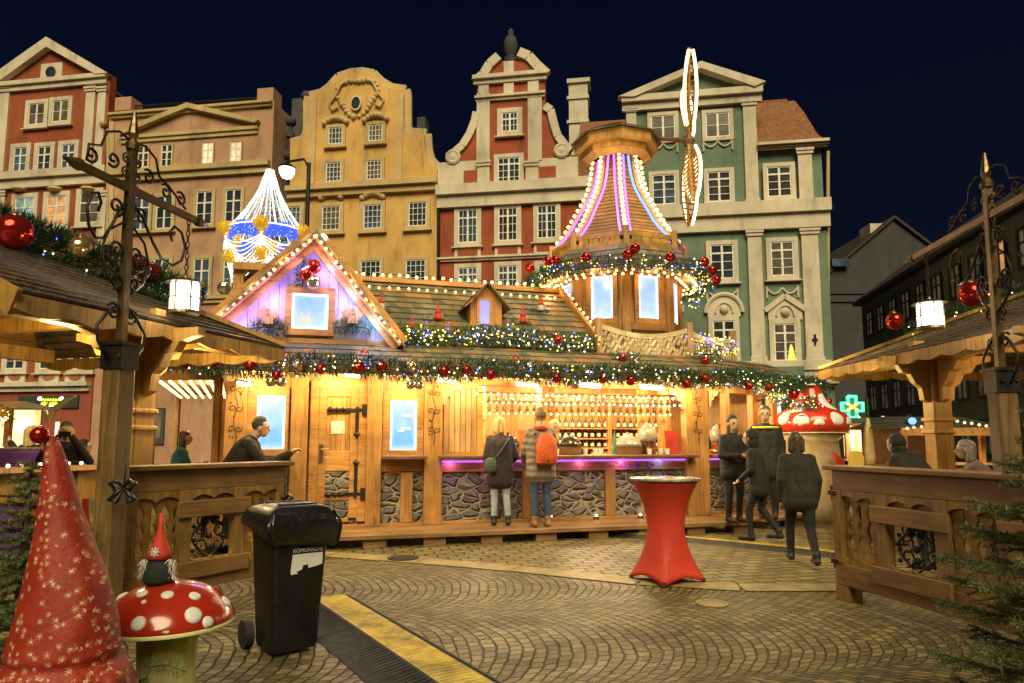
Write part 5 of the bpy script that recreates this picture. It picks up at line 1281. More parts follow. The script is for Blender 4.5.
# ------------------------------------------------------------------ lantern posts
def lanternpost(label,c,H,ang,barang,ztop,zbar,ends,lz_label):
    t=thing('lantern_post',label,'lantern post',c); c=V((c.x,c.y,0))
    m=MB(); m.box(c+V((0,0,H/2)),.175,.175,H,ang); m.build('wooden_post',M.wpost,t,bevel=.02)
    m=MB(); m.box(c+V((0,0,H-.09)),.20,.20,.2,ang); m.box(c+V((0,0,H+.02)),.23,.23,.03,ang)
    for s in (-1,1): m.ball(c+V((0,-.105,H-.09))+V((s*.06,0,0)),.022,6)
    m.build('iron_collar',M.iron,t)
    m=MB(); m.box(c+V((0,0,(H+ztop)/2)),.062,.062,ztop-H,ang); m.build('iron_pole',M.ironlit,t)
    m=MB(); m.lathe(c+V((0,0,ztop)),[(.055,0),(.06,.05),(.03,.09),(.045,.14),(.012,.34)],8)
    for s in (-1,1):
        for z in (-.1,-.22,-.34): m.tube(spiral(c+V((math.cos(barang)*s*.06,math.sin(barang)*s*.06,ztop+z)),V((math.cos(barang)*s,math.sin(barang)*s,0)),V((0,0,1)),.01,.045,0,1.2,10),.009,5)
    m.build('finial',M.ironlit,t)
    u=V((math.cos(barang),math.sin(barang),0)); k=V((0,0,1)); e0,e1=ends
    m=MB(); a,b=c+u*e0+k*zbar,c+u*e1+k*zbar; m.bar(a,b,.045,.06)
    for q,s in ((a,-1),(b,1)): m.tube([q,q+u*s*.05,q+u*s*.17],[.05,.045,.004],6)
    m.build('crossbar',M.ironlit,t)
    def sp(cc,r,turn,a0,th=.012):
        s=MB(); s.tube(spiral(cc,u,k,.012,r,a0,turn,22),th,5); s.build('scroll',M.iron,t,True)
    for s in (-1,1):
        Ls=abs(e0 if s<0 else e1)*.9
        # scroll resting on the bar
        for x in (.2,.42,.62):
            if x<Ls: sp(c+u*s*x+k*(zbar+.13+.05*(x<.3)),.07,s*1.3,s*.4)
        g=MB(); g.tube([c+u*s*x+k*(zbar+z) for x,z in ((.05,.42),(.15,.44),(.28,.38),(.33,.24),(.45,.2),(min(Ls,.7),.06))],.011,5); g.build('scroll',M.iron,t,True)
        # big brace scrolls under the bar
        g=MB(); pts=[(.05,-.12),(.16,-.2),(.3,-.38),(.42,-.5),(.56,-.52),(.68,-.44),(.72,-.3),(.66,-.18),(.56,-.15),(.5,-.22),(.54,-.3)]
        f=min(1,Ls/.78); g.tube([c+u*s*x*f+k*(zbar+z) for x,z in pts],.013,5); g.build('scroll',M.iron,t,True)
        sp(c+u*s*.14+k*(zbar-.2),.085,s*1.4,1.0); sp(c+u*s*.17+k*(zbar-.62),.11,-s*1.5,2.2)
        g=MB(); g.tube([c+u*s*x+k*(zbar+z) for x,z in ((.04,-.3),(.2,-.42),(.27,-.6),(.2,-.78),(.06,-.9))],.011,5); g.build('scroll',M.iron,t,True)
        for q in range(3): sp(c+u*s*.1+k*(H+.28+q*.26),.075,s*1.4*(1 if q%2 else -1),.8*q)
        g=MB(); g.tube([c+u*s*x+k*(H+z) for x,z in ((.13,-.12),(.24,.02),(.26,.14),(.16,.26),(.05,.34))],.014,5); g.build('scroll',M.iron,t,True)
    return t
def lantern(label,top,bot,wd,hook):
    c=V((bot.x,bot.y,bot.z)); h=top.z-bot.z; t=thing('lantern',label,'lantern',c)
    r=wd/2; m=MB(); m.lathe(c,[(r*.92,.02),(r*.92,h*.86)],12); m.build('glass',M.lantern,t,True)
    m=MB(); m.lathe(c,[(r,0),(r*1.02,.03)],12); m.lathe(c,[(r*1.0,h*.84),(r*1.35,h*.86),(r*1.2,h*.9),(r*.75,h*.97),(r*.2,h*1.02),(r*.12,h*1.1)],12)
    for i in range(6): a=math.pi*i/3+.3; m.box(c+V((r*.96*math.cos(a),r*.96*math.sin(a),h*.43)),.014,.014,h*.86,a)
    m.tube([c+V((r*.97*math.cos(a),r*.97*math.sin(a),h*.45)) for a in [math.pi*i/12 for i in range(25)]],.007,4); m.build('frame',M.ironlit,t)
    m=MB(); z=c.z+h*1.08; i=0
    while z<hook-.02:
        q=V((c.x,c.y,z+.03)); ax=V((1,0,0)) if i%2 else V((0,1,0)); m.tube([q+ax*(.016*math.cos(s))+V((0,0,.034*math.sin(s))) for s in [6.2832*j/8 for j in range(9)]],.006,4); z+=.055;i+=1
    m.build('chain',M.ironlit,t)
    lamp('lantern_light',c+V((0,0,h*.45))+V((0,-r*1.6,-.05)),7,(1,.9,.72),.1)
    return t
lp=D(115,441,5.6); lp.z=0
bz=D(132,189,5.6).z; be=D(200,221,1); d_=ray(200,221); be=EYE+d_*((bz-CZ)/d_.z); d_=ray(84,165); bs=EYE+d_*((bz-CZ)/d_.z)
ba=math.atan2(be.y-bs.y,be.x-bs.x); 
lp2=V((lp.x,lp.y,0)); L1=(V((be.x,be.y,0))-lp2).length; L0=(V((bs.x,bs.y,0))-lp2).length
lanternpost('tall wooden gate post with scrolled iron cross on top, on the left',lp2,D(115,347,5.6).z,ba,ba,D(137,150,5.6).z,bz,(-min(1.1,L0),min(1.3,L1)),'')
u_=V((math.cos(ba),math.sin(ba),0)); hp=lp2+u_*(min(1.3,L1)*.86)
q=hp.y; lantern('bright white lantern hanging on a chain in front of the left shelter roof',D(182,279,q)*1,D(182,315,q)*1,.27,bz) if False else None
hx=D(182,441,hp.y); lantern('bright white lantern hanging on a chain in front of the left shelter roof',V((hp.x,hp.y,D(182,279,hp.y).z)),V((hp.x,hp.y,D(182,314,hp.y).z)),.27,bz)
rp_=D(1006,441,6.2); rp_.z=0; bz=D(988,216,6.2).z; d_=ray(913,258); be=EYE+d_*((bz-CZ)/d_.z); ba=math.atan2(be.y-rp_.y,be.x-rp_.x); L1=(V((be.x,be.y,0))-rp_).length
lanternpost('tall wooden gate post with scrolled iron cross on top, on the right behind the fir',rp_,D(1003,372,6.2).z,ba,ba,D(985,188,6.2).z,bz,(-.9,min(1.6,L1)),'')
u_=V((math.cos(ba),math.sin(ba),0)); hp=rp_+u_*(min(1.6,L1)*.8)
lantern('bright white lantern hanging on a chain in front of the right shelter roof',V((hp.x,hp.y,D(936,300,hp.y).z)),V((hp.x,hp.y,D(936,329,hp.y).z)),.27,bz)
# ------------------------------------------------------------------ garlands and baubles
def along(pts,step=.05):
    out=[]
    for a,b in zip(pts,pts[1:]):
        a=V(a);b=V(b);n=max(1,int((b-a).length/step)); out+= [a.lerp(b,i/n) for i in range(n)]
    return out+[V(pts[-1])]
def garland(label,pts,rad,per_m,lights,ln=(.05,.12),lr=.013,cols='wyb',group=None,w=.006):
    pts=[V(p) for p in pts]; t=thing('fir_garland',label,'garland',pts[0],group); m=MB(); needles(m,pts,rad,per_m,ln,w,droop=.15); 
    m.tube(pts,.012,4); m.build('greenery',M.folg,t)
    if lights:
        mats=[{'w':M.fl_w,'y':M.fl_y,'b':M.fl_b}[c] for c in cols]; m=MB(); al=along(pts)
        for _ in range(int(lights)):
            p=rnd.choice(al); v=V((rnd.gauss(0,1),rnd.gauss(0,1)-.6,rnd.gauss(0,1))).normalized(); m.octa(p+v*rad*rnd.uniform(.7,1.15)+V((0,-.03,0)),lr*rnd.uniform(.7,1.2),rnd.randrange(len(mats)))
        m.build('fairy_lights',mats,t,kind='stuff')
    return t
BA={}
def bauble(p,r,mt,label,group):
    t=thing('bauble',label,'bauble',V(p)-V((0,0,r)),group)
    key=(round(r,3),mt.name)
    if key not in BA:
        m=MB(); m.ball(p,r,18,k=12); o=m.build('globe',mt,t,True); c=MB(); c.lathe(V(p)+V((0,0,r*.96)),[(r*.2,0),(r*.2,r*.16),(r*.06,r*.18),(r*.05,r*.3)],8); q=c.build('cap',M.bgold,t); BA[key]=(o.data,q.data)
    else:
        for nm,me in zip(('globe','cap'),BA[key]): o=bpy.data.objects.new(nm,me); COL.objects.link(o); o.parent=t
    return t
ev=[off_pt(i,.9,ZEV-.02) for i in range(4)]
evp=[]
for a,b in zip(ev,ev[1:]):
    k=max(2,int((b-a).length/.6))
    for i in range(k): evp.append(a.lerp(b,i/k)+V((0,0,.045*math.sin(len(evp)*1.7))))
evp.append(ev[-1]); 
garland('long thick fir garland with coloured lights along the hut eave',evp,.15,1500,330,cols='wwyb',w=.008)
a=D(755,385,13.6);b=D(817,403,12.6)
garland('sagging garland of lights from the hut eave to the giant toadstool',[a,a.lerp(b,.33)+V((0,0,-.12)),a.lerp(b,.66)+V((0,0,-.14)),b],.13,1300,80,cols='wyyb')
mid=[HP.at(HP.uz(x,350)[0],ZTP+.14+.04*math.sin(x),.02) for x in range(396,612,18)]
garland('bushy fir garland full of tiny lights along the top of the hut eave roof',mid,.17,1500,230,cols='wyyb',lr=.014,w=.008)
rs=octpts(RS+.03,ZS0+.05); ring=[]
for a,b in zip(rs,rs[1:]+[rs[0]]): ring+=[a,a.lerp(b,.5)+V((0,0,.03))]
garland('round fir garland with lights on the tower skirt roof',ring+[ring[0]],.15,1200,260,cols='wyyb',lr=.014)
a=D(700,276,13.6); garland('bunch of hanging lights at the right end of the tower skirt',[a,a+V((-.05,0,-.3)),a+V((-.25,0,-.62))],.18,500,60,cols='wyyb',lr=.015)
for x,y,l in ((618,362,'under the left part of the cream balustrade'),(700,356,'at the right post of the cream balustrade'),(748,378,'where the hut roof bends away')): p=HP.pt(x,y,.25); garland('small fir sprig on the eave roof '+l,[p-HP.u*.28,p,p+HP.u*.28],.13,900,14)
q=b2; cc_=[q.at(u,(z0+z1)/2,.06) for u in (0,.3,.6,.9,1.2)]
BZ=HP.shift(.0).rect(601,328,688,358); 
garland('net of yellow and violet lights over the right wing balustrade',[q.at(u,(BZ[2]+BZ[3])/2+.05,.05) for u in (.05,.4,.8,1.3)],.2,40,120,cols='yyb',lr=.015)
def near(x):
    for lim,l in ((215,'left of the hut corner post'),(246,'at the left corner post'),(292,'over the left lit window'),(345,'over the door'),(372,'right of the door'),(424,'over the right lit window'),(480,'over the shutter panel'),(560,'over the two customers'),(620,'over the bottle shelves'),(690,'near the right corner post'),(900,'on the angled right wing')):
        if x<lim: return l
EB=[(183,366,'g',1),(197,370,'r',1),(190,352,'r',.9),(213,366,'r',1.2),(224,368,'r',1.2),(256,372,'r',1.2),(287,374,'g',1),(299,372,'g',1.1),(280,381,'r',.9),(275,387,'s',.95),(284,387,'s',.95),(320,375,'r',1.1),(355,374,'r',1.3),(376,373,'r',1.1),(403,373,'g',1.1),(407,383,'s',.9),(402,390,'s',.85),(410,390,'s',.85),(433,377,'r',1.2),(454,376,'r',1),(476,380,'r',1),(537,383,'r',1),(554,389,'s',.9),(580,384,'r',.9),(606,385,'r',1.1),(632,385,'s',1),(648,384,'s',1),(658,388,'r',1),(675,383,'r',1.1),(700,389,'r',1),(720,390,'r',1),(746,397,'r',1.3),(765,402,'r',1),(782,404,'r',1)]
cn={'r':('glossy red',M.bred),'g':('gold',M.bgold),'s':('pale champagne',M.bsil)}
from collections import Counter,defaultdict
cnt=Counter(); mem=[]
for x,y,c,k in EB:
    p=HP.pt(x,y,.98) if x<690 else HB.pt(x,y,.98); mem.append((x,y,c,k,p)); cnt[(c,near(x))]+=1
seen=Counter()
for x,y,c,k,p in mem:
    key=(c,near(x)); n=cnt[key]; i=seen[key]; seen[key]+=1
    pre={1:[''],2:['left hand ','right hand '],3:['leftmost ','middle ','rightmost ']}.get(n,['first ','second ','third ','fourth ','fifth '])[i] if n>1 else ''
    bauble(p,.078*k,cn[c][1],f'{pre}{cn[c][0]} bauble in the eave garland {near(x)}','baubles in the eave garland')
for x,y,l in ((363,357,'above the plank door'),(510,362,'above the two customers'),(551,343,'below the bulbs of the hut verge'),(614,360,'under the left end of the balustrade'),(675,371,'above the right corner post'),(695,363,'beside the balustrade post'),(751,374,'where the roof bends away')):
    bauble(HP.pt(x,y,.35),.075,M.bred,'red bauble lying on the hut eave roof '+l,'baubles on the eave roof')
TW=Plane((TX-0*1,TY-2.1),4)
for i,(x,y) in enumerate(((530,268),(548,261),(556,260),(586,257),(628,254),(635,248),(670,257),(704,262),(712,270),(716,280))):
    d=ray(x,y); z=ZS0+.12
    # meet the ring circle
    o=V((EYE.x-TX,EYE.y-TY,0)); dd=V((d.x,d.y,0)); A=dd.dot(dd); B=2*o.dot(dd); C=o.dot(o)-(RS+.15)**2; disc_=B*B-4*A*C
    tt=(-B-math.sqrt(disc_))/(2*A) if disc_>0 else -B/(2*A); p=EYE+d*tt
    l=['at the far left tip','left one of a pair on the left','right one of a pair on the left','left of the first tower window','lower one of a pair over the middle','upper one of a pair over the middle','over the right tower window','top one at the right end','middle one at the right end','lowest at the right end'][i]
    bauble(p,.10,M.bred,'red bauble on the tower skirt garland, '+l,'baubles on the tower skirt')
# left shelter ridge garland
zr=LZ+.47*2.1*.87
hp_=[PL(a,b,z+.12) for a,b,z in ((.75,.75,LZ+.31),(1.2,1.2,LZ+.49),(1.65,1.65,LZ+.68),(2.1,2.1,zr),(2.6,2.1,zr),(3.3,2.1,zr),(3.75,2.1,zr))]
garland('thick fir garland with small lights on the ridge of the left shelter',hp_,.2,3200,60,cols='wwb',lr=.011,ln=(.07,.16),w=.009)
for x,y,r,mt,l,(a,b) in ((14,232,.17,M.bred,'large red bauble on the left shelter ridge at the picture edge',(2.5,2.1)),(80,248,.12,M.bgold,'large gold bauble on the left shelter ridge',(1.75,1.75)),(139,262,.085,M.bred,'smaller red bauble behind the left iron pole',(1.2,1.2)),(152,274,.115,M.bred,'large red bauble just right of the left iron pole',(1.05,1.05))):
    q=PL(a,b,0); bauble(D(x,y,q.y-.1),r,mt,l,'baubles on the shelter roofs')
zr2=RZ+.42*2.3
garland('fir garland with a few lights on the ridge of the right shelter',[PR(a,a,RZ+.42*a+.1) for a in (.9,1.4,1.9,2.3)]+[PR(3.2,2.3,zr2+.1),PR(4.5,2.3,zr2+.1)],.14,700,24,cols='wy')
q=PR(2.0,2.0,0); bauble(D(972,294,q.y-.15),.17,M.bred,'large red bauble on the right shelter ridge beside the lantern','baubles on the shelter roofs')
q=PR(.95,.95,0); bauble(D(895,321,q.y-.1),.13,M.bred,'red bauble low on the right shelter ridge, left of the lantern','baubles on the shelter roofs')
# gable ornaments
for x,y,l in ((268,331,'left'),(352,330,'right')):
    p=HP.pt(x,y,.16); garland(f'fir sprig under the small white house, {l} of the gable window',[p-HP.u*.3,p+V((0,0,.04)),p+HP.u*.3],.1,900,0)
    m=MB(); c=p+V((0,0,.2)); m.box(c-V((0,0,.06)),.16,.10,.13,HP.ang); 
    for s in (-1,1): m.bar(c+V((0,0,.13)),c+HP.u*(s*.14)+V((0,0,.0)),.12,.018,up=HP.n)
    solo(m,'tiny_house',M.wpale,f'tiny pale ornament house {l} of the gable window','ornament')
p=HP.pt(303,273,.16); garland('dark fir sprig behind the bauble cluster at the gable peak',[p-V((0,0,.25)),p,p+V((0,0,.2))],.1,900,0)
for x,y,mt,l in ((314,271,M.bred,'top red bauble of the cluster at the gable peak'),(307,279,M.bred,'lower left red bauble of the cluster at the gable peak'),(313,286,M.bsil,'pale bauble at the bottom of the gable peak cluster')): bauble(HP.pt(x,y,.28),.11,mt,l,'baubles at the gable peak')
# roof gnomes
def gnome(name,c,h,label,body,hat,cat='gnome figure',group=None,beard=None,skew=0):
    t=thing(name,label,cat,c,group); c=V(c); r=h*.2
    m=MB(); m.lathe(c,[(r*.9,0),(r*1.15,h*.06),(r*1.05,h*.2),(r*.75,h*.36),(r*.3,h*.42)],14); m.build('body',body,t,True)
    m=MB(); m.ball(c+V((0,-r*.55,h*.4)),r*.3,8); m.build('nose',simple('felt_skin',(.55,.33,.24)),t,True)
    m=MB(); 
    m.lathe(c+V((0,-r*.15,0)),[(r*.85,h*.36),(r*.8,h*.44),(r*.55,h*.56),(r*.3,h*.7),(r*.16,h*.84),(.01,h)],14,sx=1,sy=.9); m.build('hat',hat,t,True)
    if beard:
        m=MB()
        for s in (-1,1):
            p=c+V((s*r*.95,-r*.25,h*.3)); needles(m,[p+V((0,0,h*.06)),p-V((0,0,h*.2))],r*.2,1800,(h*.05,h*.13),h*.008,droop=.9)
        m.build('beard',beard,t)
    return t
gm=simple('gnome_white',(.5,.5,.46)); gg=simple('gnome_green',(.05,.16,.09))
GNM={}
for x,y,b,l in ((381,312,gm,'white gnome with red hat sitting high on the roof beside the gable'),(438,322,M.redcloth,'red gnome on the roof left of the small dormer'),(412,338,gg,'green gnome with red hat low on the roof above the garland'),(523,325,M.redcloth,'red gnome on the roof right of the small dormer'),(541,313,gm,'white gnome with red hat on the roof by the verge bulbs')):
    q=HP.shift(-1.0); 
    # meet roof plane
    d=ray(x,y); n=(HP.n*(zR-ZTP)+V((0,0,2.28))).normalized(); p0=HP.at(0,ZTP,-.02); tt=(p0-EYE).dot(n)/d.dot(n); p=EYE+d*tt
    gnome('roof_gnome',p+V((0,0,.04)),.33,l,b,M.redcloth,'gnome figure','gnome figures on the hut roof',beard=gm)
    garland('fir sprig beside the '+l.split(' with')[0].split(' on')[0].split(' low')[0]+' '+l.split('roof')[-1].strip(),[p+HP.u*-.25-HP.n*.02,p+HP.u*.15-HP.n*.02],.06,500,3,group='sprigs beside the roof gnomes')
# ------------------------------------------------------------------ things on the bar
GL_=simple('bottle_green',(.02,.06,.03),.1,0,.2); GLB=simple('bottle_label',(.6,.55,.42),.5,0,.1)
bt=None; rows=[(428,'top'),(438,'second'),(447.5,'third'),(456,'lowest')]
for py,l in rows:
    u0,u1,_,z1=BQ.rect(556,py,668,py+1); n=17
    for i in range(n):
        u=u0+.1+(u1-u0-.2)*i/(n-1); c=BQ.at(u,z1+.001,-.08)
        if abs(i-8)<.6 : continue
        if bt is None:
            bt=thing('bottle','',"bottle",c,'bottles in the bar shelves'); m=MB(); m.lathe(c,[(.038,0),(.042,.01),(.042,.13),(.03,.16),(.014,.18),(.014,.235),(.017,.24)],8); m.build('glass',GL_,bt,True); m=MB(); m.lathe(c,[(.043,.03),(.043,.1)],8,cap=False); m.build('label',GLB,bt); o=bt
        else: o=copy_thing(bt,c)
        o['label']='dark bottle with pale label on the '+l+' shelf of the bar'
def dome(c,r,mt,label,name='warming_pan'):
    t=thing(name,label,'pan',c); m=MB(); m.lathe(c,[(r*.95,0),(r,.05),(r,.12),(r*1.04,.14)],18); m.build('pan',M.wdark,t,40)
    m=MB(); m.lathe(c,[(r*1.0,.142),(r*.93,.2),(r*.7,.28),(r*.35,.33),(.03,.345),(.03,.38),(.01,.39)],18); m.build('lid',mt,t,True)
dl=simple('black_enamel',(.02,.018,.016),.15,0,.1); gl=simple('clouded_glass',(.35,.33,.28),.08,.3,.1); bra=simple('copper',(.5,.2,.08),.2,.9,.1)
zc_=zz(455.5)+.003
def on(x,o=-.25): u=HP.uz(x,455)[0]; return HP.at(u,zc_,o)
dome(on(512),.22,dl,'black round pan on the counter behind the blonde customer'); dome(on(574),.24,dl,'black domed pan on the counter right of the man with backpack'); dome(on(634),.27,gl,'large clear domed pan on the counter by the bottle shelves')
def urn(c,label,pl=HP):
    t=thing('drink_dispenser',label,'dispenser',c); m=MB(); m.lathe(c,[(.13,0),(.14,.03),(.14,.2),(.15,.21)],16); m.build('base',bra,t,40); m=MB(); m.lathe(c,[(.14,.211),(.16,.3),(.16,.42),(.1,.5),(.05,.52),(.05,.56)],16); m.build('jar',gl,t,True); m=MB(); m.tube([c+V((0,-.14,.06)),c+V((0,-.2,.06)),c+V((0,-.2,.02))],.012,6); m.build('tap',M.ironlit,t)
urn(on(655),'copper and glass drink dispenser near the right corner post'); 
uB=HB.at(.9,zc_,-.2); urn(uB,'glass drink dispenser in the angled right wing behind the woman in a hat')
def boardon(x,w,h,mt,label,name,o=-.1,tilt=.1):
    c=on(x,o); m=MB(); m.par(c-HP.u*(w/2),HP.u*w,V((0,0,h))-HP.n*tilt*h,HP.n*-.02); m.par(c-HP.u*(w/2)-HP.n*.15,HP.u*w,HP.n*.15,V((0,0,.015))); solo(m,name,mt,label,'menu board')
boardon(676,.26,.42,simple('red_card',(.36,.03,.02),.5),'red menu board on the counter beside the right corner post','menu_board')
boardon(527,.2,.42,simple('orange_card',(.55,.12,.03),.5),'orange-red menu board on the counter left of the man with backpack','menu_board')
m=MB(); c=on(621); m.lathe(c,[(.06,0),(.06,.1),(.05,.12),(.005,.42)],10); solo(m,'paper_cone',simple('green_card',(.04,.16,.09)),'small green cone tree standing on the counter','decoration')
cup=None
for i,x in enumerate((484,557,588,596,604,650,664,668)):
    c=on(x,-.02 if i%2 else -.12); m=MB(); m.lathe(c,[(.035,0),(.045,.1),(.047,.105)],10); 
    l=['at the left end of the counter','just right of the backpack','left of the bottle shelves','below the bottle shelves, middle one of three','below the bottle shelves, right one of three','right of the clear domed pan','left of the red menu board','touching the red menu board'][i]
    solo(m,'mug',M.white,'white mug on the bar counter, '+l,'mug','mugs on the bar counter')
m=MB()
for i in range(40): u=.2+i*(LB-.4)/40; c=HB.at(u,zc_+.002,-.02-.25*rnd.random()); m.ball(c+V((0,0,.04)),.045,6,mi=i%3)
o=m.build('sweets_heap',[bra,M.white,M.redcloth],None,kind='stuff'); tag(o,'heap of sweets laid along the angled counter','sweets')
for o_,y0,l in ((-.35,400,'front'),(-1.15,409,'rear')):
    q=HP.shift(o_); ua,_=q.uz(484,y0); ub_,_=q.uz(672,y0); z=q.uz(580,y0)[1]; t=thing('glass_rack',f'{l} rail of upturned glasses hanging over the bar','glass rack',q.at((ua+ub_)/2,z),'glass rails over the bar')
    m=MB(); m.prect(q,ua,ub_,z+.1,z+.12,-.06,.06); m.build('rail',M.wv,t); gm0=None; n=26
    for i in range(n):
        p=q.at(ua+.1+(ub_-ua-.2)*i/(n-1),z)
        if gm0 is None:
            m=MB(); m.lathe(p,[(.032,-.06),(.036,-.01),(.02,.03),(.006,.04),(.006,.095),(.03,.1)],8); o=m.build('glass',gl,t,True); gm0=o.data; p_0=p
        else: o=bpy.data.objects.new('glass',gm0); COL.objects.link(o); o.parent=t; o.location=p-p_0
# ------------------------------------------------------------------ foreground props
def starcloth():
    m=NT('red_star_cloth'); v=m.coord(); n=m.noise(v,9,4); base=m.ramp(n,[(.3,(.20,.012,.004)),(.7,(.30,.022,.007))])
    vo=m.new('ShaderNodeTexVoronoi'); vo.inputs['Scale'].default_value=25; m.link(v,vo.inputs['Vector'])
    dv=m.new('ShaderNodeVectorMath',operation='SUBTRACT'); sc_=m.new('ShaderNodeVectorMath',operation='SCALE'); sc_.inputs['Scale'].default_value=1
    m.link(v,dv.inputs[0]); m.link(vo.outputs['Position'],dv.inputs[1])
    sp=m.new('ShaderNodeSeparateXYZ'); m.link(dv.outputs[0],sp.inputs[0]); x=m.math('ABSOLUTE',sp.outputs[0]); z=m.math('ABSOLUTE',sp.outputs[2])
    # the Voronoi position output is in scaled space: compare in the same units
    m.l.remove(dv.inputs[1].links[0]); q=m.new('ShaderNodeVectorMath',operation='SCALE'); q.inputs['Scale'].default_value=1.0; m.link(vo.outputs['Position'],q.inputs[0]); m.link(q.outputs[0],dv.inputs[1])
    r=vo.outputs['Distance']
    arms=m.math('MULTIPLY',x,z); a2=m.math('MULTIPLY',m.math('ABSOLUTE',m.math('SUBTRACT',x,z)),.006)
    k=m.math('MINIMUM',arms,a2); star=m.math('MULTIPLY',m.math('LESS_THAN',k,.0000085),m.math('LESS_THAN',r,.40))
    fl=m.math('LESS_THAN',m.noise(v,160,1),.47); star=m.math('MULTIPLY',star,m.math('ADD',m.math('MULTIPLY',fl,.6),.4))
    dot=m.math('LESS_THAN',r,.035); star=m.math('MAXIMUM',star,dot)
    m.col(m.mix(m.math('MULTIPLY',star,.75),base,(.80,.62,.36))); m.rough(.62); m.bump(m.math('ADD',m.noise(v,7,5,.6,1.5),m.math('MULTIPLY',m.noise(v,90,2),.12)),.4,.025); return m.mat
SC=starcloth()
ap=D(46,433,3.0); by=3.0
cl=thing('cloth_cone_tree','tall red cone of star-patterned cloth with a bauble on its tip','cloth cone',V((D(78,683,by).x,by,0)))
bx=cl.location.x; H=ap.z
m=MB(); prof=[];
def wob(a,z): return 1+.05*math.sin(3*a+z*4)+.03*math.sin(7*a-z*9)
nz=34; n=40; b=len(m.v)
x658=D(74,656,by); zt0=x658.z
CPT=[(D(45,y,by).z,(x+11-512)/F*by*1.005,w_/2/F*by*.94) for y,x,w_ in ((437,45,12),(470,52,26),(513,58.5,42),(547,65,58),(580,71,76),(620,73.5,93),(650,73,104),(657,72.5,98),(668,73,118),(690,73,132))]
CPT.append((0,CPT[-1][1],.31)); CPT=CPT[::-1]
def cpt(z):
    for (z0,x0,r0),(z1,x1,r1) in zip(CPT,CPT[1:]):
        if z0<=z<=z1: f=(z-z0)/max(1e-6,z1-z0); return x0+(x1-x0)*f,r0+(r1-r0)*f
    return CPT[-1][1:]
H=CPT[-1][0]; nz=90
for i in range(nz+1):
    z=H*i/nz; cx,r=cpt(z)
    for j in range(n):
        a=2*math.pi*j/n; k=1+.022*math.sin(3*a+z*4)+.012*math.sin(7*a-z*7)+(.03*math.sin(15*a+z*3) if z<zt0 else .012*math.sin(9*a+6*math.sin(z*5)))
        m.v.append((cx+r*k*math.cos(a),by+r*k*math.sin(a),z))
for i in range(nz):
    for j in range(n): m.f.append([i*n+j,i*n+(j+1)%n,(i+1)*n+(j+1)%n,(i+1)*n+j]); m.m.append(0)
m.f.append([nz*n+j for j in range(n)]); m.m.append(0)
m.build('cloth',SC,cl,True)
for s in (-1,1): 
    m=MB(); c=V((CPT[3][1]+s*.20,by-.10,zt0-.05)); m.lathe((0,0,0),[(.01,0),(.035,.02),(.055,.07),(.06,.11),(.02,.115)],12)
    m.v=[(c.x+s*z*.8,c.y+y,c.z+x*.8-z*.3) for x,y,z in m.v]
    m.build('cloth_knot',SC,cl,True)
bauble(ap+V((0,-.04,-.01)),.037,M.bred,'dark red bauble on the tip of the red cloth cone','bauble')
m=MB(); c=ap+V((.02,-.02,.05)); m.tube([c,c+V((.02,0,.05)),c+V((.07,0,.09)),c+V((.11,0,.11))],[.012,.014,.012,.004],6); m.tube([c,c+V((-.02,0,.05)),c+V((0,0,.09))],[.01,.01,.003],6); solo(m,'gold_ribbon',M.bgold,'gold ribbon on the tip of the red cloth cone','ribbon')
# toadstool seat
def toad(name,label,c,rc,zr,zt,rs,cap,spots,rim,stem,prof=None,spotm=None,seed=2):
    t=thing(name,label,'toadstool',c); c=V(c)
    P=prof or [(rs,zr+.03),(rc*.8,zr+.005),(rc*.97,zr),(rc,zr+.02),(rc*.985,zr+.06*(zt-zr)/.29),(rc*.9,zr+(zt-zr)*.42),(rc*.72,zr+(zt-zr)*.70),(rc*.45,zr+(zt-zr)*.9),(rc*.2,zr+(zt-zr)*.98),(.002,zt)]
    m=MB(); m.lathe(c,P,48,cap=False); m.build('cap',cap,t,True)
    def rad(z):
        up=[p for p in P[3:]]
        for (r0,z0),(r1,z1) in zip(up,up[1:]):
            if z0<=z<=z1: return r0+(r1-r0)*(z-z0)/max(1e-6,z1-z0)
        return up[-1][0]
    for a,s,r in spots:
        a=R(a); z=zr+(zt-zr)*s; m=MB(); e=.004
        ctr=V((math.cos(a)*rad(z),math.sin(a)*rad(z),z)); dz=.02; tz_=V((math.cos(a)*(rad(z+dz)-rad(z-dz)),math.sin(a)*(rad(z+dz)-rad(z-dz)),2*dz)).normalized(); tx=V((-math.sin(a),math.cos(a),0)); nn=tx.cross(tz_)
        vs=[c+ctr+nn*(e*2.2)]
        for ring in (.55,1.0,1.03):
            for j in range(16):
                q=ctr+(tx*math.cos(2*math.pi*j/16)+tz_*math.sin(2*math.pi*j/16))*(r*ring)
                zz_=min(max(q.z,zr+.02),zt-.001); an=math.atan2(q.y,q.x); rr=rad(zz_); rad_now=math.hypot(q.x,q.y); 
                k=rr if s<.9 else rad_now
                if s>=.9: zz_=zt-(zt-zr)*.1*(rad_now/(rc*.45))**2
                off=e*(2 if ring<.9 else 1.2 if ring==1.0 else -.5); vs.append(c+V((k*math.cos(an),k*math.sin(an),zz_))+nn*off)
        fs=[(0,1+j,1+(j+1)%16) for j in range(16)]
        for g in range(2): fs+=[(1+g*16+j,1+(g+1)*16+j,1+(g+1)*16+(j+1)%16,1+g*16+(j+1)%16) for j in range(16)]
        m.add(vs,fs); m.build('spot',spotm or M.white,t,True)
    m=MB(); m.lathe(c,[(rc*.995,zr-.002),(rc*1.008,zr+.012),(rc*.99,zr+.02)],48,cap=False); m.build('rim',rim,t,True)
    m=MB(); m.lathe(c,stem[0],40,wob=stem[1]); m.build('stem',stem[2],t,True)
    return t
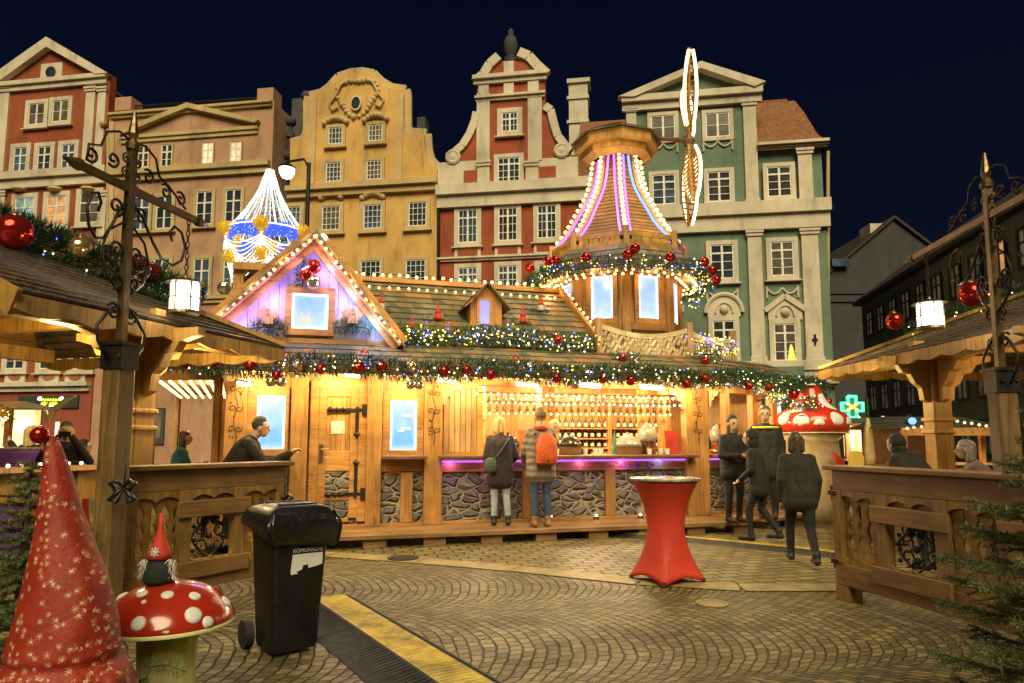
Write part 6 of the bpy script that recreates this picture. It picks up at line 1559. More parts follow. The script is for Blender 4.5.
tcx=D(168,600,3.7); glossy=simple('glossy_red_enamel',(.33,.023,.007),.2,0,.1,3,coat=.45)
yg=NT('yellow_green_stem'); v=yg.coord(); s_=yg.new('ShaderNodeSeparateXYZ'); tcn=yg.new('ShaderNodeTexCoord'); yg.link(tcn.outputs['Generated'],s_.inputs[0]); yg.col(yg.ramp(yg.math('ADD',s_.outputs[2],yg.math('MULTIPLY',yg.math('SUBTRACT',yg.noise(v,18,3),.5),.25)),[(.45,(.70,.66,.34)),(.84,(.66,.66,.16)),(.98,(.12,.45,.05))])); yg.rough(.35)
zr_=D(172,642,3.38).z; zt_=D(172,581,3.7).z
toad('toadstool_seat','glossy red toadstool seat with white spots and yellow-green stem in the left foreground',V((tcx.x,3.72,0)),.325,zr_,zt_,.12,glossy,[(-90+a,s,r) for a,s,r in ((0,.34,.035),(48,.40,.042),(60,.2,.03),(-58,.42,.035),(22,.82,.03),(-22,.84,.03),(58,.74,.028),(-70,.70,.03),(100,.45,.035),(-5,.72,.012),(24,.16,.016),(-120,.5,.035),(170,.5,.04))],yg.mat,([(.15,0),(.17,.03),(.15,.12),(.135,.3),(.15,zr_-.03),(.2,zr_-.0)],lambda a,z:1+.05*math.cos(12*a) if .02<z<zr_-.06 else 1.0,yg.mat))
gb=V((D(161,583,3.7).x,3.68,zt_-.008)); 
g_=gnome('seated_gnome',gb,.36,'small gnome with tall thin red hat sitting on the toadstool seat',simple('gnome_black',(.015,.02,.014),.9),M.redcloth,beard=simple('gnome_beard',(.6,.56,.48),.9))
g_.children[2].scale=(1,1,1)
m=MB(); c=gb+V((0,-.062,.17))
for i in range(8):
    a=math.pi*i/4; m.tube([c+V((0,-.004,0)),c+V((.026*math.cos(a),-.002+.008*(math.sin(a)>0),.026*math.sin(a)))],.003,4)
m.tube([c+V((.017*math.cos(a),-.003,.017*math.sin(a))) for a in [math.pi*i/6 for i in range(13)]],.0025,4)
m.build('hat_snowflake',M.white,g_)
# wheelie bin
bc=G(273,661); bc.y+=.27; ba_=R(40)
bin_=thing('wheelie_bin','black wheelie bin with lid, liner hanging out and a torn white sticker','bin',bc)
ub=V((math.cos(ba_),math.sin(ba_),0)); wb=V((-math.sin(ba_),math.cos(ba_),0))
def BP(x,y,z): return bc+ub*x+wb*y+V((0,0,z))
def loft(m,secs):
    b=len(m.v); n=len(secs[0])
    for s in secs: m.v.extend([tuple(p) for p in s])
    for i in range(len(secs)-1):
        for j in range(n): m.f.append([b+i*n+j,b+i*n+(j+1)%n,b+(i+1)*n+(j+1)%n,b+(i+1)*n+j]); m.m.append(0)
    m.f.append([b+j for j in range(n)][::-1]); m.f.append([b+(len(secs)-1)*n+j for j in range(n)]); m.m+= [0,0]
def rr(wx,wy,z,r=.04,ox=0,oy=0,k=4):
    out=[]
    for cx,cy,a0 in ((wx-r,wy-r,0),(-wx+r,wy-r,90),(-wx+r,-wy+r,180),(wx-r,-wy+r,270)):
        for i in range(k): a=R(a0+90*i/(k-1)); out.append(BP(cx+r*math.cos(a)+ox,cy+r*math.sin(a)+oy,z))
    return out
m=MB(); loft(m,[rr(.165,.17,.03),rr(.17,.175,.06),rr(.197,.205,.60),rr(.21,.22,.90),rr(.235,.245,.905),rr(.235,.245,.955)]); m.build('body',M.black,bin_,35)
m=MB(); loft(m,[rr(.24,.25,.965,.05),rr(.245,.255,.985,.05),rr(.22,.235,1.02,.06),rr(.16,.18,1.04,.08),rr(.04,.04,1.045,.03)]); 
for s in (-1,1): m.bar(BP(-.14,s*.13,1.035),BP(.14,s*.13,1.035),.03,.03)
m.build('lid',M.black,bin_,40)
m=MB(); rb=random.Random(5); secs=[]
for q,(z,g) in enumerate(((.99,.006),(.965,.016),(.935,.030),(.90,.036),(.86,.034),(.82,.028),(.79,.012))):
    sct=rr(.238+g,.25+g,z,.05,k=11); out=[]
    for j,p in enumerate(sct):
        d=(p-BP(0,0,z)); sd=d.dot(V((.80,-.6,0)))   # hangs lower on the side to the right
        drop=(.93-z)*(.0 if z>.93 else 1)*(.95*max(0,sd/.3)-.62) if z<.93 else 0
        rdl=d.normalized()*(rb.uniform(-.010,.010)+.02*max(0,sd/.3)*(q/5)*math.sin(j*1.3))
        out.append(V((p.x,p.y,z-drop+rb.uniform(-.008,.008)))+rdl)
    secs.append(out)
b=len(m.v); n=len(secs[0])
for s in secs: m.v.extend([tuple(p) for p in s])
for i in range(len(secs)-1):
    for j in range(n): m.f.append([b+i*n+j,b+i*n+(j+1)%n,b+(i+1)*n+(j+1)%n,b+(i+1)*n+j]); m.m.append(0)
m.build('bin_liner',M.bag,bin_,True)
for s in (-1,1):
    m=MB(); c=BP(s*.215,.215,.10); ax=ub
    def wheel(r0,r1,w_,mt,nm,par):
        k=MB(); k.lathe((0,0,0),[(r1,-w_),(r0,-w_),(r0*1.0,w_),(r1,w_)],20); q=[c+wb*x+V((0,0,y))+ax*z for x,y,z in k.v]; k.v=[tuple(p) for p in q]; return k.build(nm,mt,par,40)
    W=wheel(.10,.01,.028,M.tyre,'wheel',bin_); wheel(.055,.01,.032,M.black,'rim',W)
# sticker on the right-hand front face
fx=.2525
def st(y,z,o=.0015): 
    t=(z-.60)/.30; k=.245+(.258-.245)*t if z>.6 else .21+(.245-.21)*(z-.06)/.54; return BP(k+o,y,z)
# face looking along +ub is seen as the right face of the bin; the sticker sits on the face towards the camera
def stf(x,z,o=.002):
    k=.205+(.22-.205)*(z-.6)/.3 if z>.6 else .175+(.205-.175)*(z-.06)/.54; return BP(x,-k-o,z)
m=MB(); P_=[(-.06,.70),(.165,.70),(.165,.615),(.12,.605),(.06,.595),(.058,.622),(.02,.618),(.015,.592),(-.03,.575),(-.01,.565),(-.065,.56),(-.07,.585)]
vs=[stf(x,z) for x,z in P_]; m.add(vs,[list(range(len(vs)))]); m.build('sticker',M.white,bin_)
tx=bpy.data.curves.new('sticker_text','FONT'); tx.body='KOMUNALNE'; tx.size=.045; tx.extrude=.0006; tx.align_x='LEFT'
to=bpy.data.objects.new('tmp_text',tx); COL.objects.link(to); bpy.context.view_layer.update()
me=bpy.data.meshes.new_from_object(to.evaluated_get(bpy.context.evaluated_depsgraph_get())); bpy.data.objects.remove(to)
xs=[v.co.x for v in me.vertices]; w0=max(xs); 
for v in me.vertices:
    p=stf(-.06+v.co.x*.225/w0,.712+v.co.y*.9,.003+v.co.z); v.co=p-ORG[bin_.name]
me.materials.append(M.white); o=bpy.data.objects.new('lettering',me); COL.objects.link(o); o.parent=bin_; ORG[o.name]=ORG[bin_.name]
# red standing table
def stable(label,c,ht,mt,rt=.385,foot=.285,ang=R(20),name='standing_table'):
    t=thing(name,label,'table',c,None); c=V(c); m=MB(); secs=[]; n=40
    for i in range(19):
        s=i/18; z=.015+(ht-.03)*s; sec=[]
        wq=(1-s)**1.6
        for j in range(n):
            a=2*math.pi*j/n; sq=foot/max(abs(math.cos(a)),abs(math.sin(a))) ; pinch=.185+.0*s
            rb_=min(sq,foot*1.38); rtop=rt*.96
            waist=.20
            if s<.5: f=(1-s/.5)**1.7; r=waist*(1+ .25*(1/max(abs(math.cos(a)),abs(math.sin(a)))-1)*f)+(rb_-waist)*f
            else: f=((s-.5)/.5)**2.0; r=waist+(rtop-waist)*f
            zz_=z+ (.05*(1-abs(math.cos(2*a)))* -1+.05)*0 + (.06*max(0,1-s*6)*(abs(math.cos(2*a)))**1)
            sec.append(c+V((r*math.cos(a+ang),r*math.sin(a+ang),zz_)))
        secs.append(sec)
    loft(m,secs); m.build('cover',mt,t,True)
    m=MB(); m.lathe(c,[(rt*.98,ht-.028),(rt,ht-.02),(rt,ht-.004),(rt*.985,ht)],32); m.build('table_top',simple('marbled_top',(.30,.27,.22),.25,0,.6,14),t,40)
    for k in range(4):
        a=ang+math.pi/4+k*math.pi/2; m=MB(); m.lathe(c+V((foot*1.33*math.cos(a),foot*1.33*math.sin(a),0)),[(.025,0),(.02,.05)],8); m.build('foot',M.black,t)
    return t
tg=G(673,586); tg.y+=.28
stable('tall standing table with a tight red stretch cover, alone on the cobbles',tg,D(668,478,tg.y-.38).z if False else 1.1,M.redcloth,ang=R(28))
# cable ramps
def ramp(label,pts,wd,hh,f1=.17,f2=.2):
    t=thing('cable_ramp',label,'cable ramp',pts[0]); A=V(pts[0]);
    n=len(pts)
    for nm,a,b,h0,h1,mt in (('near_slope',-.5,-f1,.005,hh,M.tyre),('yellow_lid',-f1,f2,hh,hh,None),('far_slope',f2,.5,hh,.005,M.tyre)):
        m=MB()
        for p,q in zip(pts,pts[1:]):
            d=(q-p); L=d.length; k=max(1,int(L/.9)); nn=V((d.y,-d.x,0)).normalized()
            if nn.dot(EYE-p)<0: nn=-nn
            for i in range(k):
                x=p+d*((i+.006)/k); y=p+d*((i+.994)/k)
                q4=[x-nn*(a*wd)+V((0,0,h0)),y-nn*(a*wd)+V((0,0,h0)),y-nn*(b*wd)+V((0,0,h1)),x-nn*(b*wd)+V((0,0,h1))]
                lo=[V((v_.x,v_.y,.002)) for v_ in q4]
                m.add(q4+lo,[(0,1,2,3),(0,4,5,1),(2,6,7,3),(1,5,6,2),(0,3,7,4)])
                # ribs on the tread
                ns=int(L/k/.05)
                for j in range(ns):
                    s=(j+.5)/ns; r0=(x.lerp(y,s))-nn*((a+.03)*wd)+V((0,0,h0)); r1=(x.lerp(y,s))-nn*((b-.03)*wd)+V((0,0,h1)); m.bar(r0,r1,.014,.006)
        m.build(nm,mt or YEL,t)
YEL=simple('yellow_plastic',(.40,.285,.03),.55,0,.55,7,.4,60)
ramp('yellow and black rubber cable ramp running into the left foreground',[G(318,603),G(424,676),G(640,825)],.72,.055,.06,.33)
ramp('yellow and black cable ramp lying in front of the hut platform',[G(500,527),G(575,533),G(690,541),G(790,551),G(850,558)],.42,.06)
ramp('yellow cable ramp on the paving seen at the far left edge',[G(-60,502),G(40,503)],.4,.06)
# ------------------------------------------------------------------ people
SKIN=simple('skin',(.50,.30,.20),.55,0,.08); SKD=simple('eye_dark',(.03,.02,.02),.3)
def cloth(name,c,var=.22,quilt=False):
    m=NT(name); v=m.coord(); n=m.noise(v,6,5); m.col(m.ramp(n,[(.3,mul(c,1-var)),(.7,mul(c,1+var))])); m.rough(.8)
    h=m.noise(v,9,4,.6,.6)
    if quilt:
        w=m.new('ShaderNodeTexWave',wave_type='BANDS',bands_direction='Z',wave_profile='SIN'); w.inputs['Scale'].default_value=3.0; w.inputs['Distortion'].default_value=2.5; m.link(v,w.inputs['Vector'])
        h=m.math('ADD',h,m.math('MULTIPLY',w.outputs['Fac'],.55))
    m.bump(h,.7,.03); return m.mat
def capsule(mb,a,b,ra,rb,n=14):
    a=V(a);b=V(b); d=b-a; L=d.length
    if L<1e-5: mb.ball(a,max(ra,rb),n); return
    d/=L; x=d.orthogonal().normalized(); y=d.cross(x); rings=[]
    for k in range(5): t=-math.pi/2+math.pi/2*k/4; rings.append((ra*math.sin(t),max(1e-4,ra*math.cos(t)),0))
    for k in range(5): t=math.pi/2*k/4; rings.append((L+rb*math.sin(t),max(1e-4,rb*math.cos(t)),0))
    base=len(mb.v)
    for h,r,_ in rings:
        for j in range(n): q=2*math.pi*j/n; mb.v.append(tuple(a+d*h+(x*math.cos(q)+y*math.sin(q))*r))
    for i in range(len(rings)-1):
        for j in range(n): mb.f.append([base+i*n+j,base+i*n+(j+1)%n,base+(i+1)*n+(j+1)%n,base+(i+1)*n+j]); mb.m.append(0)
    mb.f.append([base+j for j in range(n)][::-1]); mb.m.append(0); mb.f.append([base+(len(rings)-1)*n+j for j in range(n)]); mb.m.append(0)
def person(label,base,heading,h=1.75,P={},mats=None,lean=0,coat=0,hair=None,hairm=None,hat=None,hood=False,bulk=1.0,extra=None,group=None,look=0,voxel=.0115):
    """heading: degrees, 0 looks along +y (away from the camera), 180 towards it. mats: jacket, legs, skin, shoes"""
    S_=h/1.75; J=dict(pel=(0,0,.95),che=(0,.0,1.30),nek=(0,.0,1.47),hed=(0,.03,1.635),shL=(-.165,0,1.40),shR=(.165,0,1.40),elL=(-.235,-.03,1.12),elR=(.235,-.03,1.12),haL=(-.22,.08,.88),haR=(.22,.08,.88),hiL=(-.095,0,.92),hiR=(.095,0,.92),knL=(-.10,.02,.50),knR=(.10,.02,.50),anL=(-.10,-.02,.09),anR=(.10,-.02,.09))
    up={'che','nek','hed','shL','shR','elL','elR','haL','haR'}
    J={k:V(v) for k,v in J.items()}; le=R(lean); pv=J['pel']
    for k in up:
        q=J[k]-pv; J[k]=pv+V((q.x,q.y*math.cos(le)+q.z*math.sin(le),-q.y*math.sin(le)+q.z*math.cos(le)))
    for k,v in P.items(): J[k]=V(v)
    hd=R(heading); ca,sa=math.cos(-hd),math.sin(-hd)
    W=lambda v:V((base.x+(v.x*ca-v.y*sa)*S_,base.y+(v.x*sa+v.y*ca)*S_,base.z+v.z*S_))
    t=thing('person',label,'person',base,group); m=MB(); prims=[]
    def cap(a,b,ra,rb,mi):
        a=W(V(a));b=W(V(b)); capsule(m,a,b,ra*S_,rb*S_); prims.append((a,b,ra*S_,rb*S_,mi))
    j=J; k=bulk; off=V((.085,0,0))
    cap(j['hiL'],j['shL']+V((.07,0,-.05)),.125*k,.115*k,0); cap(j['hiR'],j['shR']-V((.07,0,-.0))+V((0,0,-.05)),.125*k,.115*k,0); cap(j['pel']+V((0,0,.05)),j['che'],.13*k,.14*k,0)
    cap(j['shL'],j['shR'],.075*k,.075*k,0); cap(j['che']+V((0,0,.08)),j['nek'],.1,.07,0); cap(j['nek'],j['hed'],.056,.06,2)
    for s in 'LR':
        cap(j['sh'+s],j['el'+s],.070*k,.058*k,0); cap(j['el'+s],j['ha'+s],.056*k,.044*k,0)
        cap(j['hi'+s],j['kn'+s],.098,.066,1); cap(j['kn'+s],j['an'+s]+V((0,0,.04)),.064,.05,1)
        toe=V((0,.17,-.045)); cap(j['an'+s]+V((0,-.03,-.035)),j['an'+s]+toe,.048,.038,3); cap(j['an'+s]+V((0,0,.05)),j['an'+s]+V((0,0,-.03)),.055,.05,3)
        # hand: palm, four fingers, thumb
        w_=j['ha'+s]; fd=(w_-j['el'+s]).normalized(); sx=(1 if s=='R' else -1); ax=fd.cross(V((0,1,0))); ax=ax.normalized() if ax.length>.2 else V((1,0,0)); nz=ax.cross(fd).normalized()
        pc=w_+fd*.055; cap(w_+fd*.02,w_+fd*.085,.026,.030,2)
        for q in range(4):
            o=ax*((q-1.5)*.0195); L=(.034,.04,.038,.03)[q]; a=w_+fd*.10+o; b=a+fd*L+nz*.006; c=b+(fd*.55+nz*.8).normalized()*.028; cap(a-fd*.02,b,.0105,.010,2); cap(b,c,.010,.009,2)
        a=w_+fd*.045+ax*.028*-sx; cap(a,a+(fd*.7-ax*sx*.6).normalized()*.045,.012,.010,2)
    if coat:
        zc=coat
        for s in (-1,1): cap((s*.07,0,.98),(s*(.09),.0,zc+.1),.13*k,.135*k,0)
        cap((0,0,.98),(0,0,zc+.1),.13*k,.14*k,0)
    # head
    hc=j['hed']; lk=R(look); hx=V((math.cos(lk),-math.sin(lk),0)); hy=V((math.sin(lk),math.cos(lk),0))
    HD=lambda x,y,z: hc+hx*x+hy*y+V((0,0,z))
    cap(HD(0,-.012,.03),HD(0,.012,.035),.088,.086,2); cap(HD(0,.025,-.03),HD(0,.035,-.06),.066,.05,2)
    cap(HD(0,.095,.012),HD(0,.108,-.016),.012,.017,2)
    for s in (-1,1): cap(HD(s*.088,-.005,.015),HD(s*.09,-.008,-.02),.016,.013,2); cap(HD(s*.033,.088,.022),HD(s*.035,.088,.022),.013,.013,4)
    cap(HD(-.02,.088,-.052),HD(.02,.088,-.052),.011,.011,5)
    me=bpy.data.meshes.new('tmp'); me.from_pydata(m.v,[],m.f); o=bpy.data.objects.new('tmp',me); COL.objects.link(o)
    md=o.modifiers.new('r','REMESH'); md.mode='VOXEL'; md.voxel_size=voxel; md.adaptivity=0
    sm=o.modifiers.new('s','SMOOTH'); sm.factor=.5; sm.iterations=3
    bpy.context.view_layer.update(); dg=bpy.context.evaluated_depsgraph_get(); nm=bpy.data.meshes.new_from_object(o.evaluated_get(dg)); bpy.data.objects.remove(o)
    nv=len(nm.vertices); co=np.empty(nv*3); nm.vertices.foreach_get('co',co); co=co.reshape(-1,3)
    npg=len(nm.polygons); ce=np.empty(npg*3); nm.polygons.foreach_get('center',ce); ce=ce.reshape(-1,3)
    best=np.full(npg,1e9); mi=np.zeros(npg,dtype=np.int32)
    for a,b,ra,rb,i in prims:
        a_=np.array(a);b_=np.array(b); d=b_-a_; L2=max(1e-9,d@d); tt=np.clip(((ce-a_)@d)/L2,0,1); ds=np.linalg.norm(ce-(a_+tt[:,None]*d),axis=1)-(ra+(rb-ra)*tt)
        u=ds<best-(0 if i!=2 else .0); best[u]=ds[u]; mi[u]=i
    nm.materials.clear(); co-=np.array(ORG[t.name]); nm.vertices.foreach_set('co',co.ravel()); nm.polygons.foreach_set('material_index',mi); nm.polygons.foreach_set('use_smooth',[True]*npg)
    for q in (mats[0],mats[1],mats[2] if len(mats)>3 else SKIN,mats[-1],SKD,simple('lips',(.36,.13,.10))if False else SKIN): nm.materials.append(q)
    nm.name='body'; B=bpy.data.objects.new('body',nm); COL.objects.link(B); B.parent=t; ORG[B.name]=ORG[t.name]
    hW=lambda x,y,z: W(HD(x,y,z))
    def cover(name,mt,pts):
        q=MB()
        for a,b,ra,rb in pts: capsule(q,hW(*a),hW(*b),ra*S_,rb*S_,16)
        return q.build(name,mt,t,True)
    if hair and not hat and not hood:
        pts=[((0,-.03,.055),(0,-.005,.065),.093,.088)]
        if hair in('bob','long'):
            pts+=[((s*.06,-.045,.03),(s*.065,-.045,-.10 if hair=='bob' else -.2),.05,.045) for s in (-1,1)]+[((0,-.06,.02),(0,-.06,-.12 if hair=='bob' else -.22),.065,.05)]
        if hair=='bun': pts+=[((0,-.09,.05),(0,-.12,.06),.04,.04)]
        cover('hair',hairm,pts)
    if hat: 
        cover('knit_hat',hat,[((0,-.02,.06),(0,-.015,.085),.099,.085),((0,-.03,.12),(0,-.03,.14),.05,.03)])
        if hair: cover('hair',hairm,[((s*.065,-.03,-.02),(s*.07,-.03,-.16),.035,.03) for s in (-1,1)])
    if hood: cover('hood',mats[0],[((0,-.035,.04),(0,-.03,.06),.108,.10),((0,-.05,-.06),(0,-.05,-.1),.10,.09)])
    if extra: extra(t,W,J)
    return t
C=cloth
dark=C('black_coat',(.007,.006,.006)); dark2=C('dark_jacket',(.012,.010,.008)); jeans=C('blue_jeans',(.09,.12,.19)); jeans2=C('dark_jeans',(.035,.06,.11)); blk=C('black_trousers',(.006,.006,.0065)); shoe=simple('dark_shoe',(.02,.015,.012)); boot=simple('tan_boot',(.24,.12,.04),.7)
blond=simple('blond_hair',(.50,.33,.12),.55,0,.3,30); brown=simple('brown_hair',(.07,.04,.02),.5,0,.3,30); greyh=simple('grey_hair',(.25,.23,.2),.6,0,.3,30)
knit=C('beige_knit',(.22,.15,.08)); knitd=C('dark_knit',(.03,.028,.028)); teal=C('teal_fleece',(.03,.26,.30)); puff=C('taupe_puffer',(.20,.155,.11),quilt=True); coatw=C('plum_black_coat',(.022,.014,.02))
HW=math.degrees(HP.ang)
def bagw(t,W,J):
    m=MB(); m.tube([W(V((.14,-.13,1.42))),W(V((0,-.165,1.2))),W(V((-.17,-.14,1.0)))],.012,5); m.lathe(W(V((-.17,-.17,.86))),[(.08,0),(.1,.05),(.09,.2),(.03,.24)],10,sy=.5); tag(m.build('shoulder_bag',C('green_bag',(.05,.07,.04)),t),None,None) if False else m.build('shoulder_bag',C('green_bag',(.05,.07,.04)),t,True)
wb_=G(500,525.5,FZ)
person('blonde person in a plum-black coat and pale jeans standing at the bar counter',wb_,-4,1.68,dict(elR=(.27,.02,1.12),haR=(.2,.2,1.02),knL=(-.09,.03,.5),anR=(.13,-.06,.09)),(coatw,C('pale_jeans',(.26,.29,.34)),shoe),coat=.62,hair='bob',hairm=blond,bulk=1.0,extra=bagw,look=35)
mb_=G(541,527,FZ)
def pack(t,W,J):
    m=MB(); 
    secs=[]
    hd=R(12)
    for z,w,d in ((.93,.10,.06),(.96,.15,.13),(1.05,.165,.16),(1.2,.16,.15),(1.33,.13,.11),(1.4,.07,.05)):
        secs.append([W(V((.03+w*math.cos(a)*(abs(math.cos(a))**-.35 if abs(math.cos(a))>.05 else 1),-.16-d*.55+d*.9*math.sin(a)*.8,z))) for a in [2*math.pi*i/20 for i in range(20)]])
    loft(m,secs); P_=m.build('backpack',C('orange_rucksack',(.62,.10,.02)),t,40)
    m=MB(); m.tube([W(V((-.1,-.20,.97))),W(V((.03,-.325,1.0))),W(V((.16,-.2,.97)))],.03,8); m.build('backpack_pocket',C('navy_pocket',(.03,.03,.05)),P_,True)
    m=MB(); 
    for s in (-1,1): m.tube([W(V((s*.11,-.12,1.38))),W(V((s*.13,.02,1.46))),W(V((s*.13,.13,1.3))),W(V((s*.14,.05,1.02)))],.02,6)
    m.build('strap',C('dark_strap',(.03,.025,.02)),P_)
    m=MB(); m.tube([W(V((.09*math.cos(a),.0+.085*math.sin(a),1.475))) for a in [2*math.pi*i/16 for i in range(17)]],.04,8); m.build('scarf',C('red_scarf',(.40,.06,.04)),t,True)
person('tall person in taupe puffer jacket, knit hat and orange rucksack at the bar',mb_,-12,1.80,dict(elR=(.24,.16,1.10),haR=(.1,.34,1.14),elL=(-.24,.08,1.12),haL=(-.2,.24,.98)),(puff,jeans2,boot),coat=.68,hat=knit,bulk=1.08,extra=pack,look=-10)
b3=HP.at(HP.uz(563,455)[0],.2,-1.15)
person('bartender in a turquoise fleece bending over behind the bar counter',V((b3.x,b3.y,.2)),120,1.72,{},(teal,blk,shoe),lean=22,hair='short',hairm=blond)
b4=HB.at(1.9,.2,-1.3); person('bartender in dark clothes behind the angled counter',V((b4.x,b4.y,.2)),190,1.68,{},(dark2,blk,shoe),hair='bun',hairm=brown)
b5=HP.at(HP.uz(488,455)[0],.2,-1.5); person('bartender in black behind the left end of the counter',V((b5.x,b5.y,.2)),160,1.7,{},(dark,blk,shoe),lean=25,hair='short',hairm=brown)
# leaning person at the left lit window
c=D(232,441,9.55); c.z=0
person('person in dark padded jacket and cap leaning on the ledge by the left lit window',c,78,1.9,dict(elR=(.20,.45,1.08),haR=(.16,.72,1.22),elL=(-.22,.4,1.02),haL=(-.16,.66,1.18)),(dark2,blk,shoe),lean=28,hat=knitd,bulk=1.15)
c=D(178,441,11.6); c.z=.0
person('person in a teal jacket standing at the counter under the lit awning',c,60,1.66,dict(elR=(.2,.2,1.1),haR=(.12,.36,1.16),elL=(-.2,.2,1.1),haL=(-.12,.36,1.16)),(C('dark_teal_jacket',(.02,.09,.10)),blk,shoe),lean=8,hair='bob',hairm=brown)
c=D(66,441,9.6); c.z=0
def phone(t,W,J):
    m=MB(); p=J['haR']*.5+J['haL']*.5+V((0,.07,.04)); q=W(p); m.box(q,.15,.012,.075,0.1); m.build('phone',M.black,t)
person('person in black raising a phone to take a picture, behind the red cloth cone',c,150,1.74,dict(elL=(-.30,.10,1.22),elR=(.30,.10,1.22),haL=(-.08,.24,1.56),haR=(.08,.24,1.56)),(dark,blk,shoe),hair='short',hairm=brown,extra=phone)
c=D(30,441,11.0); c.z=0
person('fair-haired person in a black jacket reaching out to the left over the tall purple table',c,20,1.72,dict(elL=(-.45,.1,1.36),haL=(-.62,.12,1.5)),(dark,blk,shoe),hair='long',hairm=blond)
c=D(84,441,11.0); c.z=0
person('small person in a dark hooded coat left of the wooden gate post',c,60,1.5,{},(dark,blk,shoe),hood=True)
# right group
c=G(735,523,FZ) 
def phone2(t,W,J):
    m=MB(); q=W(V((0,.36,1.17))); m.box(q,.075,.15,.012,0.1); m.build('phone',M.black,t)
person('person in black coat and dark knit hat looking down at a phone beside the hut',V((c.x,c.y,FZ)),165,1.70,dict(elL=(-.26,.06,1.12),elR=(.26,.06,1.12),haL=(-.06,.30,1.12),haR=(.06,.30,1.12)),(dark,blk,shoe),coat=.72,hat=knitd,hair='long',hairm=brown,extra=phone2,bulk=1.08)
c=D(766,441,11.9); c.z=FZ
def stripe(t,W,J):
    m=MB(); m.tube([W(V((.20*math.cos(a),.155*math.sin(a),1.43))) for a in [2*math.pi*i/18 for i in range(19)]],.022,6); m.build('yellow_band',simple('yellow_band',(.7,.55,.03),.5),t)
person('tall person in a dark coat with a yellow shoulder band, between hut and giant toadstool',c,200,1.90,{},(dark2,blk,shoe),coat=.62,hair='short',hairm=brown,extra=stripe,bulk=1.1)
c=G(762,541)
person('hooded person in a black coat walking off to the right behind the red table',c,-55,1.66,dict(knL=(-.1,.16,.5),anL=(-.1,.14,.09),anR=(.1,-.24,.12),elL=(-.22,.06,1.13),haL=(-.18,.24,.98)),(dark,blk,shoe),lean=9,coat=.7,hood=True,bulk=1.0)
c=G(803,566)
person('person in a dark brown coat walking away towards the giant toadstool',c,10,1.60,dict(knL=(-.1,.20,.52),anL=(-.1,.22,.12),knR=(.1,-.04,.5),anR=(.1,-.30,.14)),(C('dark_brown_coat',(.017,.012,.006)),blk,shoe),lean=9,coat=.74,hair='bob',hairm=brown,bulk=1.04)
c=PR(3.1,-.1,0); c=D(922,441,8.2); c.z=0
person('hunched person in a bulky dark jacket behind the right railing, beside the carved post',c,-25,1.66,{},(C('olive_black_jacket',(.014,.011,.006)),blk,shoe),lean=30,hood=True,bulk=1.35)
c=D(985,441,7.6); c.z=0
person('grey-haired person in a fur-trimmed coat behind the fir and railing',c,-60,1.52,{},(C('mauve_coat',(.16,.10,.09)),blk,shoe),lean=16,hair='bob',hairm=greyh,bulk=1.2)
# ------------------------------------------------------------------ giant toadstool by the hut
gc=D(812,441,13.2); gc.z=0; gw=13.2/F
P_=[(.1,.04),(31*gw,.0),(34*gw,.05),(36*gw,.17),(36*gw,.30),(34*gw,.42),(29*gw,.53),(22*gw,.63),(16*gw,.76),(12.5*gw,.92),(11*gw,1.06),(8.5*gw,1.18),(5*gw,1.25),(.003,1.27)]
z0=D(812,433,12.5).z; zt=z0+.97
P_=[(r,z0+z*(zt-z0)/1.27) for r,z in P_]
toad('giant_toadstool','giant red toadstool figure with white spots and pale stalk beside the hut',gc,35*gw,z0,zt,.1,simple('red_gelcoat',(.52,.03,.012),.22,0,.1,3,coat=.5),[(a,s,r) for a,s,r in ((-128,.22,.15),(-102,.16,.10),(-72,.27,.14),(-42,.16,.15),(-50,.62,.18),(-110,.92,.10),(-15,.3,.15),(-160,.3,.14),(-140,.47,.12))],simple('cream_gelcoat',(.55,.45,.27),.35),([(30*gw,0),(31*gw,.3),(27*gw,.8),(24*gw,z0-.15),(30*gw,z0+.0)],None,simple('cream_gelcoat_stalk',(.55,.43,.25),.4)),P_)
gt=[o for o in bpy.data.objects if o.name.startswith('giant_toadstool')][0]
m=MB(); q=[D(x,y,12.55) for x,y in ((834,452),(842,458),(851,478),(852,500),(838,500),(838,470))]; m.prism(q,V((0,.08,0))); m.build('red_flap',M.redcloth,gt)
lamp('toadstool_light',V((gc.x-.9,gc.y-2.2,2.9)),18,(1,.74,.36),.1)
# ------------------------------------------------------------------ tables and stalls at the back left
for x,d,ht,mt,l in ((12,9.0,1.42,M.purple,'tall table in purple stretch cover at the left edge'),(31,10.5,1.12,M.redcloth,'red covered table beside the purple one'),(77,10.2,1.16,M.redcloth,'red covered table behind the person taking a picture')):
    c=D(x,441,d); c.z=0; stable(l,c,ht,mt,rt=.33)
for x_,d_2,l_2 in ((207,10.6,'under the lit awning'),(887,10.2,'behind the right railing')):
  c=D(x_,441,d_2); t=thing('bistro_table','small table with a red cloth edge '+l_2,'table',V((c.x,c.y,0))); m=MB(); m.lathe(V((c.x,c.y,0)),[(.33,1.12),(.33,1.15),(.01,1.15)],24); m.build('table_top',M.wdark,t); m=MB(); m.lathe(V((c.x,c.y,0)),[(.27,.92),(.335,1.119)],24,cap=False); m.build('cloth_edge',M.redcloth,t); m=MB(); m.lathe(V((c.x,c.y,0)),[(.2,0),(.2,.03),(.03,.05),(.03,1.12)],12); m.build('leg',M.iron,t)
m=MB(); a,b=D(-60,474,6.6),D(97,466,8.0); ct=thing('shelter_counter','pale counter board inside the left shelter with a row of lights','counter',V(((a.x+b.x)/2,(a.y+b.y)/2,0)))
z=1.2; a.z=b.z=z; m.bar(a,b,.3,.05); m.build('counter_top',M.wpale,ct)
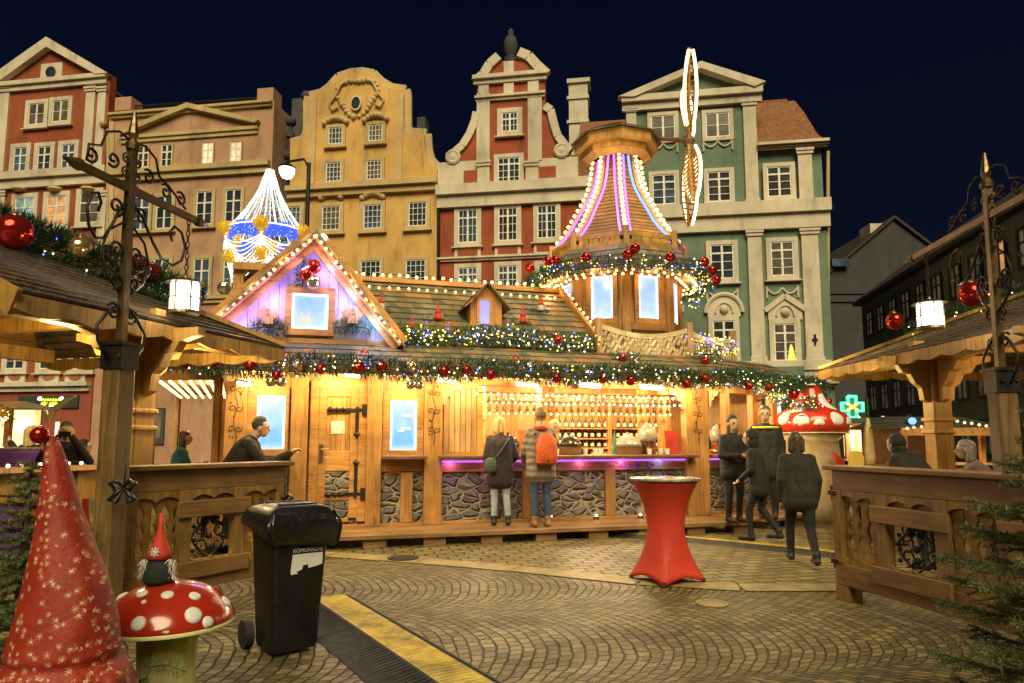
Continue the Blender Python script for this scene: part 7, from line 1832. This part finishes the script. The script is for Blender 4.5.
m=MB(); m.bar(a-V((0,0,.2)),b-V((0,0,.2)),.04,.3); m.build('front_board',M.owv,ct)
for t_ in (.15,.85): m=MB(); q=a.lerp(b,t_); m.box(V((q.x,q.y,.6)),.1,.1,1.16); m.build('leg',M.owv,ct)
strings('row of small bulbs along the counter in the left shelter',None,[a+V((0,-.05,.05)),a.lerp(b,.9)+V((0,-.05,.05))],10,.02,M.bulbw)
a,b=G(-60,600),G(44,575); 
q0,q1=D(-30,572,4.4),D(47,560,4.9); m=MB(); d=(q1-q0).normalized()
m.prism([q0+V((0,0,-.12)),q1+V((0,0,-.10)),q1+d*.04+V((0,0,-.02)),q1+V((0,0,.13)),q0.lerp(q1,.6)+V((0,0,.08)),q0+V((0,0,.10))],V((.03,.05,0)))
rl_=thing('plank_barrier','low plank with a shaped end and dark bolt hole at the left edge','barrier',V(((q0.x+q1.x)/2,(q0.y+q1.y)/2,0))); m.build('plank',M.owv,rl_)
m=MB(); c=q0.lerp(q1,.42)+V((0,-.012,0)); m.lathe((0,0,0),[(.035,0),(.03,.012),(.005,.012)],12); m.v=[(c.x+x,c.y-z,c.z+y) for x,y,z in m.v]; m.build('bolt_hole',M.iron,rl_)
for t_ in (.1,.7): m=MB(); q=q0.lerp(q1,t_); m.box(V((q.x,q.y+.1,q.z/2)),.09,.09,q.z); m.build('leg',M.owv,rl_)
def stall(label,x0,x1,d,ytop,roofm,inner,name='market_stall',depth=1.8,counter=.95,rise=.7):
    a,b=D(x0,441,d),D(x1,441,d); a.z=b.z=0; pl=Plane((a.x,a.y),0); L=(b-a).length; H=D((x0+x1)/2,ytop,d).z
    t=thing(name,label,'market stall',pl.at(L/2,0)); m=MB(); m.prect(pl,0,L,.0,counter,-.1,0); m.build('counter_front',M.shopred if roofm is None else M.wv,t)
    m=MB(); m.prect(pl,-.1,L+.1,counter,counter+.05,-.6,.12); m.build('counter_top',M.wpale,t)
    for u in (0,L-.1):
        for o in (0,-depth): m=MB(); m.prect(pl,u,u+.1,0,H,o-.1,o); m.build('post',M.wv,t)
    m=MB(); m.prect(pl,0,L,counter,H,-depth-.05,-depth); m.build('back_wall',inner,t)
    m=MB(); zr=H+rise
    m.add([pl.at(-.3,H,.5),pl.at(L+.3,H,.5),pl.at(L,zr,-depth/2),pl.at(0,zr,-depth/2)],[(0,1,2,3)]); m.add([pl.at(-.3,H,-depth-.3),pl.at(L+.3,H,-depth-.3),pl.at(L,zr,-depth/2),pl.at(0,zr,-depth/2)],[(3,2,1,0)])
    m.add([pl.at(-.3,H,.5),pl.at(-.3,H,-depth-.3),pl.at(0,zr,-depth/2)],[(0,2,1)]); m.add([pl.at(L+.3,H,.5),pl.at(L+.3,H,-depth-.3),pl.at(L,zr,-depth/2)],[(0,1,2)])
    m.build('roof',roofm or M.shing,t); m=MB(); m.prect(pl,-.3,L+.3,H-.18,H+.0,.45,.5); m.build('fascia',M.wh,t)
    return t,pl,L,H
glow=emit('stall_glow',(1,.62,.28),1.3)  # back wall glows by itself, in place of light falling on it
t,pl,L,H=stall('brightly lit stall with fir garland and bulbs behind the purple table, at the left edge',-95,8,13,408,M.shing,glow,depth=.8,rise=.15)
lamp('stall_light',pl.at(L*.75,H-.3,-.5),60,(1,.7,.36),.1)
garland('garland thick with yellow lights over the far left stall',[pl.at(-.3,H+.15,.5),pl.at(L*.5,H+.3,.5),pl.at(L*.85,H+.12,.5),pl.at(L+.35,H-.25,.5)],.16,900,150,cols='yyw',lr=.018)
strings('large bulbs under the roof edge of the far left stall',None,[pl.at(0,H-.12,.4),pl.at(L+.2,H-.2,.4)],12,.06,M.bulbw)
# stalls behind the right railing
t,pl,L,H=stall('lit stall hung with colourful goods, seen behind the right railing',846,900,19,424,M.slate,simple('stall_back',(.3,.2,.1)),rise=.2)
lamp('stall_light',pl.at(L*.3,H-.3,.2),55,(1,.75,.45),.1); lamp('stall_light',pl.at(L*.75,H-.3,.2),55,(1,.75,.45),.1)
cols=[(.6,.6,.55),(.5,.1,.05),(.1,.3,.5),(.6,.4,.05),(.4,.45,.2),(.55,.2,.3)]
gms=[simple('hanging_cloth',c,.7) for c in cols]
for i in range(14):
    m=MB(); u=.1+(L-.2)*i/14; m.prect(pl,u,u+.09,H-.75-.2*rnd.random(),H-.12,-.35,-.33); solo(m,'hanging_scarf',gms[i%6],'coloured scarf hanging at the front of the stall behind the right railing','scarf','scarves hanging in the right stall')
t2_,pl2,L2,H2=stall('dark-roofed stall with coloured lights under its edge, behind the hunched person',903,985,16,428,M.slate,simple('stall_back_dim',(.2,.12,.06)),rise=.3)
lamp('stall_light',pl2.at(L2*.4,H2-.3,.2),25,(1,.6,.3),.1)
strings('string of mixed bulbs along the edge of the dark-roofed stall',None,[pl2.at(-.2,H2-.02,.55),pl2.at(L2*.5,H2+.15,.55),pl2.at(L2,H2-.02,.55)],14,.03,M.bulb)
for x,mt,l in ((912,M.blueled,'blue'),(932,M.purpled,'violet')):
    p=D(x,421,15.8); t=thing('spotlight',f'small {l} spotlight on the dark stall roof','spotlight',p); m=MB(); m.tube([p,p+V((.1,.25,.12))],[.09,.06],8); m.build('housing',M.black,t); m=MB(); m.lathe((0,0,0),[(.001,0),(.085,0)],10,cap=False); m.ball(p+V((-.01,-.03,0)),.085,10); m.build('lens',mt,t)
p=D(856,459,12.5); m=MB(); m.box(p-V((0,0,.08)),.2,.18,.26); m.lathe(p+V((0,0,.051)),[(.13,0),(.1,.08),(.03,.1)],4,a0=math.pi/4); t=thing('yellow_lamp_box','small glowing yellow box lantern beside the giant toadstool','lantern',p-V((0,0,.27))); m.build('box',emit('amber_glow',(1,.55,.05),.4),t); m=MB(); m.tube([V((p.x,p.y,0)),p-V((0,0,.27))],.04,6); m.build('stand',M.iron,t)
# pharmacy cross
c=D(852,407,22); t=thing('pharmacy_cross','glowing green pharmacy cross on a dark post','neon sign',V((c.x+.55,c.y,0))); k=22/F
m=MB(); w_=4*k;l_=10.5*k
out=[(-w_,l_),(w_,l_),(w_,w_),(l_,w_),(l_,-w_),(w_,-w_),(w_,-l_),(-w_,-l_),(-w_,-w_),(-l_,-w_),(-l_,w_),(-w_,w_)]
m.prism([c+V((x*1.1,0.03,y*1.1)) for x,y in out],V((0,.12,0))); m.build('panel',emit('green_panel_glow',(0,.35,.06),.35),t)
m=MB(); pts=[c+V((x,-.02,y)) for x,y in out]; m.tube(pts+[pts[0]],.055,6); m.build('neon_tube',emit('neon_green',(.06,1,.28),2.6),t)
m=MB(); 
for s in (-1,1): m.tube([c+V((-.16,-.03,-.1*s)),c+V((.16,-.03,.1*s))],.05,5)
m.build('centre_mark',emit('neon_amber',(1,.35,.1),1.5),t)
m=MB(); q=V((c.x+.55,c.y+.1,0)); m.tube([q,q+V((0,0,c.z+.3))],.07,8); m.bar(c+V((0,.1,0)),V((q.x,q.y,c.z)),.05,.05); m.build('post',M.iron,t)
lamp('cross_light',c+V((0,-.5,0)),12,(.08,1,.3),.2)
for x,y,d in ((857,419,24),(883,419,30)):
    p=D(x,y,d); t=thing('street_lamp','small warm street lamp '+('under the pharmacy cross' if x<870 else 'in the dark side street'),'street lamp',V((p.x,p.y,0))); m=MB(); m.tube([V((p.x,p.y+.1,0)),V((p.x,p.y+.1,p.z+.1))],.05,6); m.build('post',M.iron,t); m=MB(); m.ball(p,.13,10); m.build('globe',emit('sodium',(1,.6,.2),3),t,True)
# parasol folded
p=D(869,441,17); t=thing('folded_parasol','closed cream parasol standing between the stalls','parasol',V((p.x,p.y,0))); zt=D(869,416,17).z; m=MB(); m.tube([V((p.x,p.y,0)),V((p.x,p.y,zt))],.03,6); m.build('pole',M.iron,t); m=MB(); m.lathe((p.x,p.y,0),[(.12,zt-1.3),(.14,zt-1.0),(.1,zt-.4),(.02,zt)],10,wob=lambda a,z:1+.15*math.cos(5*a)); m.build('canopy',simple('cream_canvas',(.4,.3,.14),.8),t,True)
# ------------------------------------------------------------------ fir trees framing the picture
def fir(name,label,c,H,rad,seed,zmin=.25,nb=70,side=None):
    rr_=random.Random(seed); t=thing(name,label,'fir tree',c); c=V(c)
    m=MB(); m.tube([c,c+V((0,0,H*.5)),c+V((0,0,H))],[.05,.03,.006],8); m.build('trunk',M.bark,t)
    tw=MB(); nd=MB()
    for i in range(nb):
        f=i/nb; z=zmin+(H-zmin)*f**.9; L=rad*(1-f)**.8*rr_.uniform(.75,1.1)+.06; a=i*2.39996+rr_.uniform(-.3,.3)
        if side and math.cos(a-side)<-.2 and rr_.random()<.7: continue
        d=V((math.cos(a),math.sin(a),.0)); pts=[]
        for k in range(7):
            s=k/6; pts.append(c+V((0,0,z))+d*(L*s)+V((0,0,-.16*L*s+.20*L*s*s+ .0)))
        tw.tube(pts,[.010*(1-s/6)+.002 for s in range(7)],5)
        needles(nd,pts[1:],.007,520,(.018,.032),.0021,rand=rr_,fwd=.6)
        sd=V((-d.y,d.x,0))
        ns=int(L/.055)
        for k in range(ns):
            s=.18+.8*k/ns; p=pts[0].lerp(pts[-1],s); p.z=c.z+z-.16*L*s+.20*L*s*s
            for q in (-1,1):
                l=L*(.42*(1-s)+.10)*rr_.uniform(.7,1.15); e=p+(d*.75+sd*q*.75).normalized()*l+V((0,0,rr_.uniform(-.04,.02)))
                tw.tube([p,e],[.004,.0015],3,cap=False); needles(nd,[p,p.lerp(e,.5),e],.004,520,(.016,.03),.0021,rand=rr_,fwd=.7)
    tw.build('branches',M.bark,t); nd.build('crown',M.fol,t)
    return t
fc=V((D(1106,600,3.0).x,3.0,.18))
ft=fir('fir_tree','dense green fir tree in a wooden box in front of the right railing',fc,1.75,.74,4,.1,96,R(180))
m=MB()
for s in (-1,1): m.box(fc+V((s*.22,0,-.0)),.03,.47,.34); m.box(fc+V((0,s*.22,0)),.41,.03,.34)
solo(m,'planter_box',M.wdark,'dark wooden planter box under the fir at the right edge','planter')
fl=V((D(-85,600,2.9).x,2.9,0))
fir('fir_tree','fir branches reaching in at the left edge behind the red cloth cone',V((fl.x-.05,3.6,.1)),1.3,.36,9,.25,60,R(0))
fir('fir_tree','low dark fir at the lower left corner beside the red cloth cone',V((D(-20,650,2.75).x,3.3,0)),.62,.42,12,.1,44,R(0))
m=MB(); needles(m,[D(148,668,3.45),D(165,664,3.4),D(186,672,3.45)],.03,900,(.02,.05),.002); m.tube([D(148,668,3.45),D(165,664,3.4),D(186,672,3.45)],.005,4); solo(m,'fir_twig',M.fol,'fir twig tied round the stem of the toadstool seat','twig')
# ribbon bows hung on the left post and railing end
for (x,y,d,l) in ((124,487,5.45,'on the left wooden gate post'),(284,500,7.32,'at the far end of the left railing')):
    c=D(x,y,d); m=MB(); m.tube([c+V((0,0,.28)),c+V((.01,-.01,.12)),c],.006,5)
    for s,q in ((1,0),(-1,0),(1,-1),(-1,-1)): m.tube([c,c+V((s*.05,-.02,.05+q*.1)),c+V((s*.10,-.02,.03+q*.13)),c+V((s*.05,-.01,-.02+q*.1)),c],[.01,.02,.022,.018,.01],6)
    solo(m,'dark_bow',M.black,'limp dark bow hanging '+l,'bow',smooth=True)
